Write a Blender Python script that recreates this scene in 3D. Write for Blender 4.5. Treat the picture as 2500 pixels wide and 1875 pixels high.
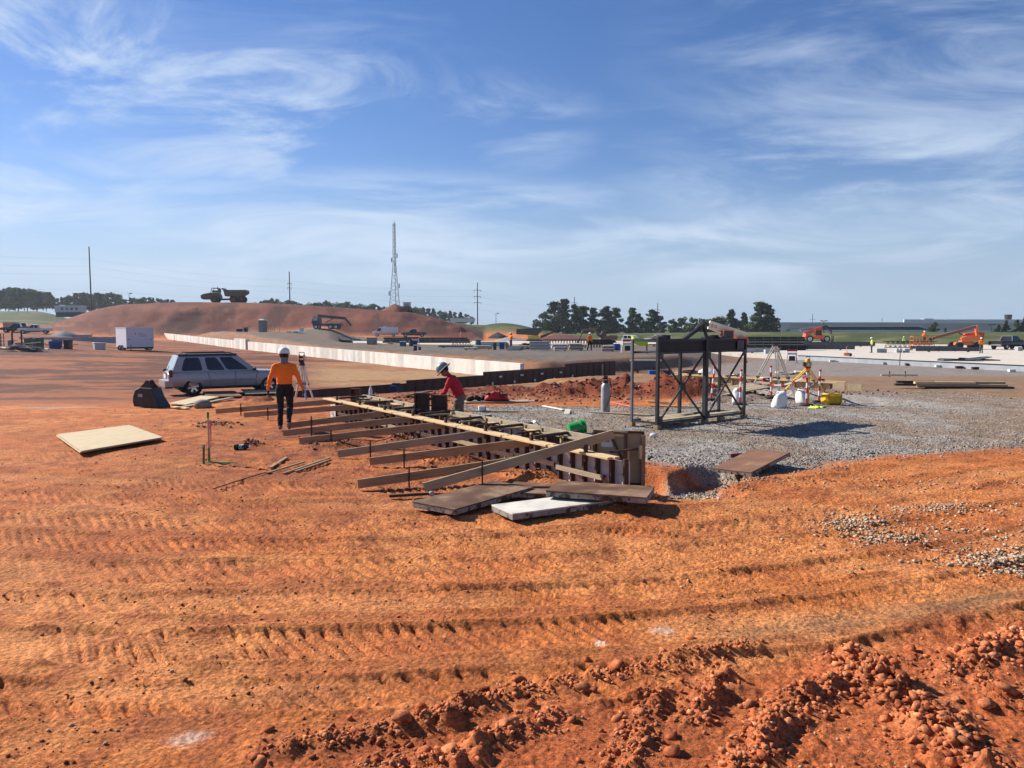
import bpy, bmesh, math, random
import numpy as np
from mathutils import Vector, Matrix, Quaternion, Euler

for _o in list(bpy.data.objects):
    bpy.data.objects.remove(_o, do_unlink=True)
scene = bpy.context.scene
COL = scene.collection
R = math.radians

# ---------------------------------------------------------------- camera
EYE = 2.4                      # metres above the working level (photographer stands on a low bank)
FPX = 1878.0                   # focal length in pixels of the 2500 px wide frame
PITCH = math.atan(137.5 / FPX) # horizon sits above the picture's middle
cam_d = bpy.data.cameras.new('camera')
cam_d.sensor_width = 36.0
cam_d.lens = 36.0 * FPX / 2500.0
cam_d.clip_start = 0.05
cam_d.clip_end = 9000
cam = bpy.data.objects.new('camera', cam_d)
COL.objects.link(cam)
cam.location = (0, 0, EYE)
cam.rotation_euler = (math.pi / 2 - PITCH, 0, 0)
scene.camera = cam

# ---------------------------------------------------------------- sky, sun, exposure
DENOISE = True
SUN_EL = R(33)
SUN_DIR = Vector((-0.88, 0.475, 0)).normalized()       # horizontal direction towards the sun
world = bpy.data.worlds.new('World')
scene.world = world
world.use_nodes = True
nt = world.node_tree
nt.nodes.clear()
def N(tree, typ, **kw):
    n = tree.nodes.new(typ)
    for k, v in kw.items():
        setattr(n, k, v)
    return n
def math_node(tree, op, a, b=None, clamp=False):
    n = N(tree, 'ShaderNodeMath', operation=op, use_clamp=clamp)
    for i, v in enumerate((a, b)):
        if v is None: continue
        if isinstance(v, (int, float)): n.inputs[i].default_value = v
        else: tree.links.new(v, n.inputs[i])
    return n.outputs[0]
def ramp(tree, fac, lo, hi, a=0.0, b=1.0):
    n = N(tree, 'ShaderNodeMapRange', interpolation_type='SMOOTHSTEP')
    tree.links.new(fac, n.inputs[0])
    n.inputs[1].default_value = lo; n.inputs[2].default_value = hi
    n.inputs[3].default_value = a; n.inputs[4].default_value = b
    return n.outputs[0]
wout = N(nt, 'ShaderNodeOutputWorld')
bg = N(nt, 'ShaderNodeBackground')
sky = N(nt, 'ShaderNodeTexSky', sky_type='NISHITA')
sky.sun_disc = False
sky.sun_elevation = SUN_EL
sky.sun_rotation = math.atan2(SUN_DIR.x, SUN_DIR.y)
sky.altitude = 100
sky.air_density = 1.0
sky.dust_density = 0.1
sky.ozone_density = 2.0
tc = N(nt, 'ShaderNodeTexCoord')
sep = N(nt, 'ShaderNodeSeparateXYZ')
nt.links.new(tc.outputs['Generated'], sep.inputs[0])
dx, dy, dz = sep.outputs
dyp = math_node(nt, 'MAXIMUM', math_node(nt, 'ABSOLUTE', dy), 0.25)
su, sv = math_node(nt, 'DIVIDE', dx, dyp), math_node(nt, 'DIVIDE', dz, dyp)
suv_ = N(nt, 'ShaderNodeCombineXYZ'); nt.links.new(su, suv_.inputs[0]); nt.links.new(sv, suv_.inputs[1])
def streaks(rot, sx, sy, dist, off, lo, hi, rough=.62):
    """fibrous cirrus: long across its own direction, thin the other way"""
    m = N(nt, 'ShaderNodeMapping'); m.inputs['Rotation'].default_value = (0, 0, R(rot)); m.inputs['Scale'].default_value = (sx, sy, 1); m.inputs['Location'].default_value = off
    nt.links.new(suv_.outputs[0], m.inputs[0])
    t = N(nt, 'ShaderNodeTexNoise'); t.inputs['Scale'].default_value = 1.0; t.inputs['Detail'].default_value = 11; t.inputs['Roughness'].default_value = rough; t.inputs['Distortion'].default_value = dist
    nt.links.new(m.outputs[0], t.inputs['Vector'])
    return ramp(nt, t.outputs['Fac'], lo, hi)
def banks(lst):
    bank = None
    for u0, v0, ru, rv, w in lst:                          # bearing, height, extent, weight
        e = math_node(nt, 'ADD', math_node(nt, 'POWER', math_node(nt, 'MULTIPLY', math_node(nt, 'SUBTRACT', su, u0), 1 / ru), 2.0), math_node(nt, 'POWER', math_node(nt, 'MULTIPLY', math_node(nt, 'SUBTRACT', sv, v0), 1 / rv), 2.0))
        g = math_node(nt, 'MULTIPLY', ramp(nt, e, 2.6, 0.0), w)
        bank = g if bank is None else math_node(nt, 'MAXIMUM', bank, g)
    return bank
M_ = lambda a, b: math_node(nt, 'MULTIPLY', a, b)
c1 = M_(banks([(-.60, .35, .15, .10, 1.0), (-.33, .27, .20, .085, .95), (-.02, .26, .10, .05, .6), (-1.2, .3, .3, .15, .7)]), streaks(28, 3.4, 8.5, .9, (1.3, 4.2, 0), .44, .70))
c2 = M_(banks([(.57, .33, .30, .17, .62), (.50, .20, .28, .07, .9), (1.2, .3, .4, .2, .6)]), streaks(-24, 2.4, 10.5, .7, (6.3, 1.2, 0), .40, .72))
c3 = M_(banks([(-.62, .155, .22, .05, 1.0), (-.20, .12, .36, .06, .95), (.38, .105, .30, .05, .95), (1.1, .12, .4, .06, .8), (-1.2, .12, .4, .06, .8)]), streaks(-4, 3.0, 14.0, .9, (2.2, 7.4, 0), .36, .66, .58))
c4 = M_(streaks(12, 2.0, 7.0, 1.2, (9.1, 3.3, 0), .50, .80), .28)
cover = math_node(nt, 'MAXIMUM', math_node(nt, 'MAXIMUM', c1, c2), math_node(nt, 'MAXIMUM', c3, c4))
cover = math_node(nt, 'MULTIPLY', cover, 0.86, clamp=True)
hs = N(nt, 'ShaderNodeHueSaturation')
hs.inputs['Saturation'].default_value = 1.20
tint = N(nt, 'ShaderNodeMix', data_type='RGBA', blend_type='MULTIPLY')
tint.inputs['Factor'].default_value = 1.0
tint.inputs['B'].default_value = (0.95, 0.93, 1.10, 1)
nt.links.new(sky.outputs[0], tint.inputs['A'])
nt.links.new(tint.outputs['Result'], hs.inputs['Color'])
low = N(nt, 'ShaderNodeMix', data_type='RGBA')           # grey-blue summer haze low over the horizon
nt.links.new(ramp(nt, dz, 0.21, 0.0, 0.0, 0.92), low.inputs['Factor'])
nt.links.new(hs.outputs[0], low.inputs['A'])
low.inputs['B'].default_value = (4.0, 5.4, 7.2, 1)
mix = N(nt, 'ShaderNodeMix', data_type='RGBA')
nt.links.new(cover, mix.inputs['Factor'])
nt.links.new(low.outputs['Result'], mix.inputs['A'])
mix.inputs['B'].default_value = (6.4, 7.6, 9.2, 1)
nt.links.new(mix.outputs['Result'], bg.inputs['Color'])
bg.inputs['Strength'].default_value = 0.062
nt.links.new(bg.outputs[0], wout.inputs[0])

sun_d = bpy.data.lights.new('sun', 'SUN')
sun_d.energy = 5.0
sun_d.angle = R(0.53)
sun_d.color = (1.0, 0.94, 0.86)
sun = bpy.data.objects.new('sun', sun_d)
COL.objects.link(sun)
to_sun = Vector((SUN_DIR.x * math.cos(SUN_EL), SUN_DIR.y * math.cos(SUN_EL), math.sin(SUN_EL)))
sun.rotation_euler = to_sun.to_track_quat('Z', 'Y').to_euler()
sun.location = (-60, 40, 60)
scene.view_settings.view_transform = 'Standard'
scene.view_settings.look = 'None'
scene.view_settings.gamma = 1
scene.view_settings.use_curve_mapping = False
scene.view_settings.exposure = 0.74
scene.cycles.use_denoising = DENOISE
scene.cycles.denoiser = 'OPENIMAGEDENOISE'
scene.cycles.denoising_prefilter = 'ACCURATE'
scene.cycles.denoising_input_passes = 'RGB_ALBEDO_NORMAL'
scene.cycles.max_bounces = 5
scene.cycles.diffuse_bounces = 3
scene.cycles.glossy_bounces = 2
scene.cycles.transparent_max_bounces = 6
scene.cycles.caustics_reflective = False
scene.cycles.caustics_refractive = False

# ---------------------------------------------------------------- where a pixel's ray meets the place
_cp, _sp = math.cos(PITCH), math.sin(PITCH)
def ray(px, py):
    u = (px - 1250.0) / FPX; v = (937.5 - py) / FPX
    return u, _cp + v * _sp, -_sp + v * _cp
def at(px, py, d):
    u, y, z = ray(px, py); s = d / y
    return Vector((u * s, d, EYE + z * s))
def gnd(px, py, z=0.0):
    u, y, zz = ray(px, py); s = (z - EYE) / zz
    return Vector((u * s, y * s, z))
def lat(px, d):
    return at(px, 800, d).x

# ---------------------------------------------------------------- materials
MATS = {}
def mat(name, col, rough=0.7, metal=0.0, var=0.25, vscale=6.0, bump=0.0, bscale=40.0, col2=None, c2=(0.55, 0.72), c2scale=3.0, spec=0.35, coat=0.0, stretch=None):
    """plain procedural surface: base colour broken up by two noises, optional second colour in patches, optional fine relief"""
    if name in MATS: return MATS[name]
    m = bpy.data.materials.new(name); m.use_nodes = True
    t = m.node_tree; b = t.nodes['Principled BSDF']
    b.inputs['Roughness'].default_value = rough
    b.inputs['Metallic'].default_value = metal
    b.inputs['Specular IOR Level'].default_value = spec
    b.inputs['Coat Weight'].default_value = coat
    c = N(t, 'ShaderNodeTexCoord')
    vec = c.outputs['Object']
    if stretch:
        mp = N(t, 'ShaderNodeMapping'); mp.inputs['Scale'].default_value = stretch
        t.links.new(vec, mp.inputs[0]); vec = mp.outputs[0]
    n1 = N(t, 'ShaderNodeTexNoise'); n1.inputs['Scale'].default_value = vscale; n1.inputs['Detail'].default_value = 6
    t.links.new(vec, n1.inputs['Vector'])
    mr = N(t, 'ShaderNodeMapRange'); t.links.new(n1.outputs['Fac'], mr.inputs[0])
    mr.inputs[1].default_value = 0.25; mr.inputs[2].default_value = 0.75
    mr.inputs[3].default_value = 1 - var; mr.inputs[4].default_value = 1 + var
    mx = N(t, 'ShaderNodeVectorMath', operation='SCALE')
    src = None
    if col2:
        n2 = N(t, 'ShaderNodeTexNoise'); n2.inputs['Scale'].default_value = c2scale; n2.inputs['Detail'].default_value = 8
        n2.inputs['Roughness'].default_value = 0.65
        t.links.new(vec, n2.inputs['Vector'])
        f = ramp(t, n2.outputs['Fac'], c2[0], c2[1])
        mm = N(t, 'ShaderNodeMix', data_type='RGBA')
        mm.inputs['A'].default_value = (*col, 1); mm.inputs['B'].default_value = (*col2, 1)
        t.links.new(f, mm.inputs['Factor']); src = mm.outputs['Result']
        t.links.new(src, mx.inputs[0])
    else:
        mx.inputs[0].default_value = col
    t.links.new(mr.outputs[0], mx.inputs['Scale'])
    t.links.new(mx.outputs[0], b.inputs['Base Color'])
    if bump:
        n3 = N(t, 'ShaderNodeTexNoise'); n3.inputs['Scale'].default_value = bscale; n3.inputs['Detail'].default_value = 5
        t.links.new(vec, n3.inputs['Vector'])
        bp = N(t, 'ShaderNodeBump'); bp.inputs['Strength'].default_value = bump; bp.inputs['Distance'].default_value = 0.02
        t.links.new(n3.outputs['Fac'], bp.inputs['Height']); t.links.new(bp.outputs[0], b.inputs['Normal'])
    MATS[name] = m
    return m
def glass(name, col, rough=0.06, alpha=None):
    if name in MATS: return MATS[name]
    m = mat(name, col, rough, 0.0, 0.05, 2.0, spec=0.5)
    return m

# ---------------------------------------------------------------- mesh building
class MB:
    def __init__(s): s.v = []; s.f = []
    def add(s, vs, fs):
        o = len(s.v); s.v.extend([tuple(p) for p in vs]); s.f.extend([tuple(i + o for i in f) for f in fs]); return s
    def box(s, c, d, rz=0.0, M=None):
        x, y, z = d[0] / 2, d[1] / 2, d[2] / 2
        vs = [Vector((a * x, b * y, e * z)) for e in (-1, 1) for a, b in ((-1, -1), (1, -1), (1, 1), (-1, 1))]
        if rz: q = Matrix.Rotation(rz, 3, 'Z'); vs = [q @ p for p in vs]
        if M: vs = [M @ p for p in vs]
        cc = Vector(c)
        return s.add([p + cc for p in vs], [(3, 2, 1, 0), (4, 5, 6, 7), (0, 1, 5, 4), (1, 2, 6, 5), (2, 3, 7, 6), (3, 0, 4, 7)])
    def bar(s, a, b, w, h, up=(0, 0, 1)):
        a = Vector(a); b = Vector(b); d = (b - a).normalized(); u = Vector(up)
        sd = d.cross(u)
        if sd.length < 1e-4: sd = d.cross(Vector((1, 0, 0)))
        sd.normalize(); u = sd.cross(d).normalized()
        vs = []
        for p in (a, b):
            for i, j in ((-1, -1), (1, -1), (1, 1), (-1, 1)):
                vs.append(p + sd * (i * w / 2) + u * (j * h / 2))
        return s.add(vs, [(3, 2, 1, 0), (4, 5, 6, 7), (0, 1, 5, 4), (1, 2, 6, 5), (2, 3, 7, 6), (3, 0, 4, 7)])
    def path(s, pts, r, n=8):
        pts = [Vector(p) for p in pts]; rings = []
        for i, p in enumerate(pts):
            d = (pts[min(i + 1, len(pts) - 1)] - pts[max(i - 1, 0)]).normalized()
            e = Vector((0, 0, 1)) if abs(d.z) < 0.9 else Vector((1, 0, 0))
            a = d.cross(e).normalized(); b = d.cross(a)
            rr = r[i] if isinstance(r, (list, tuple)) else r
            rings.append([p + (a * math.cos(2 * math.pi * k / n) + b * math.sin(2 * math.pi * k / n)) * rr for k in range(n)])
        return s.loft(rings)
    def tube(s, a, b, r0, r1=None, n=8): return s.path([a, b], [r0, r0 if r1 is None else r1], n)
    def loft(s, rings, caps=True, closed=True):
        n = len(rings[0]); vs = [p for r in rings for p in r]; fs = []
        for i in range(len(rings) - 1):
            for k in range(n if closed else n - 1):
                k2 = (k + 1) % n
                fs.append((i * n + k, i * n + k2, (i + 1) * n + k2, (i + 1) * n + k))
        if caps:
            fs.append(tuple(range(n))[::-1]); fs.append(tuple((len(rings) - 1) * n + k for k in range(n)))
        return s.add(vs, fs)
    def lathe(s, prof, c=(0, 0, 0), n=16, axis='z', caps=True):
        rings = []
        for r, z in prof:
            r = max(r, 1e-4)
            ring = []
            for k in range(n):
                a = 2 * math.pi * k / n
                p = (r * math.cos(a), r * math.sin(a), z)
                if axis == 'y': p = (p[0], p[2], p[1])
                if axis == 'x': p = (p[2], p[0], p[1])
                ring.append(Vector(p) + Vector(c))
            rings.append(ring)
        return s.loft(rings, caps)
    def prism(s, poly, a, b, plane='xz'):
        def P(p, h): return (p[0], h, p[1]) if plane == 'xz' else ((h, p[0], p[1]) if plane == 'yz' else (p[0], p[1], h))
        return s.loft([[Vector(P(p, a)) for p in poly], [Vector(P(p, b)) for p in poly]])
    def ell(s, c, r, n=12, m=8, M=None):
        rings = []
        for i in range(m + 1):
            t = -math.pi / 2 + math.pi * i / m; t = max(-1.55, min(1.55, t))
            ring = [Vector((r[0] * math.cos(t) * math.cos(2 * math.pi * k / n), r[1] * math.cos(t) * math.sin(2 * math.pi * k / n), r[2] * math.sin(t))) for k in range(n)]
            if M: ring = [M @ p for p in ring]
            rings.append([p + Vector(c) for p in ring])
        return s.loft(rings)
    def move(s, M):
        s.v = [tuple(M @ Vector(p)) for p in s.v]; return s
    def mesh(s, name, smooth=None):
        me = bpy.data.meshes.new(name); me.from_pydata(s.v, [], s.f)
        bm = bmesh.new(); bm.from_mesh(me); bmesh.ops.recalc_face_normals(bm, faces=bm.faces); bm.to_mesh(me); bm.free()
        if smooth is not None:
            me.shade_smooth(); me.set_sharp_from_angle(angle=R(smooth))
        return me
    def obj(s, name, m=None, parent=None, smooth=None, bevel=0.0, label=None, cat=None, group=None, kind=None):
        o = bpy.data.objects.new(name, s.mesh(name, smooth)); COL.objects.link(o)
        if m: o.data.materials.append(m)
        if parent: o.parent = parent
        if bevel:
            bv = o.modifiers.new('edge', 'BEVEL'); bv.width = bevel; bv.segments = 1; bv.limit_method = 'ANGLE'
        tag(o, label, cat, group, kind)
        return o
def tag(o, label=None, cat=None, group=None, kind=None):
    if label: o['label'] = label
    if cat: o['category'] = cat
    if group: o['group'] = group
    if kind: o['kind'] = kind
    return o
def thing(name, label, cat, loc=(0, 0, 0), rz=0.0, group=None, scale=1.0):
    o = bpy.data.objects.new(name, None); COL.objects.link(o)
    o.empty_display_size = 0.2
    o.location = loc; o.rotation_euler = (0, 0, rz); o.scale = (scale,) * 3
    return tag(o, label, cat, group)
def dup(o, loc=None, rz=None, label=None, group=None, scale=None, parent=None):
    kids = [c for c in bpy.data.objects if c.parent == o]
    c = o.copy(); COL.objects.link(c)
    if parent is not None: c.parent = parent
    if loc is not None: c.location = loc
    if rz is not None: c.rotation_euler = (0, 0, rz)
    if scale is not None: c.scale = (scale,) * 3 if isinstance(scale, (int, float)) else scale
    if label: c['label'] = label
    if group: c['group'] = group
    for k in kids: dup(k, parent=c)
    return c
def baked(o):
    """freeze an object's modifiers into its mesh"""
    dg = bpy.context.evaluated_depsgraph_get(); dg.update()
    me = bpy.data.meshes.new_from_object(o.evaluated_get(dg))
    o.modifiers.clear(); o.data = me
    return o
def cut(o, mb):
    c = mb.obj('cutter'); md = o.modifiers.new('cut', 'BOOLEAN'); md.operation = 'DIFFERENCE'; md.object = c; md.solver = 'EXACT'
    baked(o); bpy.data.objects.remove(c, do_unlink=True)
    return o
rnd = random.Random(7)

# ---------------------------------------------------------------- numpy noise
_rs = np.random.RandomState(11)
_tab = _rs.rand(256, 256)
def vnoise(x, y, seed=0):
    x = x + seed * 17.13; y = y + seed * 9.71
    xi = np.floor(x).astype(np.int64); yi = np.floor(y).astype(np.int64)
    fx = x - xi; fy = y - yi
    fx = fx * fx * fx * (fx * (fx * 6 - 15) + 10); fy = fy * fy * fy * (fy * (fy * 6 - 15) + 10)
    g = lambda a, b: _tab[a & 255, b & 255]
    a = g(xi, yi) * (1 - fx) + g(xi + 1, yi) * fx
    b = g(xi, yi + 1) * (1 - fx) + g(xi + 1, yi + 1) * fx
    return a * (1 - fy) + b * fy
def fbm(x, y, o=4, seed=0, gain=0.5):
    s = np.zeros_like(x); a = 1.0; t = 0.0
    for i in range(o):
        c, sn = math.cos(0.6 * i), math.sin(0.6 * i)
        s += a * vnoise((x * c - y * sn) * 2 ** i, (x * sn + y * c) * 2 ** i, seed + i); t += a; a *= gain
    return s / t - 0.5
def worley(x, y, seed=0):
    xi = np.floor(x).astype(np.int64); yi = np.floor(y).astype(np.int64)
    f1 = np.full(x.shape, 9.0); f2 = np.full(x.shape, 9.0); cid = np.zeros(x.shape)
    for i in (-1, 0, 1):
        for j in (-1, 0, 1):
            a = (xi + i + seed * 31) & 255; b = (yi + j + seed * 57) & 255
            px = xi + i + _tab[a, b]; py = yi + j + _tab[b, (a + 91) & 255]
            d = np.hypot(px - x, py - y); h = _tab[(a + 13) & 255, (b + 47) & 255]
            cl = d < f1
            f2 = np.where(cl, f1, np.minimum(f2, d)); cid = np.where(cl, h, cid); f1 = np.where(cl, d, f1)
    return f1, f2, cid
def sstep(a, b, x):
    t = np.clip((x - a) / (b - a), 0, 1); return t * t * (3 - 2 * t)
# ================================================================ the ground
def tab(x, pts):
    return np.interp(x, [p[0] for p in pts], [p[1] for p in pts])
def seg_d(x, y, a, b):
    ax, ay = a[0], a[1]; bx, by = b[0], b[1]
    vx, vy = bx - ax, by - ay
    t = np.clip(((x - ax) * vx + (y - ay) * vy) / (vx * vx + vy * vy), 0, 1)
    return np.hypot(x - ax - t * vx, y - ay - t * vy), t
def poly_sdf(x, y, poly):
    d = np.full(x.shape, 1e9); ins = np.zeros(x.shape, bool)
    for i in range(len(poly)):
        a = poly[i]; b = poly[(i + 1) % len(poly)]
        d = np.minimum(d, seg_d(x, y, a, b)[0])
        c = ((a[1] > y) != (b[1] > y)) & (x < (b[0] - a[0]) * (y - a[1]) / (b[1] - a[1] + 1e-12) + a[0])
        ins ^= c
    return np.where(ins, -d, d)
FL = Vector((-0.563, 0.827, 0)); FR = Vector((0.827, 0.563, 0))     # along and across the footing form
FA = Vector((1.68, 10.86, 0)); FLEN = 11.3
def fpt(t, s=0.0, z=0.0): return FA + FL * t + FR * s + Vector((0, 0, z))
WALL_X = lambda d: -6.4 - 0.604 * (d - 57)
DK0 = Vector((-9.7, 33, 0)); DK1 = Vector((7.2, 52, 0))
GRAVEL = [gnd(*p)[:2] for p in ((1060, 990), (1300, 1062), (1450, 1105), (1580, 1128), (1765, 1142), (1785, 1155), (1640, 1160), (1615, 1195), (1720, 1195), (1870, 1150), (2100, 1118), (2600, 1090), (2700, 1000), (2300, 950), (2000, 930), (1800, 950), (1650, 985), (1400, 985), (1250, 975))]
PILES = [(812, 1090, .16, .55), (1075, 1062, .22, .55), (985, 1075, .10, .4), (1090, 1130, .16, .5), (640, 975, .25, 1.0), (560, 985, .12, .8), (610, 1090, .10, .3), (1300, 1165, .08, .45), (520, 1040, .07, .6), (1480, 1235, .04, .35), (1130, 1000, .12, 1.0), (2110, 1010, -.04, 1.6), (1000, 945, .15, 1.4), (1205, 940, .2, 1.5)]
RIDGES = [((2090, 1612), (2300, 1790), .17, .17), ((2300, 1790), (2450, 1900), .13, .17), ((2100, 1640), (1900, 1735), .09, .14), ((1900, 1735), (1800, 1890), .09, .12), ((1830, 1570), (1600, 1625), .05, .12), ((1600, 1625), (1250, 1690), .05, .10), ((1250, 1690), (1080, 1765), .07, .10), ((1080, 1765), (650, 1840), .06, .10), ((2520, 1545), (2390, 1600), .15, .18), ((1600, 1690), (1500, 1890), .06, .12), ((1760, 1640), (1690, 1760), .07, .11), ((1360, 1740), (1180, 1830), .05, .09), ((1100, 1860), (900, 1880), .05, .10), ((2250, 1610), (2420, 1640), .04, .2), ((2500, 1700), (2300, 1640), .05, .12)]
MOUND = [(-.63, 0), (-.605, 3.0), (-.57, 5.2), (-.54, 7.2), (-.506, 8.5), (-.43, 9.2), (-.346, 9.1), (-.293, 8.7), (-.24, 8.0), (-.186, 7.2), (-.133, 6.5), (-.101, 5.2), (-.069, 3.0), (-.035, 0)]
def zbase(x, y):
    """the large shape of the site, metres above the working level"""
    u = x / np.maximum(y, 1.0)
    s = (x - WALL_X(y)) * 0.856
    zl = tab(y, [(0, 0), (21, 0), (26, -.2), (33, -.62), (45, -.6), (70, 0), (90, .35), (130, .9), (180, 1.9), (240, 4.5), (320, 9), (450, 12), (900, 14), (3000, 14)])
    zw = tab(y, [(0, 0), (22, 0), (28, -.3), (36, -.62), (57, -.62), (110, -.62), (185, -.12), (300, 2.5), (450, 6), (3000, 6)])
    left = zw + (zl - zw) * sstep(3, 30, -s)
    zr = tab(y, [(0, 0), (26, 0), (40, -.35), (56, -.9), (200, -.9), (300, -.9), (420, -.4), (3000, 1.0)])
    zr = zr + sstep(.0, .1, u) * sstep(0, 34, y - tab(u, [(.0, 178), (.3, 172), (.4, 160), (.5, 132), (.7, 122)])) * (1 - sstep(225, 285, y)) * 2.05 * (1 - .25 * sstep(.3, .1, u))
    dk = (x - DK0.x) * -.747 + (y - DK0.y) * .665
    yard = sstep(2.0, 4.5, s) * np.where(x > 1.0, sstep(1.5, 3.5, dk), 1.0) * sstep(.30, .2, u)
    zy = .12 + sstep(-.1, -.33, u) * sstep(80, 145, y) * 1.5
    fade = 1 - sstep(104, 122, y) * sstep(-.24, -.2, u)
    right = zr + (zy - zr) * yard * fade
    far_l = sstep(-.15, -.02, u)
    right = np.where(y > 150, right + (1.3 + 0 * x) * sstep(160, 178, y) * (1 - far_l) * (1 - sstep(-.24, -.30, u)), right)
    k_ = sstep(150, 188, y) * sstep(-.30, -.37, u)
    right = right + (left - right) * k_
    z = left + (right - left) * sstep(-.6, .6, s)
    mh = tab(u, MOUND)
    md = sstep(178, 205, y + 3 * (vnoise(x * .05, y * .05, 3) - .5)) * (1 - sstep(240, 290, y))
    z = z + np.maximum(mh - z, 0) * md
    mk = sstep(.3, 2.5, mh * md) * (y < 320)
    z = z + mk * (.9 * fbm(x * .07, y * .16, 4, 17) + .6 * fbm(x * .3, y * .12, 3, 18)) * sstep(.97, .8, md) + mk * .28 * np.sin(z * 3.6 + 2 * fbm(x * .04, y * .04, 2, 25)) * sstep(.97, .85, md)
    # grassy bank left of the pines
    gb = np.exp(-((u - (-.012)) / .055) ** 2) * np.exp(-((y - 262) / 26) ** 2)
    z = z + gb * 4.3
    return z
def zmid(x, y):
    """spoil ridge, trenches, heaps"""
    z = zbase(x, y)
    ridge = [(1040, 33.5), (1250, 31.5), (1480, 30), (1700, 28.5), (1860, 29)]
    hh = [.10, .36, .68, .54, .14]
    rp = [(lat(p, d), d) for p, d in ridge]
    best = np.zeros_like(x)
    for i in range(4):
        d, t = seg_d(x, y, rp[i], rp[i + 1])
        h = hh[i] + (hh[i + 1] - hh[i]) * t
        best = np.maximum(best, h * np.exp(-(d / 2.3) ** 2))
    n = fbm(x * .55, y * .55, 4, 5)
    z = z + best * (1.0 + 2.2 * n + .8 * fbm(x * 1.7, y * 1.7, 3, 19))
    bank = sstep(1.6, 2.6, (x - WALL_X(y)) * .856) * (1 - sstep(7, 11, (x - WALL_X(y)) * .856)) * (y > 44) * (y < 150)
    z = z + bank * (.30 * fbm(x * .45, y * .45, 4, 14) + .03)
    # trench beside the footing form
    tr = np.zeros_like(x)
    for a, b, w in ((fpt(-.3, 1.2), fpt(12.2, 1.2), .42), (fpt(-.1, .95), gnd(1745, 1150), .38)):
        d, t = seg_d(x + .34 * fbm(x * 2.6, y * 2.6, 4, 8), y + .34 * fbm(x * 2.6, y * 2.6, 4, 9), a, b)
        tr = np.maximum(tr, 1 - sstep(w - .05, w + .22, d))
    z = z - .30 * tr
    d, t = seg_d(x, y, fpt(.2, .33), fpt(11.3, .33))
    z = z - .16 * (1 - sstep(.22, .36, d))
    # trench for the dark wall form
    d, t = seg_d(x, y, DK0, DK1)
    z = z - .38 * (1 - sstep(.8, 1.8, d)) * sstep(0.0, .06, t)
    for px, py, h, r in PILES:
        c = gnd(px, py, 0)
        z = z + h * np.exp(-((x - c.x) ** 2 + (y - c.y) ** 2) / (r * r)) * (.6 + 1.6 * (fbm(x * 3.1, y * 3.1, 3, 21) + .3))
    return z
def zg(x, y):
    return float(zmid(np.array([float(x)]), np.array([float(y)]))[0])
def drop(px, d, dz=0.0):
    x = lat(px, d); return Vector((x, d, zg(x, d) + dz))
def track_coord(x, y): return y - (7.2 + .16 * x + .030 * x * x)
TRACKS = [(-1.35, .30), (-.45, .28), (.45, .36), (1.35, .28), (2.2, .32), (3.3, .34), (4.5, .35), (6.2, .4), (-2.2, .25)]
def churn_mask(x, y):
    return sstep(.15, -.35, y - (4.75 + .42 * x) + .5 * fbm(x * 1.3, y * 1.3, 3, 31)) * sstep(-2.6, -1.2, x)
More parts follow.
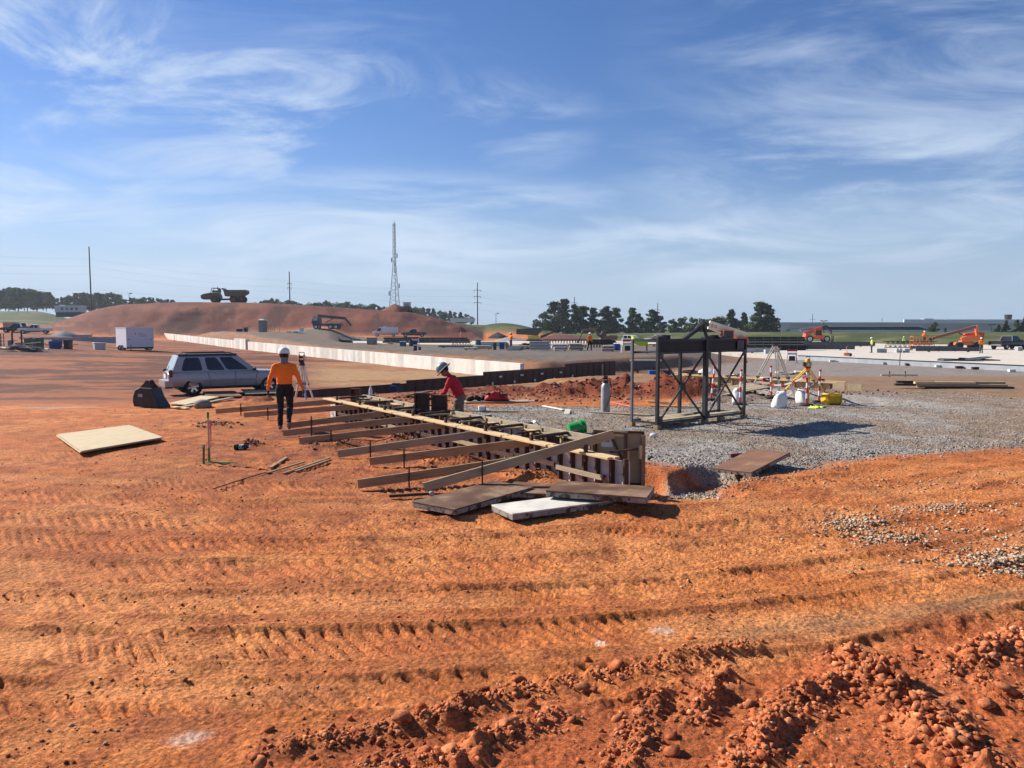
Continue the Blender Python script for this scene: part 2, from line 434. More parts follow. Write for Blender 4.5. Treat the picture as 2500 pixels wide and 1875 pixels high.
def ground_fields(x, y):
    z = zmid(x, y)
    r = np.hypot(x, y)
    near = np.clip(1.2 - r / 60, 0, 1); vnear = np.clip(1.3 - r / 22, 0, 1)
    grav = sstep(.25, -.35, poly_sdf(x, y, GRAVEL) + .9 * fbm(x * .9, y * .9, 4, 41))
    u = x / np.maximum(y, 1)
    s = (x - WALL_X(y)) * .856
    dk = (x - DK0.x) * -.747 + (y - DK0.y) * .665
    yard = sstep(3.2, 4.6, s + .8 * fbm(x * .4, y * .4, 3, 77)) * np.where(x > 1.0, sstep(2.5, 3.6, dk), 1.0) * sstep(.36, .24, u) * (y < 175) * (y > 40)
    work = np.exp(-(((x + 1.6) / 5.5) ** 2 + ((y - 17) / 6.0) ** 2) * 1.1)
    ch = churn_mask(x, y)
    # roughness
    z = z + .07 * fbm(x * .35, y * .35, 3, 1) * (1 - .6 * grav)
    rough = fbm(x * 2.3, y * 2.3, 4, 2)
    w1, w2, wc = worley(x * 17 + 2 * rough, y * 17, 3)
    z = z + near * (.035 * rough + .05 * work * (fbm(x * 4, y * 4, 4, 6)) + .014 * fbm(x * 9, y * 9, 3, 12))
    crumb = np.clip(.42 - w1, 0, 1) * (wc > .74 - .3 * work)
    z = z + vnear * .03 * crumb * (1 - grav)
    z = z + near * grav * .03 * (fbm(x * 14, y * 14, 2, 15))
    # wheel and crawler tracks sweeping across the foreground
    t = track_coord(x, y); along = x * 1.05 + .25 * y
    wob = .18 * fbm(x * .5, y * .5, 2, 61)
    tmask = np.zeros_like(x); tl = np.zeros_like(x)
    for k, (o, w) in enumerate(TRACKS):
        q = np.abs(t - o - wob) / w
        band = 1 - sstep(.8, 1.05, q)
        dens = sstep(.16, .42, vnoise(x * .45, y * .9, 70 + k))
        ph = along / (.15 + .02 * (k % 3)) + (t - o) * (4.2 if k % 2 else 3.2) + .7 * fbm(x * 1.6, y * 1.6, 3, 80 + k)
        saw = ph - np.floor(ph)
        gr = -np.exp(-((saw - .5) / .17) ** 2) + .55 * np.exp(-((saw - .80) / .14) ** 2)
        amp = .032 * dens * sstep(.12, .48, vnoise(x * 3.1, y * 5, 90 + k)) * (.5 + vnoise(x * 9, y * 9, 95 + k))
        z = z + vnear * band * (amp * gr - .022) + vnear * .026 * np.exp(-((q - 1.12) / .16) ** 2) * sstep(.35, .8, vnoise(x * 1.6, y * 2.4, 97 + k))
        tmask = np.maximum(tmask, band); tl = np.maximum(tl, band * (1 - dens))
    z = z + vnear * (1 - grav) * (1 - ch) * (.010 * fbm(x * 1.1 + .2 * t, t * 7.5, 4, 23) + .010 * fbm(x * 3 - t, t * 16, 3, 24))
    # churned clods, bottom right
    w1b, w2b, wcb = worley(x * 5.2 + .8 * fbm(x * 4, y * 4, 2, 33), y * 5.2, 9)
    w1c, w2c, wcc = worley(x * 13, y * 13, 4)
    clod = (np.clip(.55 - w1b, 0, 1) * 1.5 * (wcb ** 1.5) + .35 * np.clip(.5 - w1c, 0, 1) + .5 * np.clip(w2b - w1b, 0, .25))
    rid = np.zeros_like(x)
    for a, b, h, w in RIDGES:
        pa, pb = gnd(*a), gnd(*b)
        d, tt = seg_d(x + .10 * fbm(x * 4, y * 4, 3, 44), y + .10 * fbm(x * 4, y * 4, 3, 45), pa, pb)
        rid = np.maximum(rid, h * np.exp(-(d / w) ** 2))
    z = z + .85 * rid * (.35 + 1.15 * clod + .9 * (fbm(x * 9, y * 9, 3, 46) + .1)) 
    flat = sstep(.05, .0, rid)
    z = z + ch * (.036 * clod * (.35 + sstep(.45, .7, vnoise(x * 2.2, y * 2.2, 47))) * 1.3 - .03)
    # --- colours
    A = lambda c: np.array(c)[None, :]
    mixc = lambda c, d, f: c * (1 - f[:, None]) + d * f[:, None]
    n1 = fbm(x * .8, y * .8, 5, 51) + .5; n2 = fbm(x * 5, y * 5, 4, 52) + .5; n3 = fbm(x * .16, y * .16, 4, 53) + .5
    st = fbm(x * .16 + .05 * y, y * .34, 5, 54, .6) + .5
    c = np.repeat(A((.53, .168, .047)), len(x), 0)
    c = mixc(c, A((.63, .235, .074)), sstep(.42, .66, n1))
    c = mixc(c, A((.32, .090, .034)), sstep(.54, .68, n2) * .6)
    c = mixc(c, A((.38, .110, .036)), sstep(.48, .62, fbm(x * .5, track_coord(x, y) * 1.6, 4, 58) + .5) * .5 * near)
    c = mixc(c, A((.22, .07, .032)), crumb * vnear * 1.2 * (1 - grav))
    c = mixc(c, A((.66, .27, .095)), tl * .6 * vnear)
    # the damp, worked-over earth round the form and out to the parked car
    dw = np.clip(work * 1.25, 0, 1) * sstep(.3, .55, n1 * .5 + n2 * .5)
    c = mixc(c, A((.20, .060, .030)), np.clip(dw * 1.1, 0, 1) * .9)
    mid = sstep(24, 31, y) * (1 - sstep(150, 175, y)) * (s < 1)
    c = mixc(c, A((.255, .086, .040)), mid)
    c = mixc(c, A((.115, .046, .031)), mid * sstep(.44, .56, st) * .85 * (1 - .6 * sstep(80, 120, y)) * sstep(28, 34, y))
    c = mixc(c, A((.35, .128, .056)), mid * sstep(.52, .40, st + .1 * (n3 - .5)) * .8)
    sand = mid * sstep(-.30, -.22, u) * sstep(38, 42, y) * (1 - sstep(58, 72, y))
    c = mixc(c, A((.42, .26, .125)), np.clip(sand * (.6 + .8 * n2), 0, 1) * .9)
    c = mixc(c, A((.33, .105, .045)), sand * sstep(.56, .66, st) * .7)
    c = mixc(c, A((.42, .30, .23)), sstep(.35, .0, np.hypot((x - gnd(150, 985).x) / 3.2, (y - gnd(150, 985).y) / 1.4) - .5 * n2) * .55)
    # churned foreground
    c = mixc(c, A((.42, .108, .036)), ch * .85)
    c = mixc(c, A((.48, .155, .062)), np.clip(rid * 9, 0, 1) * .7)
    c = mixc(c, A((.54, .19, .075)), ch * sstep(.55, .75, n2) * .5)
    dampl = np.exp(-((y - (5.35 + .33 * x) + .25 * (n1 - .5)) / .22) ** 2) * sstep(-2.2, -1.2, x) * (1 - .6 * ch)
    c = mixc(c, A((.20, .135, .075)), np.clip(dampl * (n1 * 2.4 - .75), 0, 1) * .6)
    for px, py, rr in ((465, 1800, .22), (1620, 1530, .14), (1480, 1560, .10)):
        g0 = gnd(px, py); c = mixc(c, A((.62, .46, .36)), sstep(rr, 0, np.hypot(x - g0.x, (y - g0.y) * 1.3) + .22 * (n2 - .5)) * .8)
    # spoil ridge
    spo = sstep(.10, .3, zmid(x, y) - zbase(x, y)) * (y > 24) * (y < 40)
    c = mixc(c, A((.21, .052, .024)), spo * .94)
    # gravel
    gcol = A((.315, .285, .25)) * (.72 + .65 * n2[:, None])
    gcol = mixc(gcol, A((.27, .19, .125)), sstep(.45, .62, n1) * .75)
    gcol = mixc(gcol, A((.29, .17, .09)), sstep(.40, .7, u + .3 * (n3 - .5)) * .55)
    c = c * (1 - grav[:, None]) + gcol * grav[:, None]
    br = sstep(.32, .5, u + .2 * (n3 - .5)) * sstep(15, 19, y - .12 * x) * (1 - grav) * (y < 62)
    c = mixc(c, A((.27, .165, .095)), br * .8)
    rr_ = (s > 1) * sstep(24, 30, y) * (y < 140) * (1 - yard)
    c = mixc(c, A((.26, .17, .105)), rr_ * (1 - spo) * sstep(.0, .12, u) * .8)
    c = mixc(c, A((.26, .24, .22)), rr_ * sstep(.2, .3, u) * sstep(44, 52, y) * .8)
    c = mixc(c, A((.215, .120, .070)), (s > .3) * (y > 43) * (y < 175) * (1 - yard) * (x < 12) * np.where(x > .5, dk > -.5, True) * .9)
    ygr = A((.165, .145, .125)) * (.75 + .5 * n1[:, None])
    ygr = mixc(ygr, A((.20, .125, .075)), sstep(.45, .65, st))
    c = c * (1 - yard[:, None]) + ygr * yard[:, None]
    # far: mound, fields, banks
    mh = tab(u, MOUND); md = sstep(176, 186, y) * (mh > .2) * (y < 300)
    mcol = A((.185, .062, .040)) * (.75 + .55 * (fbm(x * .1, (y + 2 * z) * .35, 4, 63) + .5))[:, None]
    mcol = mixc(mcol, A((.27, .105, .058)), sstep(.52, .66, fbm(x * .06, z * .9, 4, 64) + .5))
    mcol = mixc(mcol, A((.075, .034, .027)), np.maximum(sstep(.72, .92, (z - 1.2) / np.maximum(mh, .5)) * sstep(-.46, -.40, u) * .6, sstep(.54, .62, fbm(x * .2, y * .05, 4, 67) + .5) * .7))
    c = c * (1 - md[:, None]) + mcol * md[:, None]
    gcolr = A((.075, .095, .032)) * (.6 + .8 * n3[:, None])
    gcolr = mixc(gcolr, A((.17, .15, .06)), sstep(.5, .66, fbm(x * .12, y * .12, 4, 66) + .5) * .8)
    green = np.maximum(sstep(-4, 2, y - tab(u, [(.0, 168), (.3, 166), (.4, 158), (.5, 130), (.7, 120)])) * sstep(.03, .08, u), sstep(225, 240, y) * (1 - sstep(6.5, 9.0, mh) * (y < 262)) * (u > -.075))
    green = np.maximum(green, sstep(205, 230, y + 200 * np.maximum(u + .62, 0)) * (u < -.50) * (mh < 5.5))
    green = np.maximum(green, sstep(300, 330, y))
    c = c * (1 - green[:, None]) + gcolr * green[:, None]
    return z, c, grav, ch
def polar_ground(name, a0, a1, na, rows, fine=True):
    az = np.radians(np.linspace(a0, a1, na)); rr = np.array(rows)
    Rg, Ag = np.meshgrid(rr, az, indexing='ij')
    x = (Rg * np.sin(Ag)).ravel(); y = (Rg * np.cos(Ag)).ravel()
    z, c, g, ch = ground_fields(x, np.maximum(y, -50)) if fine else (zbase(x, np.abs(y)) * 0 , np.repeat(np.array([[.38, .145, .05]]), len(x), 0), None, None)
    me = bpy.data.meshes.new(name)
    nr = len(rr); n = nr * na
    me.vertices.add(n); me.vertices.foreach_set('co', np.stack([x, y, z], 1).astype(np.float32).ravel())
    i = np.arange((nr - 1) * (na - 1)); r_, c_ = i // (na - 1), i % (na - 1); b = r_ * na + c_
    q = np.stack([b, b + 1, b + na + 1, b + na], 1)[:, ::-1].astype(np.int32)
    me.loops.add(q.size); me.loops.foreach_set('vertex_index', q.ravel())
    me.polygons.add(len(q)); me.polygons.foreach_set('loop_start', np.arange(0, q.size, 4, dtype=np.int32))
    me.update(calc_edges=True)
    at_ = me.color_attributes.new('Col', 'FLOAT_COLOR', 'POINT')
    at_.data.foreach_set('color', np.concatenate([c, np.ones((n, 1))], 1).astype(np.float32).ravel())
    me.shade_smooth()
    o = bpy.data.objects.new(name, me); COL.objects.link(o); tag(o, kind='structure')
    return o
def ground_material():
    m = bpy.data.materials.new('site_earth'); m.use_nodes = True; t = m.node_tree; b = t.nodes['Principled BSDF']
    b.inputs['Roughness'].default_value = .93; b.inputs['Specular IOR Level'].default_value = .15
    a = N(t, 'ShaderNodeVertexColor'); a.layer_name = 'Col'
    g = N(t, 'ShaderNodeNewGeometry')
    n1 = N(t, 'ShaderNodeTexNoise'); n1.inputs['Scale'].default_value = 28; n1.inputs['Detail'].default_value = 7; n1.inputs['Roughness'].default_value = .7
    n2 = N(t, 'ShaderNodeTexNoise'); n2.inputs['Scale'].default_value = 1.7; n2.inputs['Detail'].default_value = 8; n2.inputs['Roughness'].default_value = .7
    v = N(t, 'ShaderNodeTexVoronoi'); v.inputs['Scale'].default_value = 22
    for k in (n1, n2, v): t.links.new(g.outputs['Position'], k.inputs['Vector'])
    f = math_node(t, 'MULTIPLY', ramp(t, n1.outputs['Fac'], .28, .72, .50, 1.45), ramp(t, n2.outputs['Fac'], .3, .7, .80, 1.20))
    n4 = N(t, 'ShaderNodeTexNoise'); n4.inputs['Scale'].default_value = 75; n4.inputs['Detail'].default_value = 3; t.links.new(g.outputs['Position'], n4.inputs['Vector'])
    f = math_node(t, 'MULTIPLY', f, ramp(t, n4.outputs['Fac'], .34, .46, .55, 1.0))
    sc = N(t, 'ShaderNodeVectorMath', operation='SCALE'); t.links.new(a.outputs[0], sc.inputs[0]); t.links.new(f, sc.inputs['Scale'])
    t.links.new(sc.outputs[0], b.inputs['Base Color'])
    h = math_node(t, 'ADD', math_node(t, 'MULTIPLY', n1.outputs['Fac'], 1.0), math_node(t, 'MULTIPLY', v.outputs['Distance'], -.55))
    bp = N(t, 'ShaderNodeBump'); bp.inputs['Strength'].default_value = .8; bp.inputs['Distance'].default_value = .03
    t.links.new(h, bp.inputs['Height']); t.links.new(bp.outputs[0], b.inputs['Normal'])
    return m
rows = [2.2]
while rows[-1] < 3200:
    r = rows[-1]
    rows.append(r * (1.0052 if r < 9 else 1.0066 if r < 36 else 1.010 if r < 90 else 1.012 if r < 300 else 1.08))
EARTH = ground_material()
CRUMB = ground_material(); CRUMB.name = 'broken_clay'
for _n in CRUMB.node_tree.nodes:
    if _n.type == 'BUMP': _n.inputs['Strength'].default_value = .25
go = polar_ground('ground', -46, 46, 860, rows); go.data.materials.append(EARTH)
brow = [0.0, 1.0, 2.2, 4, 8, 16, 40, 100, 300, 900, 3200]
go2 = polar_ground('ground', 46, 314, 60, brow, fine=False); go2.data.materials.append(EARTH)
go3 = polar_ground('ground', -46, 46, 40, [0.0, 1.0, 2.2], fine=False); go3.data.materials.append(EARTH)

# ---- stones and clods lying on the ground (too many to count)
def rock_field(name, pts, sizes, cols, m, seed=0, flat=.7, jag=.3, zfun=None, label=None, sink=.3, cat=None):
    rs = np.random.RandomState(seed); n = len(pts)
    bm = bmesh.new(); bmesh.ops.create_icosphere(bm, subdivisions=1, radius=1); base = np.array([v.co[:] for v in bm.verts]); tris = np.array([[v.index for v in f.verts] for f in bm.faces]); bm.free()
    nv = len(base)
    V = base[None] * (1 + jag * (rs.rand(n, nv, 1) - .5) * 2) * (np.stack([.75 + .6 * rs.rand(n), .75 + .5 * rs.rand(n), flat * (.6 + .6 * rs.rand(n))], 1)[:, None, :])
    for _k in range(4):                                     # flat broken faces
        nn = rs.randn(n, 1, 3); nn /= np.linalg.norm(nn, axis=2, keepdims=True); dd = (V * nn).sum(2, keepdims=True); V = V - nn * np.maximum(dd - .42 - .2 * rs.rand(n, 1, 1), 0)
    a = rs.rand(n) * 6.283; ca, sa = np.cos(a)[:, None], np.sin(a)[:, None]
    X = V[:, :, 0] * ca - V[:, :, 1] * sa; Y = V[:, :, 0] * sa + V[:, :, 1] * ca; Z = V[:, :, 2]
    tl = (rs.rand(n, 1) - .5) * .9; X, Z = X * np.cos(tl) - Z * np.sin(tl), X * np.sin(tl) + Z * np.cos(tl)
    V = np.stack([X, Y, Z], 2) * sizes[:, None, None]
    pz = ground_fields(pts[:, 0], pts[:, 1])[0] if zfun is None else zfun(pts[:, 0], pts[:, 1])
    V += np.stack([pts[:, 0], pts[:, 1], pz + sizes * sink], 1)[:, None, :]
    F = (tris[None] + (np.arange(n) * nv)[:, None, None]).reshape(-1, 3).astype(np.int32)
    me = bpy.data.meshes.new(name); me.vertices.add(n * nv); me.vertices.foreach_set('co', V.astype(np.float32).ravel())
    me.loops.add(F.size); me.loops.foreach_set('vertex_index', F.ravel()); me.polygons.add(len(F)); me.polygons.foreach_set('loop_start', np.arange(0, F.size, 3, dtype=np.int32)); me.update(calc_edges=True)
    c4 = np.concatenate([np.repeat(cols, nv, 0), np.ones((n * nv, 1))], 1)
    at_ = me.color_attributes.new('Col', 'FLOAT_COLOR', 'POINT'); at_.data.foreach_set('color', c4.astype(np.float32).ravel())
    o = bpy.data.objects.new(name, me); COL.objects.link(o); me.materials.append(m); tag(o, label, cat, None, 'stuff')
    return o
rs = np.random.RandomState(5)
def palette(n, cols, jit=.25):
    c = np.array(cols)[rs.randint(0, len(cols), n)]; return c * (1 + jit * (rs.rand(n, 1) - .5) * 2)
def in_view(n, d0, d1, umax=.74, p=1.0):
    d = d0 + (d1 - d0) * rs.rand(n) ** p; u = (rs.rand(n) * 2 - 1) * umax
    return np.stack([u * d, d], 1)
# gravel pad stones
P = in_view(90000, 10.5, 30, p=1.25); sd = poly_sdf(P[:, 0], P[:, 1], GRAVEL) + .9 * fbm(P[:, 0] * .9, P[:, 1] * .9, 4, 41)
P = P[(sd < -.1) | ((sd < .5) & (rs.rand(len(P)) < .12))][:32000]
edge = sstep(-1.4, 0, poly_sdf(P[:, 0], P[:, 1], GRAVEL))
rock_field('gravel', P, (.008 + .016 * rs.rand(len(P)) ** 2 + .008 * edge), palette(len(P), [(.37, .34, .30), (.30, .275, .245), (.46, .43, .385), (.36, .25, .16), (.22, .20, .18)]), EARTH, 1, label='grey crushed stone spread over the gravel pad', cat='gravel')
# tan rubble patches on the right
def patch(px, py, rx, ry, n):
    c = gnd(px, py); q = rs.randn(n, 2) * .5; return np.stack([c.x + q[:, 0] * rx + .3 * q[:, 1] * ry, c.y + q[:, 1] * ry], 1)
P = np.concatenate([patch(2090, 1270, .42, .42, 420), patch(2160, 1310, .40, .30, 500), patch(2300, 1240, 1.0, .35, 380), patch(2470, 1370, .55, .42, 700), patch(1720, 1170, .8, .18, 500), patch(2150, 1285, 1.5, .7, 420), patch(2430, 1350, 1.3, .8, 380), patch(2350, 1180, 2.2, .8, 220), patch(1950, 1165, 2.0, .4, 120)])
rock_field('rubble', P, .009 + .022 * rs.rand(len(P)) ** 1.8, palette(len(P), [(.46, .33, .22), (.40, .28, .18), (.52, .40, .29), (.34, .21, .12)]), CRUMB, 2, flat=.6, label='tan broken stone in loose patches on the orange clay', cat='stones')
# crumbs of clay scattered over the clay
P = in_view(30000, 3.6, 24, p=1.5)
kk = vnoise(P[:, 0] * 1.1, P[:, 1] * 2.2, 7); wk = np.exp(-(((P[:, 0] + 1.6) / 5.5) ** 2 + ((P[:, 1] - 17) / 6.0) ** 2))
P = P[(kk + .5 * wk > .55) & (poly_sdf(P[:, 0], P[:, 1], GRAVEL) > 0)][:13000]
rock_field('clay_crumbs', P, (.003 + .013 * rs.rand(len(P)) ** 8) * (1 + .04 * P[:, 1]), palette(len(P), [(.38, .11, .040), (.28, .085, .036), (.46, .155, .05), (.42, .13, .045), (.50, .32, .20)]), CRUMB, 3, flat=.6, label='crumbs of red clay scattered over the ground', cat='clay')
# clods on the churned ridges
L = []
for a, b, h, w in RIDGES:
    pa, pb = gnd(*a), gnd(*b); n = int(420 * (pb - pa).length * (h / .08) ** .5)
    t = rs.rand(n); q = rs.randn(n, 2) * w * .62
    L.append(np.stack([pa.x + (pb.x - pa.x) * t + q[:, 0], pa.y + (pb.y - pa.y) * t + q[:, 1], np.full(n, h)], 1))
L = np.concatenate(L)
Q = in_view(5000, 3.2, 8.0, p=1.0); Q = Q[churn_mask(Q[:, 0], Q[:, 1]) > .5][:500]
P = np.concatenate([L[:, :2], Q]); hh_ = np.concatenate([L[:, 2], np.full(len(Q), .05)])
rock_field('clay_clods', P, (.006 + (.010 + .19 * hh_) * rs.rand(len(P)) ** 3.4), palette(len(P), [(.43, .125, .046), (.50, .17, .07), (.36, .10, .040), (.54, .21, .09)]), CRUMB, 4, flat=.7, jag=.5, label='lumps of red clay thrown up in ridges', cat='clay')
# big broken slabs of pressed clay among the ruts
S = []
for a, b, h, w in RIDGES:
    pa, pb = gnd(*a), gnd(*b); n = max(3, int(9 * (pb - pa).length)); t = rs.rand(n); q = rs.randn(n, 2) * w * 1.3
    S.append(np.stack([pa.x + (pb.x - pa.x) * t + q[:, 0], pa.y + (pb.y - pa.y) * t + q[:, 1]], 1))
P = np.concatenate(S)
rock_field('clay_slabs', P, .028 + .055 * rs.rand(len(P)) ** 1.8, palette(len(P), [(.44, .125, .046), (.50, .17, .07), (.38, .10, .036)]), CRUMB, 8, flat=.42, jag=.25, sink=.12, label='broken slabs of pressed red clay lying among the ruts', cat='clay')
# stony heaps in the worked earth and the spoil ridge
P = np.concatenate([patch(px, py, r * .9, r * .9, int(260 * r)) for px, py, h, r in PILES if h > 0 and py > 1000] + [np.stack([lat(1480, 30) + 4.5 * rs.randn(2600), 29.5 + 1.7 * rs.randn(2600)], 1)])
rock_field('spoil_lumps', P, (.010 + .035 * rs.rand(len(P)) ** 3) * (1 + .05 * np.maximum(P[:, 1] - 14, 0)), palette(len(P), [(.22, .075, .04), (.30, .11, .055), (.16, .07, .045), (.34, .22, .16)]), CRUMB, 6, label='lumps of dug red earth and stone on the spoil heaps', cat='earth')
# ================================================================ materials of the site
M_PINE = mat('fresh_pine', (.62, .44, .22), .75, var=.18, vscale=9, col2=(.48, .30, .13), c2scale=4, stretch=(.7, 9, 9))
M_KICK = mat('brace_timber', (.34, .215, .115), .82, var=.35, vscale=6, col2=(.19, .11, .06), c2scale=2.5, bump=.3, bscale=30, stretch=(.6, 9, 9))
M_KICKG = mat('grey_timber', (.36, .28, .18), .85, var=.3, vscale=5, col2=(.20, .15, .10), c2scale=2.5, bump=.3, bscale=30, stretch=(.6, 9, 9))
M_PLYB = mat('brown_form_ply', (.125, .068, .042), .8, var=.35, vscale=3.5, col2=(.27, .175, .11), c2=(.44, .72), c2scale=2.2, bump=.12, bscale=30, spec=.15)
M_PLYW = mat('chalky_form_ply', (.62, .58, .50), .8, var=.18, vscale=4, col2=(.42, .36, .27), c2=(.50, .72), c2scale=2.5, bump=.1)
M_PLYD = mat('dark_form_ply', (.060, .035, .028), .62, var=.35, vscale=2.0, col2=(.115, .075, .055), c2scale=1.3)
M_RUSTF = mat('rusty_form_frame', (.085, .045, .032), .7, .3, var=.35, vscale=8, col2=(.15, .07, .045), c2scale=6)
M_SPLAT = mat('concrete_splashed_rail', (.27, .245, .215), .85, var=.3, vscale=9, col2=(.055, .042, .036), c2=(.47, .60), c2scale=7, bump=.3, bscale=50)
M_FACE = mat('weathered_form_face', (.54, .51, .47), .8, var=.2, vscale=6, col2=(.17, .135, .12), c2=(.52, .64), c2scale=4.5, bump=.15)
M_SHEET = mat('plywood_sheet', (.56, .44, .26), .75, var=.14, vscale=3, col2=(.40, .28, .14), c2=(.48, .66), c2scale=3, stretch=(.6, 5, 1))
M_TANPLY = mat('tan_plywood', (.42, .33, .20), .8, var=.2, vscale=3.5, col2=(.27, .19, .11), c2scale=3)
M_STEEL = mat('black_steel', (.040, .042, .045), .5, .4, var=.3, vscale=5, col2=(.045, .04, .036), c2scale=4)
M_STAKE = mat('stake_steel', (.07, .045, .035), .6, .5)
M_WHITEP = mat('white_paint', (.74, .74, .73), .45, var=.06)
M_REDP = mat('red_plastic', (.55, .03, .03), .4, var=.12)
M_BLACKP = mat('black_plastic', (.02, .02, .021), .5, var=.2)
M_RUBBER = mat('tyre_rubber', (.022, .021, .020), .85, var=.3, vscale=10, col2=(.07, .045, .032), c2scale=4)
M_YELL = mat('yellow_plastic', (.72, .42, .02), .45, var=.1)
M_BLUE = mat('blue_plastic', (.025, .06, .24), .45, var=.15)
M_GREENP = mat('green_plastic', (.02, .30, .06), .4, var=.12)
M_ALU = mat('aluminium', (.62, .62, .60), .4, .6, var=.1)
M_LABEL = mat('paper_label', (.72, .68, .6), .8, var=.1)
M_PINK = mat('pink_tape', (.85, .12, .30), .6)
M_LIME = mat('lime_fabric', (.55, .75, .08), .7, var=.15)
M_SACK = mat('white_woven_sack', (.72, .71, .69), .85, var=.08, vscale=14, bump=.3, bscale=90)

def concrete(name, col, rnd_amt=.16, streak=True):
    m = mat(name, col, .88, var=.14, vscale=2.2, col2=tuple(c * .8 for c in col), c2=(.5, .7), c2scale=1.1, bump=.12, bscale=25, spec=.2)
    t = m.node_tree; b = t.nodes['Principled BSDF']; l = b.inputs['Base Color'].links[0].from_socket
    oi = N(t, 'ShaderNodeObjectInfo'); f = ramp(t, oi.outputs['Random'], 0, 1, 1 - rnd_amt, 1 + rnd_amt)
    sc = N(t, 'ShaderNodeVectorMath', operation='SCALE'); t.links.new(l, sc.inputs[0]); t.links.new(f, sc.inputs['Scale']); t.links.new(sc.outputs[0], b.inputs['Base Color'])
    return m
M_CONC = concrete('cast_concrete', (.66, .63, .56))
M_SLAB = concrete('slab_concrete', (.58, .52, .43), .05)
M_EDGE = concrete('grey_slab_edge', (.36, .38, .41), .08)

# ================================================================ concrete slab on the right and beyond
def slab():
    mb = MB(); top = -.5
    e = [at(2500, 892, 58), at(1950, 868, 79)]
    ex = lambda d: e[0].x + (e[1].x - e[0].x) * (d - 58) / 21
    poly = [(ex(44), 44), (ex(79), 79), (lat(1640, 96), 96), (lat(1250, 118), 118), (lat(870, 150), 150), (lat(850, 168), 168), (lat(1500, 168), 168), (lat(2000, 164), 164), (lat(2190, 136), 136), (lat(2700, 126), 126), (lat(2900, 60), 60)]
    mb.loft([[Vector((p[0], p[1], -1.6)) for p in poly], [Vector((p[0], p[1], top)) for p in poly]])
    o = mb.obj('concrete_slab', M_SLAB, kind='structure')
    a, b = Vector((ex(44), 44, 0)), Vector((ex(79), 79, 0)); n = Vector((-(b - a).y, (b - a).x, 0)).normalized()
    t = thing('slab_edge_form', 'long grey edge form with black top rail along the front of the concrete slab', 'edge form', (a + b) / 2 + Vector((0, 0, -1)))
    ml = MB(); mr = MB(); off = (a + b) / 2 + Vector((0, 0, -1))
    for k in range(10):
        p, q = a.lerp(b, k / 10), a.lerp(b, (k + 1) / 10)
        f = MB().bar(p + n * .06 + Vector((0, 0, -.72 - .002 * (k % 2))) - off, q + n * .06 + Vector((0, 0, -.72 - .002 * (k % 2))) - off, .08, .44)
        f.obj('edge_board', M_EDGE, t)
    MB().bar(a + n * .05 + Vector((0, 0, -.46)) - off, b + n * .05 + Vector((0, 0, -.46)) - off, .12, .09).obj('top_rail', M_BLACKP, t)
    return a, b, n
SLA, SLB, SLN = slab()

# ================================================================ cast concrete wall
def conc_wall():
    ztop = lambda d: float(np.interp(d, [44, 57, 110, 185], [.28, .28, .47, 1.12]))
    t = thing('concrete_wall', 'long pale cast concrete wall with vertical form marks crossing the red ground', 'wall', (WALL_X(57), 57, -.62))
    L = t.location; d = 45.6; dirv = Vector((-.604, 1, 0)).normalized(); step = .62 * dirv.y; k = 0
    while d < 186:
        st = step * (1 if d < 90 else 1.5)
        x0, x1 = WALL_X(d), WALL_X(d + st - .004); pil = 107.2 < d < 113.5
        zt = ztop(d) + (.34 if pil else 0)
        pro = .012 * ((k * 7) % 5) / 5 + (.25 if pil else 0)
        nrm = Vector((-1, -.604, 0)).normalized()
        a = Vector((x0, d, 0)) + nrm * pro; b = Vector((x1, d + st - .012, 0)) + nrm * pro
        mb = MB(); w = -nrm * (.28 + pro)
        ring = lambda z: [a + Vector((0, 0, z)) - L, b + Vector((0, 0, z)) - L, b + w + Vector((0, 0, z)) - L, a + w + Vector((0, 0, z)) - L]
        mb.loft([ring(-1.3), ring(zt)]); mb.obj('wall_panel', M_CONC, t)
        d += st; k += 1
conc_wall()

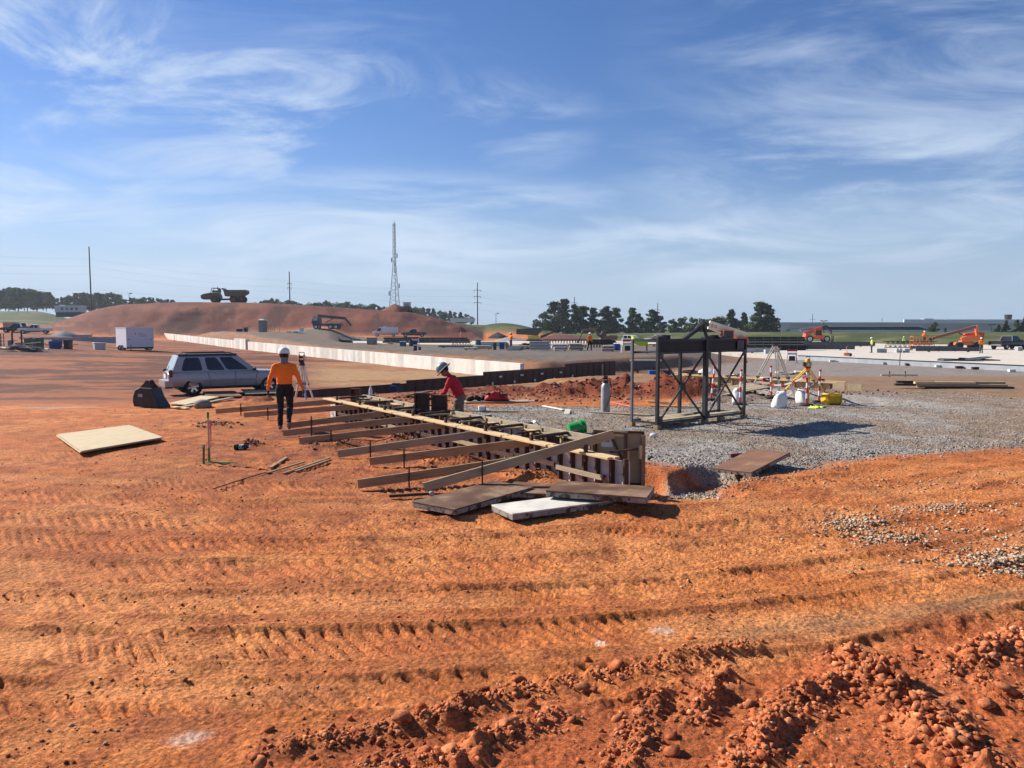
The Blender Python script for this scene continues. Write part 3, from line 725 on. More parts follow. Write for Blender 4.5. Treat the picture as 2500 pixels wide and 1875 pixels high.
# ================================================================ dark wall form in its trench
def form_panel_parts(w, h, face, frame, parent, loc, rz, depth=.07, ribs=1, tilt=0.0, mids=0, name='form_panel'):
    """upright panel: sheet with an edge frame and ribs standing proud on its -y side"""
    mb = MB().box((w / 2, 0, h / 2), (w - .006, .018, h))
    o = mb.obj(name, face, parent); o.location = loc; o.rotation_euler = (tilt, 0, rz)
    fr = MB(); e = .035
    for x in [e / 2, w - e / 2] + [w * (k + 1) / (mids + 1) for k in range(mids)]: fr.box((x, -.009 - depth / 2, h / 2), (e, depth, h))
    for z in [e / 2, h - e / 2] + [h * (k + 1) / (ribs + 1) for k in range(ribs)]: fr.box((w / 2, -.012 - depth / 2, z), (w - 2 * e - .002, depth - .012, e))
    fr.obj('panel_frame', frame, o)
    return o
def dark_form():
    t = thing('wall_form', 'long stepped line of dark brown wall form panels standing in a trench', 'formwork', DK0 + Vector((0, 0, -1)))
    dv = (DK1 - DK0).normalized(); L = (DK1 - DK0).length; rz = math.atan2(dv.y, dv.x); nrm = Vector((dv.y, -dv.x, 0))
    protos = {}; n = int(L / .61)
    for i in range(n):
        p = DK0 + dv * (i * .61); px = 1250 + p.x / p.y * FPX
        top = -.34 if px < 985 else -.2 if px < 1173 else -.02 if px < 1375 else .17 if px < 1490 else .88
        if px < 985 and (i % 9) == 5: top += .0
        bot = -1.18 if px < 1490 else -.7
        h = top - bot; key = round(h, 2)
        mt = M_PLYD if px < 1490 else M_TANPLY
        o = form_panel_parts(.61, h, mt, M_RUSTF, t, p - t.location + Vector((0, 0, bot)), rz, ribs=2 if h > 1 else 1, mids=0, depth=.025)
        if 1173 <= px < 1400 and i % 3 == 0:
            MB().lathe([(.085, 0), (.085, .006)], (.16, -.02, h * .42), 14, 'y').obj('round_label', M_LABEL, o)
        if 1173 <= px < 1400 and i % 3 == 1:
            MB().box((.2, -.02, h * .72), (.26, .006, .09)).obj('paper_label', M_LABEL, o)
    for i, px in enumerate((870, 1178, 1380, 1500)):
        k = (lat(px, 40) - DK0.x) / dv.x if False else None
    ends = MB()
    for s_, z0, z1 in ((9.6, -.35, -.18), (15.6, -.2, .0), (20.6, -.02, .2), (23.4, .1, .9)):
        p = DK0 + dv * s_ + nrm * .10 - t.location
        MB().box((p.x, p.y, (z0 + z1) / 2 - .12), (.05, .09, z1 - z0 + .45), rz).obj('end_post', M_PINE, t)
dark_form()

# ================================================================ footing form in front
RSEP = .78
def side_form(name, label, s, outer):
    t = thing(name, label, 'formwork', fpt(0, s)); rz = math.atan2(FL.y, FL.x)
    t.rotation_euler = (0, 0, rz)                       # local x runs along the form, +y to the left
    k = 0; x = 0.0 if outer > 0 else .75; H = .5
    while x < FLEN - .3:
        w = .61
        o = MB().box((w / 2, 0, H / 2 - .06), (w - .008, .02, H + .08)).obj('form_panel', M_FACE if outer > 0 or k % 4 == 1 else M_PLYB, t); o.location = (x, 0, 0)
        x += w; k += 1
    n = 0; x = .03 if outer > 0 else .78
    while x < FLEN:
        hh = H + (.05 if n % 4 == 0 else 0)
        MB().box((x, outer * .05, hh / 2 - .05), (.038 + .012 * (n % 2), .078, hh + .06)).obj('stud', M_RUSTF, t, bevel=.004)
        x += .305 + .012 * ((n * 5) % 3 - 1); n += 1
    return t
LF = side_form('footing_form', 'left side of the footing form, dark studs with pale planks on top', 0.0, 1)
RF = side_form('footing_form', 'right side of the footing form beside gravel, topped by a worn grey timber strip', RSEP, -1)
x = .15; k = 0                                              # pale planks laid flat on the left side, one per bay
while x < FLEN - .6:
    ln = (1.42, 1.25, 1.5, 1.3)[k % 4]
    for j, (oy, oz) in enumerate(((.10, .515), (.205, .512))):
        MB().box((ln / 2, 0, 0), (ln, .095, .034)).obj('plank', M_PINE, LF, bevel=.003).location = (x + .04 * j, oy + .01 * math.sin(k), oz + .02)
    MB().box((x + ln * .45, .16, .53), (.045, .05, .24)).obj('peg', M_RUSTF, LF)
    x += ln + .05; k += 1
x = 0.9; k = 0
while x < FLEN - .5:
    ln = (2.3, 1.9, 2.4)[k % 3]; ln = min(ln, FLEN - x)
    MB().box((ln / 2, 0, 0), (ln - .02, .05, .085)).obj('timber_strip', mat('worn_timber', (.38, .31, .21), .85, var=.25, vscale=5, col2=(.27, .21, .14), c2scale=3), RF, bevel=.003).location = (x, -.03, .56)
    MB().box((ln / 2, 0, 0), (ln - .05, .09, .03)).obj('top_rail', M_PINE if k % 2 else M_KICKG, RF, bevel=.003).location = (x + .03, .075, .515 + .004 * k)
    x += ln; k += 1
for k in range(26):                                          # ties showing between the two sides
    MB().bar((.4 + k * .42, .02, .40), (.4 + k * .42, -.05, .44), .03, .03).obj('clamp', M_RUSTF, RF)
for k in range(17):
    xx = .5 + k * .63 + .1 * math.sin(k * 2.3); MB().box((xx, .10 + .02 * math.sin(k), .50), (.035, .05, .20)).obj('peg', M_KICK if k % 3 else M_PINE, RF)
    MB().box((xx + .2, .18 + .1 * (k % 2), .30), (.05, .04, .44)).obj('inner_stud', M_PINE if k % 4 == 0 else M_RUSTF, RF)
    MB().bar((xx + .05, .10, .545), (xx + .05 + .1 * math.sin(k * 3), RSEP - .12, .548), .035, .03).obj('cross_piece', M_KICKG if k % 2 else M_RUSTF, RF)
for k in range(9): MB().box((1.0 + 1.15 * k, .125, .20 + .03 * (k % 2)), (1.1, .03, .07)).obj('lower_rail', M_RUSTF if k % 3 else M_KICKG, LF)
# cross spreaders, in line with the braces
KICK = [((528, 1010), (811, 980)), ((597, 1020), (904, 991)), ((710, 1046), (973, 1006)), ((692, 1066), (1052, 1018)), ((731, 1090), (1114, 1034)), ((825, 1118), (1212, 1054)), ((903, 1137), (1315, 1077)), ((873, 1194), (1268, 1124)), ((1035, 1202), (1498, 1060))]
KLAB = ['brace plank ending beside the parked car, farthest along the footing form', 'brace plank passing just behind the legs of the person in orange', 'brace plank whose low end lies right at the shoe of the person in orange', 'brace plank just in front of the feet of the person in orange', 'brace plank whose low end touches a stony brown earth heap', 'brace plank with a greenish-edged low end above the thin dark sticks', 'brace plank propped over a dug hollow with a red clod heap beside it', 'long low brace plank lying nearly flat beside the steep one', 'steep pale brace plank rising to the tall corner panel of the footing form']
SPL = ['the brace ending beside the parked car', 'the brace behind the legs in black trousers', 'the brace ending at the orange-clad person\'s shoe', 'the brace before the orange-clad person', 'the brace touching a stony brown heap', 'the brace above the thin dark sticks', 'the brace over a dug hollow']
for i, ((ax, ay), (bx, by)) in enumerate(KICK):
    a = gnd(ax, ay, 0); a.z = zg(a.x, a.y) + .075
    top = .50 if i not in (7, 8) else (.28 if i == 7 else .80)
    b = gnd(bx, by, top)
    if i < 7:                                               # each spreader runs on across both sides
        q = (b - fpt(0)).dot(FL); b = fpt(q, -.02, .50)
        sp = MB().bar(Vector((0, -.02, 0)), Vector((0, RSEP + .28, 0)), .05, .05)
        o = sp.obj('spreader_bar', M_RUSTF, None, label='dark bar across the footing form, on ' + SPL[i], cat='spreader', group='spreader bars across the footing form')
        o.location = fpt(q, 0, .575); dv = (b - a); o.rotation_euler = (0, 0, math.atan2(FR.y, FR.x) - math.pi / 2 + R(8))
    d = b - a; ln = d.length
    t = thing('brace_plank', KLAB[i], 'plank', a, math.atan2(d.y, d.x), 'brace planks leaning on the footing form')
    t.rotation_euler = (0, -math.asin(d.z / ln), math.atan2(d.y, d.x))
    w = .042; hgt = .135
    n = 3 if ln > 3 else 2
    MB().box((ln / 2, 0, 0), (ln, w, hgt)).obj('board', M_KICKG if i in (5, 8) else M_KICK, t, bevel=.003)
    for fx in ((.22,) if i < 7 else (.30,)):
        st = MB().bar((0, 0, -.28), (0, 0, .16), .022, .022).obj('stake', M_STAKE, t); st.location = (ln * fx, -w / 2 - .016, 0); st.rotation_euler = (0, math.asin(d.z / ln), 0)
# tall corner panels at the near end
t = thing('corner_form', 'tall brown corner panel with printed label at the near end of the footing form', 'formwork', fpt(.25, RSEP + .05, -.05), 0)
dv = Vector((.98, -.10, 0)); 
e0 = at(1453, 1150, 12.05); e1 = at(1532, 1150, 11.75)
loc0 = t.location
def upright(a, b, z0, z1, face, frame, nm, **k):
    d = b - a; o = form_panel_parts(math.hypot(d.x, d.y), z1 - z0, face, frame, t, Vector((a.x, a.y, z0)) - loc0, math.atan2(d.y, d.x), name=nm, **k); return o
p = upright(e0, e1, .36, .80, M_TANPLY, M_RUSTF, 'upper_panel', ribs=0)
lab = MB().box((.21, -.014, .25), (.2, .006, .14)).obj('printed_label', M_LABEL, p)
MB().box((.19, -.019, .275), (.12, .004, .03)).obj('label_print', mat('label_orange', (.55, .16, .04), .8), lab)
MB().bar((.28, -.05, .38), (.46, -.05, .04), .04, .03).obj('diagonal', M_RUSTF, p)
upright(at(1490, 1180, 11.95), at(1572, 1180, 11.85), -.05, .80, M_TANPLY, M_RUSTF, 'end_panel', ribs=0, depth=.03)
upright(at(1455, 1190, 11.35), at(1528, 1190, 11.3), -.02, .22, M_PLYB, mat('red_rail', (.24, .075, .06), .7), 'lower_panel', ribs=0)
MB().bar(at(1524, 1122, 11.25) - loc0, Vector((at(1524, 1122, 11.25).x, 11.25, -.05)) - loc0, .05, .06).obj('corner_post', M_RUSTF, t)
MB().bar(at(1571, 1062, 11.8) - loc0, Vector((at(1571, 1062, 11.8).x, 11.8, -.05)) - loc0, .045, .06).obj('corner_post', M_KICK, t)
# two tall dark panels beside the person in red, brown box forms at the far end
for px, d, w, z1, lb in ((1014, 17.4, .34, .93, 'tall dark panel on the footing form, the one farther from the person in red'), (1055, 16.9, .35, .93, 'tall dark panel on the footing form right beside the person in red')):
    a = at(px, 1020, d); tt = thing('form_panel', lb, 'panel', Vector((a.x, a.y, .44)), R(-6), 'tall dark panels set on the footing form')
    form_panel_parts(w, z1 - .44, M_PLYD, M_RUSTF, tt, (0, 0, 0), 0, depth=.09, name='sheet')
for px, d, w, z0, z1, lb in ((860, 22.6, .28, -.02, .62, 'brown upright box form panel at the far end of the footing form'), (898, 22.4, .34, -.05, .42, 'dark low box form with a clear bottle standing on it')):
    a = at(px, 1000, d); tt = thing('form_panel', lb, 'panel', Vector((a.x, a.y, z0)), R(-12))
    form_panel_parts(w, z1 - z0, M_PLYB, M_RUSTF, tt, (0, 0, 0), 0, depth=.12, name='sheet')
def bottle(loc, label):
    t = thing('water_bottle', label, 'bottle', loc)
    MB().lathe([(.03, 0), (.033, .01), (.033, .13), (.03, .15), (.014, .19), (.013, .205)], n=12).obj('shell', mat('clear_pet', (.66, .70, .73), .12, var=.05), t, 40)
    MB().lathe([(.033 * 1.02, .05), (.033 * 1.02, .11)], n=12).obj('wrapper', M_WHITEP, t, 40)
    MB().lathe([(.015, .205), (.015, .225)], n=10).obj('cap', M_WHITEP, t)
    return t
a = at(905, 966, 22.3); bottle((a.x, a.y, .37), 'clear water bottle standing upright on a dark box form').scale = (1.6,) * 3
# ================================================================ loose form panels and sheets on the ground
def lying_panel(corners, thick, face, rail, label, cat='form panel', group=None, name='form_panel', rivets=True):
    """corners: top-face points in order; thickness goes down"""
    c = sum(corners, Vector()) / 4
    ex = ((corners[1] - corners[0]) + (corners[2] - corners[3])).normalized()
    n = ex.cross((corners[3] - corners[0]) + (corners[2] - corners[1])).normalized()
    if n.z < 0: n = -n
    ey = n.cross(ex); lx = ((corners[1] - corners[0]).length + (corners[2] - corners[3]).length) / 2; ly = ((corners[3] - corners[0]).length + (corners[2] - corners[1]).length) / 2
    t = thing(name, label, cat, c - n * thick, 0, group)
    t.rotation_euler = Matrix((ex, ey, n)).transposed().to_euler()
    if rail: MB().box((0, 0, thick - .009), (lx, ly, .018)).obj('sheet', face, t, bevel=.002)
    else:
        Mi = Matrix((ex, ey, n)); q = [Mi @ (p - c) for p in corners]; MB().loft([[Vector((p.x, p.y, 0)) for p in q], [Vector((p.x, p.y, thick)) for p in q]]).obj('sheet', face, t, bevel=.002)
    if rail:
        fr = MB(); h = thick - .02; e = .04
        for y in (-ly / 2 + e / 2 + .002, ly / 2 - e / 2 - .002): fr.box((0, y, h / 2), (lx - .006, e, h))
        n_ = 6
        for k in range(n_ + 1): fr.box((-lx / 2 + e / 2 + .002 + (lx - e - .004) * k / n_, 0, h / 2), (e, ly - 2 * e - .006, h))
        fo = fr.obj('edge_frame', rail, t, bevel=.003)
        if rivets:
            sl = MB()
            for k in range(1, 6):
                for sy in (-1, 1): sl.box((-lx / 2 + lx * k / 6, sy * (ly / 2 + .0005), h * .5), (.012, .004, .03))
            sl.obj('slots', M_BLACKP, fo)
    return t
def G4(z, *pp): return [gnd(px, py, z) for px, py in pp]
g_p = 'form panels dumped at the end of the footing form'
lying_panel(G4(.115, (1098, 1244), (1295, 1192), (1212, 1170), (1019, 1223)), .08, M_PLYB, M_SPLAT, 'brown form panel lying flat on the clay with its long edge in shadow', group=g_p)
lying_panel(G4(.10, (1257, 1251), (1512, 1221), (1440, 1200), (1194, 1235)), .085, M_PLYW, M_SPLAT, 'chalky white-faced form panel lying under the edge of another panel', group=g_p)
lying_panel(G4(.22, (1326, 1197), (1569, 1213), (1608, 1189), (1372, 1173)), .085, M_PLYB, M_SPLAT, 'brown form panel resting on top of the white-faced panel', group=g_p)
lying_panel(G4(.085, (1245, 1200), (1345, 1207), (1370, 1180), (1240, 1176)), .075, M_PLYB, M_SPLAT, 'brown form panel half hidden between two other dumped panels', group=g_p)
c5 = [gnd(1762, 1157, .04), gnd(1862, 1157, .05), gnd(1914, 1101, .27), gnd(1803, 1084, .22)]
_c = sum(c5, Vector()) / 4
lying_panel([_c + (q - _c) * .78 for q in c5], .07, mat('rusty_brown_ply', (.20, .10, .055), .75, var=.25, vscale=3, col2=(.31, .18, .10), c2scale=2.5), M_SPLAT, 'rusty brown panel tilted over the trench edge on the gravel')
pl = G4(.10, (199, 1101), (398, 1067), (316, 1037), (140, 1060))
lying_panel(pl, .022, M_SHEET, None, 'pale plywood sheet, the upper of two lying on open red ground', 'plywood', 'plywood sheets on the open ground', 'plywood_sheet')
pl = [p + Vector((-.06, .05, -.03)) for p in G4(.10, (199, 1101), (398, 1067), (316, 1037), (140, 1060))]
lying_panel(pl, .022, M_SHEET, None, 'plywood sheet, the lower of two lying on open red ground', 'plywood', 'plywood sheets on the open ground', 'plywood_sheet')
bl = MB(); c_ = gnd(300, 1068); bl.box((0, 0, .02), (.9, .09, .05), R(15)); bl.obj('timber_block', M_KICK, label='dark timber block under the plywood sheets', cat='timber').location = (c_.x, c_.y, .0)
# planks near the parked car
def plank(a, b, w, h, m, label, name='plank', cat='plank', group=None, dz=None):
    a = Vector(a); b = Vector(b); d = b - a
    o = MB().box((d.length / 2, 0, h / 2), (d.length, w, h)).obj(name, m, None, bevel=.003, label=label, cat=cat, group=group)
    o.location = a; o.rotation_euler = (0, -math.asin(d.z / d.length), math.atan2(d.y, d.x)); return o
def gp(px, py, dz=.0):
    """ground point under a pixel, following the relief"""
    z = 0.0
    for _ in range(6):
        p = gnd(px, py, z); z = zg(p.x, p.y)
    return Vector((p.x, p.y, z + dz))
g_c = 'boards lying between the bucket and the parked car'
lying_panel([gp(412, 990, .08), gp(455, 993, .08), gp(535, 975, .12), gp(490, 972, .12)], .03, M_SHEET, None, 'pale plywood board beside the loader bucket', 'board', g_c, 'board')
plank(gp(437, 1000, .03), gp(565, 975, .05), .2, .045, M_KICKG, 'grey plank lying along the pale plywood board by the bucket', group=g_c)
plank(gp(422, 997, .03), gp(460, 1001, .03), .14, .04, M_PINE, 'short pale offcut in front of the loader bucket', group=g_c)
lying_panel([gp(490, 974, .1), gp(590, 972, .1), gp(575, 960, .12), gp(508, 962, .12)], .07, M_PLYB, M_RUSTF, 'dark brown panel lying right beside the parked car', 'panel', g_c)
lying_panel([gp(600, 968, .14), gp(680, 966, .14), gp(668, 957, .15), gp(588, 958, .15)], .03, M_SHEET, None, 'plywood board under the front wheel end of the parked car', 'board', g_c, 'board')
for k in range(3):
    pass
def bag_heap():
    c = gp(495, 996); o = MB().ell((0, 0, .1), (.28, .22, .17), 14, 8).obj('cement_heap', mat('grey_heap', (.20, .19, .16), .95, var=.3, vscale=8, bump=.5, bscale=20), None, 60, label='small grey-green heap of dried cement beside a plank', cat='heap'); o.location = c
bag_heap()
# survey stakes
t = thing('survey_stake', 'tall survey stake with green painted top and pink ribbon', 'stake', gp(511, 1128))
MB().bar((0, 0, -.1), (.0, .0, .86), .045, .022).obj('lath', M_PINE, t, bevel=.003)
MB().bar((0, 0, .80), (0, 0, .90), .049, .026).obj('painted_top', M_GREENP, t)
MB().bar((0, 0, -.02), (0, 0, .26), .049, .026).obj('painted_foot', mat('faded_green', (.16, .25, .07), .8, var=.4, vscale=12), t)
rb = MB(); rb.loft([[Vector((.03, -.02, .76)), Vector((.055, -.02, .76))], [Vector((.04, -.03, .55)), Vector((.062, -.025, .55))], [Vector((.038, -.02, .28)), Vector((.055, -.025, .27))]], caps=False, closed=False)
rbo = rb.obj('ribbon', M_PINK, t); sm = rbo.modifiers.new('thick', 'SOLIDIFY'); sm.thickness = .002
t = thing('survey_hub', 'short green stake beside the tall survey stake', 'stake', gp(497, 1132))
MB().bar((0, 0, -.1), (.012, 0, .34), .03, .03).obj('peg', mat('green_stake', (.10, .20, .06), .8, var=.3), t)
MB().box((0, -.02, .33), (.03, .012, .05)).obj('tack_tag', M_LABEL, t)
gp_ = gp(530, 1129, .006); o = MB().prism([(-.22, -.06), (.2, -.05), (.38, -.01), (.2, .03), (-.15, .04)], 0, .004, 'xy').obj('paint_mark', mat('green_spray', (.06, .16, .05), .9, var=.4, vscale=14), None, label='green spray paint mark on the clay at the survey stake', cat='paint mark'); o.location = gp_
# dropped things on the clay
t = thing('drink_bottle', 'dark drink bottle lying on its side on the clay', 'bottle', gp(592, 1098, .055), R(4))
MB().lathe([(.0, -.16), (.05, -.155), (.052, .06), (.03, .11), (.022, .125)], n=14, axis='x').obj('shell', mat('dark_bottle', (.012, .02, .022), .25), t, 40)
MB().lathe([(.053, -.06), (.053, .03)], n=14, axis='x').obj('wrapper', mat('pale_green_label', (.45, .55, .50), .6, col2=(.02, .03, .03), c2=(.5, .52), c2scale=14), t, 40)
MB().lathe([(.024, .125), (.024, .15)], n=10, axis='x').obj('cap', M_WHITEP, t)
g_s = 'thin sticks lying on the clay in front of the brace planks'
for a, b, w, lb in (((660, 1144), (700, 1120), .06, 'short flat stick, the one nearest the drink bottle'), ((652, 1157), (742, 1131), .045, 'thin dark stick lying end to end with the long steel rod'), ((692, 1158), (805, 1121), .05, 'long brown stick reaching towards a stony heap'), ((722, 1153), (800, 1128), .045, 'brown stick lying close alongside the long brown one')):
    plank(gp(*a, .005), gp(*b, .015), w, .022, M_KICK, lb, 'stick', 'stick', g_s)
rod = [gp(a, b, .015) for a, b in ((520, 1196), (560, 1183), (600, 1170), (640, 1158), (660, 1153))]
MB().path(rod, .009, 6).obj('steel_rod', M_STAKE, None, 40, label='long thin dark steel rod lying across the red clay', cat='rod')
def rebar():
    a, b = gp(950, 1215, .022), gp(1050, 1209, .03); d = b - a
    t = thing('rebar_dowel', 'short thick ribbed steel dowel with a round pale knob beside the brown panel', 'dowel', a, math.atan2(d.y, d.x))
    pr = []
    L = d.length; n = 26
    for k in range(n): x = L * k / n; pr += [(.019, x), (.019, x + L / n * .55), (.024, x + L / n * .6), (.024, x + L / n * .95)]
    MB().lathe(pr, n=10, axis='x').obj('bar', mat('dark_rebar', (.05, .045, .042), .6, .4, var=.2), t, 30)
    MB().ell((L + .02, 0, .0), (.045, .04, .04), 10, 7).obj('knob', mat('chalky_knob', (.42, .36, .31), .9), t, 60)
rebar()
# ================================================================ excavator bucket
def bucket():
    t = thing('loader_bucket', 'black steel digger bucket standing on the ground behind the parked car', 'digger bucket', gp(372, 994), R(-12))
    prof = [(-.62, .04), (.50, .0), (.62, .03), (.36, .42), (.22, .80), (-.35, .82), (-.55, .72), (-.66, .45), (-.68, .22)]
    MB().prism(prof, -.30, .30).obj('shell', M_STEEL, t, bevel=.01)
    for y in (-.31, .31): MB().prism([(-.6, .07), (.48, .03), (.60, .05), (.34, .43), (.2, .78), (-.34, .79), (-.53, .7), (-.63, .45)], y - .012, y + .012).obj('side_plate', M_STEEL, t)
    for y in (-.14, .14):
        o = MB().prism([(-.45, .80), (.22, .80), (.02, 1.0), (-.02, 1.1), (-.14, 1.12), (-.22, 1.0)], y - .02, y + .02).obj('hinge_ear', M_STEEL, t)
    for x, z in ((-.08, 1.04), (.08, .88)): MB().tube((x, -.16, z), (x, .16, z), .03).obj('pin', M_STAKE, t, 40)
    MB().box((.56, 0, .012), (.16, .62, .02)).obj('cutting_edge', M_STAKE, t)
    MB().box((-.3, -.325, .5), (.2, .006, .12)).obj('worn_patch', mat('bare_steel', (.30, .32, .34), .4, .7), t)
    t.scale = (.78,) * 3
bucket()

# ================================================================ steel hoist frame on the gravel
def steel_frame():
    F = [gnd(1604, 1047), gnd(1716, 1028), gnd(1816, 1020)]; B = gnd(1546, 1033)
    ax = (F[2] - F[0]); L = ax.length; rz = math.atan2(ax.y, ax.x)
    t = thing('hoist_cage', 'tall black steel frame with a mesh box on top and crossed braces on gravel', 'steel frame', F[0], rz)
    W = .80; H = 2.12; m = L * .52
    P = {}
    for i, x in enumerate((0, m, L)):
        for j, y in enumerate((0, W)):
            s = .075 if (i, j) != (1, 0) else .105
            if i == 2 or (i, j) == (0, 1): s = .058
            if (i, j) == (2, 1): continue
            MB().box((x, y, .09 + (H - .09) / 2), (s, s, H - .09)).obj('post', M_STEEL if (i, j) != (0, 1) else mat('sunlit_post_steel', (.14, .15, .155), .5, .3), t, bevel=.004)  # back-left post coloured lighter grey: sunlight on it is painted in
            MB().box((x, y, .045), (.13, .13, .088)).obj('foot_block', M_KICK, t)
    MB().box((L, W, .09 + (H - .09) / 2), (.06, .06, H - .09)).obj('post', M_STEEL, t)
    for y in (0, W):
        for z in (.13, 1.80, H - .03): MB().box((L / 2, y + .001, z), (L, .05, .05)).obj('rail', M_STEEL, t)
    for x in (0.001, m, L):
        for z in (.13, H - .03): MB().box((x, W / 2, z), (.048, W - .1, .048)).obj('cross_rail', M_STEEL, t)
    for x0, x1 in ((0, m), (m, L)):
        for z0, z1 in ((.16, 1.78), (1.78, .16)):
            MB().bar((x0 + .05, -.01 if z0 < z1 else .02, z0), (x1 - .05, -.01 if z0 < z1 else .02, z1), .03, .045).obj('cross_brace', M_STEEL, t)
    MB().box(((m) / 2, -.025, .97), (.2, .012, .2), M=Matrix.Rotation(0, 3, 'Y')).obj('gusset', M_STEEL, t)
    for x in (0, m, L):
        for z in (.22, 1.74): MB().box((x + (.09 if x < L else -.09), -.03, z), (.14, .012, .16)).obj('corner_plate', mat('worn_black', (.075, .07, .066), .5, .4, var=.4, vscale=9, col2=(.16, .085, .05), c2scale=8), t)
        for z in (.4, 1.0, 1.5): MB().box((x, -.045, z), (.05, .02, .05)).obj('bolt_plate', MATS['worn_black'], t)
    for k, (x, y, h) in enumerate(((.35, .25, .07), (.8, .5, .10), (m * 1.25, .3, .06), (m * 1.5, .5, .09), (L * .85, .35, .06))): MB().box((x, y, H + h / 2 - .002), (.32, .2, h)).obj('stowed_part', M_STEEL if k % 2 else MATS['worn_black'], t, bevel=.01)
    # mesh box
    bars = MB(); n = 30
    for k in range(n):
        for y in (.03,): bars.box((L * (k + .5) / n, y, 1.96), (.05, .008, .30))
    mo = bars.obj("mesh_screen", M_STEEL, t, kind="stuff")
    for y in (.015,):
        MB().box((L / 2, y, 1.955), (L - .12, .006, .26)).obj('side_sheet', mat('black_mesh_sheet', (.02, .021, .023), .5, .3, var=.3, vscale=3), t)
    MB().box((L / 2, W / 2, 1.815), (L - .1, W - .1, .02)).obj('floor_sheet', M_STEEL, t)
    MB().box((L * .93, -.02, 1.97), (.3, .008, .28)).obj('grey_plate', mat('grey_plate', (.07, .075, .08), .5, col2=(.02, .02, .02), c2scale=3), t)
    pk = Vector((m * .93, .0, H + .38))
    for x in (m * .45, m * 1.02): MB().bar((x if x > m * .5 else m * .5, 0, H - .02), pk, .06, .06).obj('gable_bar', M_STEEL, t)
    MB().bar((m * .93, .06, H + .30), (m * .80, .40, H - .02), .09, .09).obj('gable_strut', M_STEEL, t)
    for y, w_, x0, x1 in ((.2, .19, .05, L * .97), (.42, .19, .02, m * .8), (.64, .19, .25, L * .6)):
        MB().box(((x0 + x1) / 2, y, .165), (x1 - x0, w_, .03)).obj('floor_plank', M_TANPLY, t)
    for x in (L * .30, L * .72): MB().box((x, .02, .05), (.18, .12, .09)).obj('bearer_block', M_KICK, t)
steel_frame()
g_l = 'loose planks around the steel frame'
plank(gp(1589, 995, .03), gp(1712, 998, .03), .16, .045, mat('orange_pine', (.46, .26, .11), .75, var=.2), 'orange-brown plank lying on gravel behind the steel frame', group=g_l)
plank(gp(1580, 983, .03), gp(1630, 985, .03), .12, .03, M_TANPLY, 'short grey-tan board behind the steel frame', group=g_l)
plank(gp(1440, 1008, .01), gp(1590, 1016, .01), .17, .03, M_KICKG, 'weathered plank half sunk in gravel by the gas cylinder', group=g_l)
# gas cylinder with hose
t = thing('gas_cylinder', 'dull grey gas cylinder with a hose on the gravel', 'gas cylinder', gp(1478, 1008))
MB().lathe([(.10, 0), (.125, .02), (.128, .06), (.128, .70), (.11, .80), (.06, .86), (.03, .88)], n=20).obj('tank', mat('dull_tank', (.33, .33, .31), .5, .2, var=.2, vscale=4, col2=(.20, .18, .15), c2scale=3), t, 40)
MB().lathe([(.075, .84), (.075, .93)], n=14).obj('collar', M_BLACKP, t, 40)
MB().box((0, 0, 1.0), (.12, .03, .1)).obj('handle', M_BLACKP, t, bevel=.01)
MB().path([(.06, -.02, .93), (.13, -.06, .90), (.155, -.08, .7), (.1, -.15, .4), (-.06, -.15, .05)], .011, 6).obj('hose', M_BLACKP, t, 60)
# green bucket
t = thing('plastic_bucket', 'green plastic bucket tipped on its side on the gravel', 'bucket', gp(1407, 1058, .13))
t.rotation_euler = (R(8), R(80), R(20))
MB().lathe([(.125, -.18), (.13, -.17), (.15, .17), (.16, .175), (.16, .2), (.145, .2), (.122, -.16), (.0, -.165)], n=24).obj('tub', M_GREENP, t, 40)
MB().lathe([(.162, .10), (.166, .12), (.162, .14)], n=24).obj('rim', M_GREENP, t, 40)
MB().path([(0, .15, .15), (-.08, .14, .08), (-.15, .05, .02), (-.16, -.06, .02), (-.08, -.14, .08), (0, -.15, .15)], .005, 6).obj('handle', M_WHITEP, t)
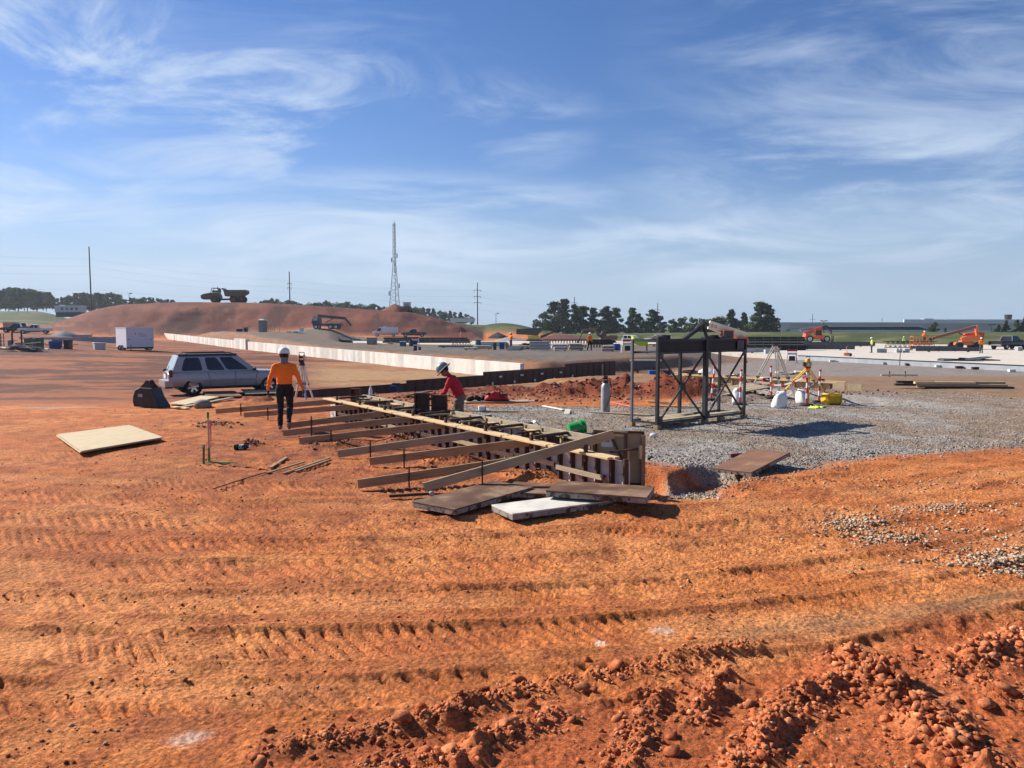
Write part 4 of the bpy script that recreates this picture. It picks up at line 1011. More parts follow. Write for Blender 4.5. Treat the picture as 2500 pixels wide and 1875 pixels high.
# red tool bags on a board
def tools():
    a = gp(1208, 983)
    o = MB().box((0, 0, .035), (2.3, .6, .05)).obj('board', M_KICKG, None, bevel=.004, label='grey board on gravel carrying the red tool bag', cat='board'); o.location = a; o.rotation_euler = (0, 0, R(8))
    t = thing('tool_bag', 'red and black tool bag lying open on a board', 'tool bag', a + Vector((.05, .05, .06)), R(8))
    M_ = mat('red_bag', (.42, .025, .025), .7, var=.3, vscale=9, bump=.4, bscale=20); D_ = mat('black_bag', (.02, .018, .018), .8, var=.3, bump=.4, bscale=20)
    r_ = random.Random(4); rings = []
    for i in range(11):
        f = i / 10; rx = -.42 + .84 * f; hh = .30 * (math.sin(math.pi * min(1, f * .9 + .08)) ** .6) * (.75 + .5 * r_.random())
        rings.append([Vector((rx, .20 * math.cos(q) * (.8 + .35 * r_.random()), max(.0, hh * .5 + hh * .55 * math.sin(q) * (.8 + .4 * r_.random())))) for q in [2 * math.pi * k / 14 for k in range(14)]])
    MB().loft(rings).obj('bag', M_, t, 50)
    for k, (x, y, z, rx, rz_) in enumerate(((-.25, -.08, .26, .14, .5), (.02, -.06, .31, .12, -.4), (.28, -.1, .22, .13, .9), (.12, -.2, .12, .1, .2))): MB().box((x, y, z), (rx * 2, .12, .07), rz_, None).obj('flap', D_ if k % 2 == 0 else M_, t, bevel=.025)
    MB().path([(-.3, -.05, .28), (-.1, -.12, .42), (.1, -.1, .42), (.25, -.02, .26)], .016, 6).obj('strap', D_, t, 60)
    t2 = thing('tool_belt', 'black tool belt heaped on the board beside the red bag', 'tool belt', a + Vector((-.65, -.02, .06)), R(20))
    for k in range(5): MB().ell((-.25 + .12 * k, .06 * (k % 2), .07 + .03 * (k % 3)), (.13, .09, .09), 10, 6, Matrix.Rotation(.5 * k, 3, 'Z')).obj('pouch', D_, t2, 60)
    c = gp(1287, 982); g = thing('work_lamp', 'white tube tool lying at the end of the board', 'tool', c + Vector((0, 0, .05)), R(-25))
    MB().tube((-.3, 0, 0), (.3, 0, .02), .025, .02).obj('tube', M_WHITEP, g); MB().tube((.3, 0, .02), (.42, 0, .02), .04, .03).obj('head', M_BLACKP, g)
tools()
t = thing('concrete_block', 'small white block with a dark hole standing on the gravel', 'block', gp(1176, 1003), R(10))
MB().box((0, 0, .08), (.18, .14, .16)).obj('shell', M_WHITEP, t, bevel=.008); MB().box((.1, 0, .08), (.03, .1, .1)).obj('hole', M_BLACKP, t)
plank(gp(1123, 998, .02), gp(1265, 1008, .02), .06, .03, M_KICKG, 'long thin pale batten on gravel passing the white block', 'batten', 'batten')
g_w = 'bent white corner pieces on the gravel'
for px, py, rz, lb in ((1306, 1040, .4, 'bent white corner piece lying near the footing form'), (1387, 1010, 1.2, 'bent white corner piece with a round grey lump')):
    t = thing('corner_offcut', lb, 'offcut', gp(px, py), rz, g_w)
    MB().bar((-.16, 0, .01), (0, 0, .13), .16, .012).obj('leaf', M_LABEL, t); MB().bar((0, 0, .13), (.14, 0, .0), .16, .012).obj('leaf', M_LABEL, t)
plank(gp(1326, 993, .02), gp(1376, 1003, .02), .09, .025, M_LABEL, 'pale splintered lath on the gravel', 'lath', 'lath')
o = MB().path([gp(1486, 981, .02), gp(1510, 988, .02), gp(1540, 994, .02)], .022, 8).obj('pipe', mat('pink_pipe', (.52, .11, .12), .5), None, 40, label='short pink pipe lying by the foot of the steel frame', cat='pipe')
o = MB().ell((0, 0, .03), (.09, .06, .05), 10, 7).obj('crumpled_bag', M_SACK, None, 60, label='crumpled white bag on gravel in front of the steel frame', cat='bag'); o.location = gp(1596, 1066)
t = thing('power_drill', 'cordless drill lying in front of the tilted rusty panel', 'drill', gp(1802, 1155, .045), R(5))
MB().lathe([(.0, -.16), (.035, -.155), (.04, -.05), (.045, .05), (.03, .1), (.012, .14), (.012, .17)], n=12, axis='x').obj('body', mat('dark_red_tool', (.16, .03, .03), .5), t, 40)
MB().box((.08, .0, -.0), (.05, .13, .05)).obj('grip', M_BLACKP, t, bevel=.01); MB().box((.09, -.1, .0), (.1, .07, .07)).obj('battery', M_REDP, t, bevel=.008)

# ================================================================ survey tripods, posts, bags
def tripod(name, label, apex, feet, m, mj, head, group=None, r=.018, rail=True):
    t = thing(name, label, 'tripod', (apex.x, apex.y, min(f.z for f in feet)), 0, group); L = t.location
    MB().lathe([(.10, -.03), (.115, -.02), (.115, .0), (.09, .015)], apex - L, 16).obj('head_plate', head, t, 40)
    for f in feet:
        d = (f - apex); side = d.cross(Vector((0, 0, 1))).normalized() * .035
        a = apex + Vector((d.x, d.y, 0)).normalized() * .07 + Vector((0, 0, -.03)) - L; mid = apex.lerp(f, .56) - L
        lg = MB()
        for s_ in (-1, 1): lg.bar(a + side * s_, mid + side * s_, .032, .034)
        leg = lg.obj('leg', m, t)
        MB().bar(apex.lerp(f, .5) - L, f - L, .056, .05).obj('lower_leg', m, leg)
        MB().bar(apex.lerp(f, .545) - L, apex.lerp(f, .575) - L, .11, .05).obj('clamp', mj, leg)
        MB().tube(apex.lerp(f, .96) - L, f - L, .024, .006).obj('foot', M_BLACKP, leg)
    return t
ap = at(1892, 842, 25.2)
tripod('survey_tripod', 'tall pale aluminium tripod with empty flat head beside white sandbags', ap, [gp(1824, 957), gp(1906, 985), gp(1947, 981)], M_ALU, M_BLACKP, mat('dark_head', (.05, .06, .07), .5, .3))
ap = at(1972, 897, 25.6)
t = tripod('survey_tripod', 'yellow tripod carrying a laser level', ap, [gp(1918, 958), gp(1974, 984), gp(2012, 962)], M_YELL, M_RUSTF, mat('red_head', (.5, .06, .03), .5))
t = thing('laser_level', 'yellow laser level with black handle on the yellow tripod', 'laser level', ap + Vector((0, 0, .016)))
MB().box((0, 0, .09), (.2, .17, .17)).obj('body', mat('olive_yellow', (.42, .33, .05), .5, var=.2), t, bevel=.02)
MB().lathe([(.075, .17), (.075, .26), (.06, .28)], n=16).obj('turret', M_YELL, t, 40)
MB().path([(-.06, 0, .27), (-.06, 0, .34), (.06, 0, .34), (.06, 0, .27)], .012, 6).obj('handle', M_BLACKP, t)
MB().box((-.125, -.02, .09), (.06, .12, .15)).obj('battery_box', M_BLACKP, t, bevel=.01); MB().box((-.02, -.09, .08), (.07, .012, .11)).obj('panel', M_LABEL, t)
def marker_post(px, pyb, lean, lb):
    b = gp(px, pyb); t = thing('marker_post', lb, 'marker post', b, 0, 'red and white marker posts round the tripods')
    MB().lathe([(.21, 0), (.22, .03), (.20, .07), (.06, .09)], n=18).obj('rubber_base', M_RUBBER, t, 40)
    H = 1.02; n = 6; top = Vector(lean)
    for k in range(n):
        p0 = top * (k / n) + Vector((0, 0, .07 + H * k / n)); p1 = top * ((k + 1) / n) + Vector((0, 0, .07 + H * (k + 1) / n))
        MB().tube(p0, p1, .034, .034, 12).obj('band', M_WHITEP if k % 2 else M_REDP, t, 40)
    MB().lathe([(.038, 0), (.045, .02), (.045, .05), (.02, .07)], top + Vector((0, 0, .07 + H)), 12).obj('cap', M_REDP, t, 40)
for px, py, ln, lb in ((1736, 978, (.10, 0, 0), 'leaning red and white marker post seen through the steel frame'), (1806, 988, (.03, 0, 0), 'red and white marker post beside the steel frame right in front of a sandbag'), (1883, 972, (-.04, 0, 0), 'red and white marker post behind the aluminium tripod'), (1969, 991, (.0, 0, 0), 'red and white marker post in front of the yellow tripod'), (1999, 983, (.02, 0, 0), 'red and white marker post between yellow tripod and yellow case')):
    marker_post(px, py, ln, lb)
def sack(px, py, s, lb, rz=0.0):
    t = thing('sandbag', lb, 'sandbag', gp(px, py), rz, 'white sandbags on the tripod feet')
    rings = []; n = 22; r_ = random.Random(int(px)); ph = [r_.random() * 6 for _ in range(4)]
    for z, a, sh in ((0, .86, 0), (.03, 1.0, 0), (.10, 1.02, .0), (.20, .98, .01), (.30, .92, .02), (.38, .84, .035), (.44, .70, .05), (.47, .45, .06)):
        rings.append([Vector((.24 * a * math.copysign(abs(math.cos(q)) ** .75, math.cos(q)) * (1 + .07 * math.sin(3 * q + ph[0] + z * 8) + .04 * math.sin(5 * q + ph[1] - z * 14)) + sh, .17 * a * math.copysign(abs(math.sin(q)) ** .75, math.sin(q)) * (1 + .08 * math.sin(4 * q + ph[2] + z * 10)), z + (.05 * z / .47) * math.sin(2 * q + ph[3]))) * s for q in [2 * math.pi * k / n for k in range(n)]])
    MB().loft(rings).obj('sack', M_SACK, t, 70)
    rr = [[Vector((.15 * a * math.cos(q) + .06, .06 * a * math.sin(q), z + .02 * math.sin(3 * q + ph[0]))) * s for q in [2 * math.pi * k / n for k in range(n)]] for z, a in ((.45, 1.0), (.49, 1.15), (.525, 1.05))]
    MB().loft(rr).obj('folded_top', M_SACK, t, 70)
sack(1903, 996, .95, 'white sandbag standing over the middle foot of the aluminium tripod'); sack(1800, 984, .95, 'white sandbag half behind the post of the steel frame', 1); sack(1957, 985, .9, 'white sandbag leaning beside the right foot of the aluminium tripod', 2)
def ycase():
    t = thing('equipment_case', 'yellow ribbed equipment case lying on the gravel', 'case', gp(2030, 988), R(10))
    MB().box((0, 0, .2), (.62, .38, .36)).obj('shell', M_YELL, t, bevel=.06)
    for k in range(7): MB().box((-.2 + .055 * k, -.192, .2), (.028, .02, .30)).obj('rib', M_YELL, t, bevel=.006)
    for x in (-.22, .2): MB().box((x, -.2, .2), (.035, .02, .37)).obj('strap', mat('dark_yellow', (.5, .28, .01), .5), t, bevel=.004)
    MB().box((0, 0, .39), (.2, .05, .03)).obj('handle', M_YELL, t, bevel=.008)
ycase()
def vest(loc, rz, lb):
    t = thing('safety_vest', lb, 'vest', loc, rz); n = 12
    rows_ = [[Vector((.36 * (i / 7 - .5) * 1.4, .3 * (j / 7 - .5) * 1.2, .03 + .05 * math.sin(1.7 * i + j) * math.cos(j * 1.3))) for j in range(8)] for i in range(8)]
    o = MB().loft(rows_, caps=False, closed=False).obj('cloth', M_LIME, t, 70); sm = o.modifiers.new('thick', 'SOLIDIFY'); sm.thickness = .02
    for k in (-.1, .1): MB().box((k, -.02, .085), (.04, .3, .012)).obj('reflective_band', M_BLACKP, t)
vest(gp(1996, 996), .6, 'crumpled lime safety vest by the base of a marker post')
def tape(a, b, sag, lb):
    a = Vector(a); b = Vector(b); pts = [a.lerp(b, k / 10) + Vector((0, 0, -sag * 4 * (k / 10) * (1 - k / 10))) for k in range(11)]
    t = thing('barrier_tape', lb, 'tape', (a + b) / 2, 0, 'striped barrier tape between the marker posts'); L = t.location
    for k in range(10):
        mb = MB(); mb.bar(pts[k] - L, pts[k + 1] - L, .004, .05); mb.obj('stripe', M_REDP if k % 3 == 0 else M_WHITEP, t)
tape(at(1812, 922, 24.6), at(1880, 940, 25.2), .06, 'striped tape from the steel frame post to the post behind the tripod'); tape(at(1882, 940, 25.4), at(1968, 918, 24.5), .10, 'striped tape passing under the aluminium tripod'); tape(at(1969, 948, 24.4), at(1999, 925, 24.9), .03, 'striped tape between the posts at the yellow tripod')
# total station by the car
ap = at(737, 890, 25)
tripod('survey_tripod', 'tripod with a surveying instrument standing behind the person in orange', ap, [at(747, 976, 24.2), at(765, 975, 25.2), at(722, 970, 26)], M_ALU, M_BLACKP, M_BLACKP)
t = thing('total_station', 'pale surveying instrument with carrying handle on the tripod near the car', 'instrument', ap + Vector((0, 0, .016)))
MB().lathe([(.07, 0), (.07, .05), (.05, .06)], n=14).obj('base', M_BLACKP, t, 40)
for x in (-.07, .07): MB().box((x, 0, .16), (.045, .12, .2)).obj('standard', mat('pale_yellow_case', (.55, .47, .28), .5), t, bevel=.012)
MB().tube((0, -.1, .2), (0, .1, .2), .04, .035, 12).obj('telescope', M_BLACKP, t, 40)
MB().path([(-.07, 0, .25), (-.07, 0, .33), (.07, 0, .33), (.07, 0, .25)], .012, 6).obj('handle', M_BLACKP, t); MB().box((0, -.07, .09), (.14, .02, .06)).obj('display', M_BLACKP, t)
t.scale = (1.15,) * 3
# ================================================================ people
M_SKIN = mat('skin', (.26, .13, .085), .6, var=.1)
def cloth(name, col): return mat(name, col, .9, var=.16, vscale=5, bump=.35, bscale=14)
C_ORANGE = cloth('orange_shirt', (.95, .21, .018)); C_RED = cloth('red_shirt', (.48, .022, .035)); C_BLACK = cloth('black_trousers', (.014, .014, .016))
C_KHAKI = cloth('khaki_trousers', (.17, .135, .10)); C_NAVY = cloth('navy_trousers', (.03, .035, .06)); C_LIME = cloth('lime_shirt', (.55, .68, .12)); C_GREYT = cloth('grey_trousers', (.08, .085, .09))
M_GLOVE = mat('dark_glove', (.02, .024, .026), .8); M_BOOT = mat('dusty_boot', (.22, .19, .17), .85, var=.2); M_BOOTD = mat('dark_boot', (.03, .027, .025), .8)
M_HAIR = mat('dark_hair', (.012, .010, .009), .7)
def person(label, loc, rz, joints, shirt, trousers, hand, boot, hat, voxel=.011, hat_col=M_WHITEP, brim='peak', hair=True, scale=1.0, group=None, hood=None):
    """joints are metres in the body's own frame: +y is the way the body faces, z up"""
    J = {k: Vector(v) for k, v in joints.items()}
    t = thing('person', label, 'person', loc, rz, group, scale)
    prims = []; mb = MB()
    def cap(a, b, ra, rb, tag_, fx=1.0):
        a = Vector(a); b = Vector(b); prims.append((a, b, (ra + rb) / 2, tag_))
        d = (b - a); L = d.length or .01; d = d / L if d.length else Vector((0, 0, 1))
        e = Vector((1, 0, 0)) if abs(d.x) < .9 else Vector((0, 1, 0)); w = (e - d * e.dot(d)).normalized(); h = d.cross(w)
        rings = []; n = 14
        for k in range(-3, 1): q = k * math.pi / 6.2; rings.append((a + d * (ra * math.sin(q)), ra * math.cos(q)))
        for k in range(0, 4): q = k * math.pi / 6.2; rings.append((b + d * (rb * math.sin(q)), rb * math.cos(q)))
        mb.loft([[p + (w * math.cos(2 * math.pi * i / n) * fx + h * math.sin(2 * math.pi * i / n)) * r for i in range(n)] for p, r in rings])
    def torso(pts):                                         # (centre, half width, half depth)
        n = 18; rings = []
        for i, (c, wx, wy) in enumerate(pts):
            nx = pts[min(i + 1, len(pts) - 1)][0] - pts[max(i - 1, 0)][0]; up = nx.normalized(); wv = (J['sr'] - J['sl']).normalized(); wv = (wv - up * wv.dot(up)).normalized(); hv = up.cross(wv)
            rings.append([c + wv * wx * math.copysign(abs(math.cos(q)) ** .8, math.cos(q)) + hv * wy * math.copysign(abs(math.sin(q)) ** .8, math.sin(q)) for q in [2 * math.pi * k / n for k in range(n)]])
        mb.loft(rings)
    hip, ch, nk, hd = J['hip'], J['chest'], J['neck'], J['head']
    waist = hip.lerp(ch, .42)
    torso([(hip + (hip - waist) * .35, .135, .105), (hip, .172, .128), (waist, .165, .122), (ch, .198, .135), (ch.lerp(nk, .55), .19, .105), (ch.lerp(nk, .85), .10, .08)])
    prims.append((hip + (hip - waist) * .4, hip.lerp(waist, .35), .17, 'trousers')); prims.append((hip.lerp(waist, .62), ch.lerp(nk, .6), .17, 'shirt'))
    cap(ch.lerp(nk, .6), nk.lerp(hd, .5), .062, .055, 'skin')
    hu = (hd - nk).normalized(); fw = Vector(J.get('face', Vector((0, 1, 0)))).normalized(); fw = (fw - hu * fw.dot(hu)).normalized(); sdv = fw.cross(hu)
    cap(hd + hu * -.035 + fw * .02, hd + hu * .055 - fw * .005, .078, .09, 'skin'); cap(hd - hu * .09 + fw * .045, hd - hu * .06 + fw * .06, .04, .045, 'skin')
    cap(hd + fw * .085, hd + fw * .112 - hu * .03, .012, .016, 'skin')
    for s_ in (-1, 1): cap(hd + sdv * .085 * s_ + hu * .015, hd + sdv * .088 * s_ - hu * .03, .016, .013, 'skin'); cap(hd + fw * .088 + sdv * .032 * s_ + hu * .012, hd + fw * .09 + sdv * .034 * s_ + hu * .012, .012, .012, 'skin')
    for sd in ('l', 'r'):
        s_, e_, w_, h_ = J['s' + sd], J['e' + sd], J['w' + sd], J['h' + sd]
        cap(ch.lerp(nk, .80), s_, .070, .072, 'shirt'); cap(s_, e_, .068, .054, 'shirt'); cap(e_, w_, .053, .038, 'shirt')
        hdv = (h_ - w_).normalized(); cap(w_, w_ + hdv * .02, .032, .031, 'hand'); cap(w_ + hdv * .04, w_ + hdv * .085, .036, .034, 'hand', .7)
        pn = hdv.cross(Vector((0, 0, 1)) if abs(hdv.z) < .8 else Vector((1 if sd == 'r' else -1, 0, 0))).normalized(); cr = hdv.cross(pn).normalized()
        curl = cr * (.02)
        for k, fl in enumerate((.066, .075, .07, .055)):
            b0 = w_ + hdv * .10 + pn * (.03 - .02 * k); m0 = b0 + hdv * fl * .55 + curl * .4; e0 = m0 + hdv * fl * .4 + curl * 1.2
            cap(b0, m0, .0105, .0098, 'hand'); cap(m0, e0, .0098, .0085, 'hand')
        b0 = w_ + hdv * .045 + pn * .034; cap(b0, b0 + hdv * .04 + pn * .022 + curl * .3, .013, .0115, 'hand'); cap(b0 + hdv * .04 + pn * .022, b0 + hdv * .075 + pn * .02, .0115, .010, 'hand')
        hp, kn, an, to = J['p' + sd], J['k' + sd], J['a' + sd], J['t' + sd]
        cap(hp, kn, .104, .072, 'trousers'); cap(kn, kn.lerp(an, .35), .070, .068, 'trousers'); cap(kn.lerp(an, .35), an, .068, .056, 'trousers')
        td = (to - an); cap(an + Vector((0, 0, -.035)) - Vector((td.x, td.y, 0)).normalized() * .035, an.lerp(to, .55) + Vector((0, 0, -.01)), .05, .048, 'boot'); cap(an.lerp(to, .5) + Vector((0, 0, -.012)), to, .048, .036, 'boot')
    o = mb.obj('body', None, t)
    rm = o.modifiers.new('r', 'REMESH'); rm.mode = 'VOXEL'; rm.voxel_size = voxel; rm.use_smooth_shade = True
    sm = o.modifiers.new('s', 'SMOOTH'); sm.iterations = 3; sm.factor = .5
    baked(o); me = o.data
    for m_ in (shirt, trousers, M_SKIN, hand, boot): me.materials.append(m_)
    idx = {'shirt': 0, 'trousers': 1, 'skin': 2, 'hand': 3, 'boot': 4}
    n = len(me.polygons); C_ = np.empty(n * 3); me.polygons.foreach_get('center', C_); C_ = C_.reshape(-1, 3)
    best = np.full(n, 9.0); lab = np.zeros(n, np.int32)
    for a, b, r, tg in prims:
        A_ = np.array(a); V_ = np.array(b) - A_; q = np.clip(((C_ - A_) @ V_) / max(V_ @ V_, 1e-9), 0, 1)
        d = np.linalg.norm(C_ - A_ - q[:, None] * V_, axis=1) - r
        u_ = d < best; best[u_] = d[u_]; lab[u_] = idx[tg]
    if voxel < .015:                                        # creases in the cloth
        nvv = len(me.vertices); co = np.empty(nvv * 3); me.vertices.foreach_get('co', co); co = co.reshape(-1, 3); no = np.empty(nvv * 3); me.vertices.foreach_get('normal', no); no = no.reshape(-1, 3)
        clothv = np.zeros(nvv); pl = np.empty(len(me.loops), np.int32); me.loops.foreach_get('vertex_index', pl); ls = np.empty(n, np.int32); me.polygons.foreach_get('loop_total', ls); np.maximum.at(clothv, pl, np.repeat((lab < 2).astype(float), ls))
        f1 = fbm(co[:, 0] * 9 + co[:, 1] * 5, co[:, 2] * 16 + co[:, 0] * 8, 3, 3); f2 = fbm(co[:, 1] * 12 + co[:, 2] * 7, co[:, 2] * 9 - co[:, 0] * 14, 3, 5)
        co = co + no * (clothv * (.020 * f1 - .016 * np.abs(f2) * 2))[:, None]; me.vertices.foreach_set('co', co.ravel())
    me.polygons.foreach_set('material_index', lab); me.polygons.foreach_set('use_smooth', np.ones(n, bool)); me.update()
    # hat
    Mh = Matrix((sdv, fw, hu)).transposed(); Mh4 = Matrix.Translation(hd + hu * .055) @ Mh.to_4x4()
    h = MB(); rings = []
    for z, r in ((-.012, 1.0), (.02, 1.0), (.06, .93), (.09, .78), (.112, .52), (.122, .2), (.123, .01)):
        rings.append([Vector((.126 * r * math.cos(q), .148 * r * math.sin(q), z * 1.12)) for q in [2 * math.pi * k / 20 for k in range(20)]])
    h.loft(rings); h.move(Mh4); ho = h.obj('hard_hat', hat_col, t, 50)
    b = MB()
    if brim == 'full': b.loft([[Vector((.118 * a * math.cos(q), .138 * a * math.sin(q), z)) for q in [2 * math.pi * k / 20 for k in range(20)]] for a, z in ((.98, .0), (1.45, -.022), (1.45, -.028), (.98, -.008))])
    else: b.loft([[Vector((.10 * c, .11, -.008)), Vector((.085 * c, .20 - .03 * abs(c), -.022))] for c in (-1, -.5, 0, .5, 1)] , caps=False, closed=False); b.loft([[Vector((.122 * math.cos(q) * a, .142 * math.sin(q) * a, z)) for q in [2 * math.pi * k / 20 for k in range(20)]] for a, z in ((.98, -.016), (1.03, -.016), (1.03, -.004), (.98, -.002))])
    b.move(Mh4); b.obj('brim', hat_col, ho, 50)
    if hair: MB().ell(hd - fw * .012 + hu * .02, (.096, .1, .085), 14, 8, Mh).obj('hair', M_HAIR, t, 60)
    if hood: MB().path([hd - hu * .045 - fw * .005, hd - hu * .10 - fw * .008, nk - hu * .02], [.094, .080, .085], 14).obj('neck_cloth', hood, t, 60)
    return t
STAND = dict(hip=(0, 0, .95), chest=(0, .01, 1.27), neck=(0, 0, 1.48), head=(0, .025, 1.62), face=(0, 1, 0), sl=(-.195, 0, 1.39), sr=(.195, 0, 1.39), el=(-.26, -.03, 1.14), er=(.26, -.03, 1.14), wl=(-.27, .05, .89), wr=(.27, .05, .89), hl=(-.27, .08, .8), hr=(.27, .08, .8),
             pl=(-.095, 0, .90), pr=(.095, 0, .90), kl=(-.11, .03, .50), kr=(.11, .03, .50), al=(-.12, -.01, .10), ar=(.12, -.01, .10), tl=(-.13, .16, .04), tr=(.13, .16, .04))
def pose(**k): d = dict(STAND); d.update(k); return d
# walking away, arms held out a little, left foot down and right heel lifted
p = gp(697, 1050)
person('person in an orange long-sleeved shirt and black trousers walking towards the parked car', p, R(12), pose(el=(-.295, -.04, 1.14), wl=(-.345, .03, .90), hl=(-.35, .05, .80), er=(.295, -.02, 1.14), wr=(.38, .06, .90), hr=(.395, .08, .80), kl=(-.10, .06, .50), al=(-.11, .02, .10), tl=(-.12, .19, .04), kr=(.10, .09, .50), ar=(.09, -.20, .20), tr=(.09, -.10, .06)), C_ORANGE, C_BLACK, M_GLOVE, M_BOOT, None, voxel=.010, scale=1.075, hood=cloth('grey_neck_cloth', (.17, .185, .20)))
# bending over the form, facing left
p = gp(1104, 1050); p.z = -.22
person('person in a red shirt and grey full-brim hard hat bending over the footing form', Vector((p.x + .36, 17.4, -.22)), R(83), pose(hip=(0, -.04, .95), chest=(0, .08, 1.26), neck=(0, .20, 1.46), head=(0, .31, 1.57), face=(0, .75, -.65), sl=(-.195, .15, 1.39), sr=(.195, .15, 1.39), el=(-.24, .26, 1.12), wl=(-.20, .50, .98), hl=(-.18, .60, .97), er=(.25, .10, 1.11), wr=(.24, .12, .86), hr=(.23, .14, .77), kl=(-.10, .04, .50), kr=(.11, .0, .50)), C_RED, C_KHAKI, M_GLOVE, M_BOOTD, None, voxel=.010, hat_col=mat('grey_hard_hat', (.19, .22, .24), .4, var=.08), brim='full', scale=1.05)
# workers across the yard and the slab
V_ = .022
def far_person(label, px, d, z, rz, shirt, trousers, **k):
    return person(label, Vector((lat(px, d), d, zg(lat(px, d), d) if z is None else z)), rz, pose(**k), shirt, trousers, M_GLOVE, M_BOOTD, None, voxel=V_, group=None)
far_person('person in orange shirt standing by lumber with forearms raised beside the striped board', 1247, 80, .12, R(-60), C_ORANGE, C_GREYT, wr=(.2, .28, 1.12), hr=(.18, .37, 1.14), er=(.25, .05, 1.13))
far_person('person in orange shirt striding with a bag past the steel joists', 1440, 77, .12, R(-150), C_ORANGE, C_BLACK, kl=(-.1, .16, .52), al=(-.1, .12, .1), tl=(-.1, .28, .05), kr=(.1, -.05, .5), ar=(.1, -.25, .12), tr=(.1, -.12, .05))
far_person('person in lime shirt and dark trousers walking on the concrete slab', 2130, 89, -.5, R(75), C_LIME, C_NAVY)
far_person('person in orange shirt standing on the slab between boom lift and black pickup', 2398, 87, -.5, R(-5), C_ORANGE, C_GREYT, er=(.27, .0, 1.15), wr=(.14, .2, 1.08), hr=(.08, .26, 1.08), el=(-.27, .0, 1.15), wl=(-.14, .2, 1.08), hl=(-.08, .26, 1.08))
far_person('tiny orange-clad person beyond the long black stack', 1125, 170, -.5, R(40), C_ORANGE, C_ORANGE)
far_person('tiny orange-clad person standing on grass behind the joist stacks', 1639, 128, None, R(100), C_ORANGE, C_GREYT)
far_person('small person in lime shirt on the bank beyond the black joists', 2208, 132, None, R(10), C_LIME, C_GREYT)
# ================================================================ vehicles
M_GLASS = glass('dark_glass', (.02, .024, .028)); M_GLASSL = glass('bright_glass', (.30, .36, .40), .1)
M_CHROME = mat('chrome', (.65, .65, .66), .2, .9, var=.05); M_TAIL = mat('tail_lamp', (.12, .008, .010), .25, var=.1); M_LAMP = mat('head_lamp', (.6, .6, .58), .15, var=.05)
M_DARKTRIM = mat('dark_trim', (.018, .018, .02), .6)
def paint(name, col, metal=0.0, rough=.3, dirt=(.30, .14, .07)):
    """car paint with dust of the site low on the sides"""
    if name in MATS: return MATS[name]
    m = mat(name, col, rough, metal, var=.04, spec=.5, coat=.5 if sum(col) > .2 else .1); t = m.node_tree; b = t.nodes['Principled BSDF']; l = b.inputs['Base Color'].links[0].from_socket
    c = N(t, 'ShaderNodeTexCoord'); s = N(t, 'ShaderNodeSeparateXYZ'); t.links.new(c.outputs['Object'], s.inputs[0])
    n = N(t, 'ShaderNodeTexNoise'); n.inputs['Scale'].default_value = 3; n.inputs['Detail'].default_value = 6; t.links.new(c.outputs['Object'], n.inputs['Vector'])
    h = math_node(t, 'SUBTRACT', 1.05, s.outputs[2]); f = math_node(t, 'MULTIPLY', math_node(t, 'MULTIPLY', h, n.outputs['Fac'], True), .62, True)
    mx = N(t, 'ShaderNodeMix', data_type='RGBA'); t.links.new(f, mx.inputs['Factor']); t.links.new(l, mx.inputs['A']); mx.inputs['B'].default_value = (*dirt, 1); t.links.new(mx.outputs['Result'], b.inputs['Base Color'])
    return m
def wheel(parent, x, y, r, w, rim=M_ALU, spokes=6, big=False):
    s = 1 if y > 0 else -1
    o = MB().lathe([(r * .62, -w / 2), (r * .9, -w / 2), (r, -w * .36), (r, w * .36), (r * .9, w / 2), (r * .62, w / 2), (r * .62, -w / 2)], n=28, axis='y', caps=False).obj('wheel', M_RUBBER, parent, 40); o.location = (x, y, r)
    rb = MB().lathe([(r * .64, -w * .3), (r * .64, w * .44), (r * .58, w * .44), (r * .55, w * .25), (.02, w * .2), (.02, -w * .3)], n=28, axis='y')
    if s < 0: rb.v = [(p[0], -p[1], p[2]) for p in rb.v]
    ro = rb.obj('rim', mat('rim_dark', (.05, .05, .052), .5, .5) if spokes else rim, o, 40)
    for k in range(spokes):
        a = 2 * math.pi * k / spokes + .2; MB().bar((.02 * math.cos(a), s * w * .38, .02 * math.sin(a)), (r * .60 * math.cos(a), s * w * .42, r * .60 * math.sin(a)), .03, r * .2, up=(0, 0, 1) if abs(math.sin(a)) < .7 else (1, 0, 0)).obj('spoke', rim, o)
    MB().lathe([(r * .16, 0), (r * .16, w * .46 * s)], n=12, axis='y').obj('hub', rim, o, 40)
    if big:
        for k in range(16):
            a = 2 * math.pi * k / 16; MB().bar((r * .99 * math.cos(a), -w * .48, r * .99 * math.sin(a)), (r * 1.0 * math.cos(a + .12), 0.0, r * 1.0 * math.sin(a + .12)), r * .1, r * .09, (math.cos(a), 0, math.sin(a))).obj('lug', M_RUBBER, o); MB().bar((r * .99 * math.cos(a + .2), w * .48, r * .99 * math.sin(a + .2)), (r * math.cos(a + .08), 0, r * math.sin(a + .08)), r * .1, r * .09, (math.cos(a), 0, math.sin(a))).obj('lug', M_RUBBER, o)
    return o
def car_ring(x, z0, z1, w0, w1, crown=.02):
    h = z1 - z0; half = [(w0 * .9, z0), (w0, z0 + .06 * h), (w1 * .985, z0 + .22 * h), (w1, z0 + .42 * h), (w1 * .995, z0 + .62 * h), (w1 * .975, z0 + .82 * h), (w1 * .945, z1 - .06 * h), (w1 * .90, z1), (w1 * .72, z1 + crown * .6), (w1 * .4, z1 + crown)]
    pts = half + [(-a, b) for a, b in reversed(half)]
    return [Vector((x, p[0], p[1])) for p in pts]
def arches(o, xs, r, w, hw):
    mb = MB()
    for x in xs:
        for s in (-1, 1): mb.lathe([(r, s * (hw - w)), (r, s * (hw + .2))], (x, 0, r * .93), 24, 'y')
    return cut(o, mb)
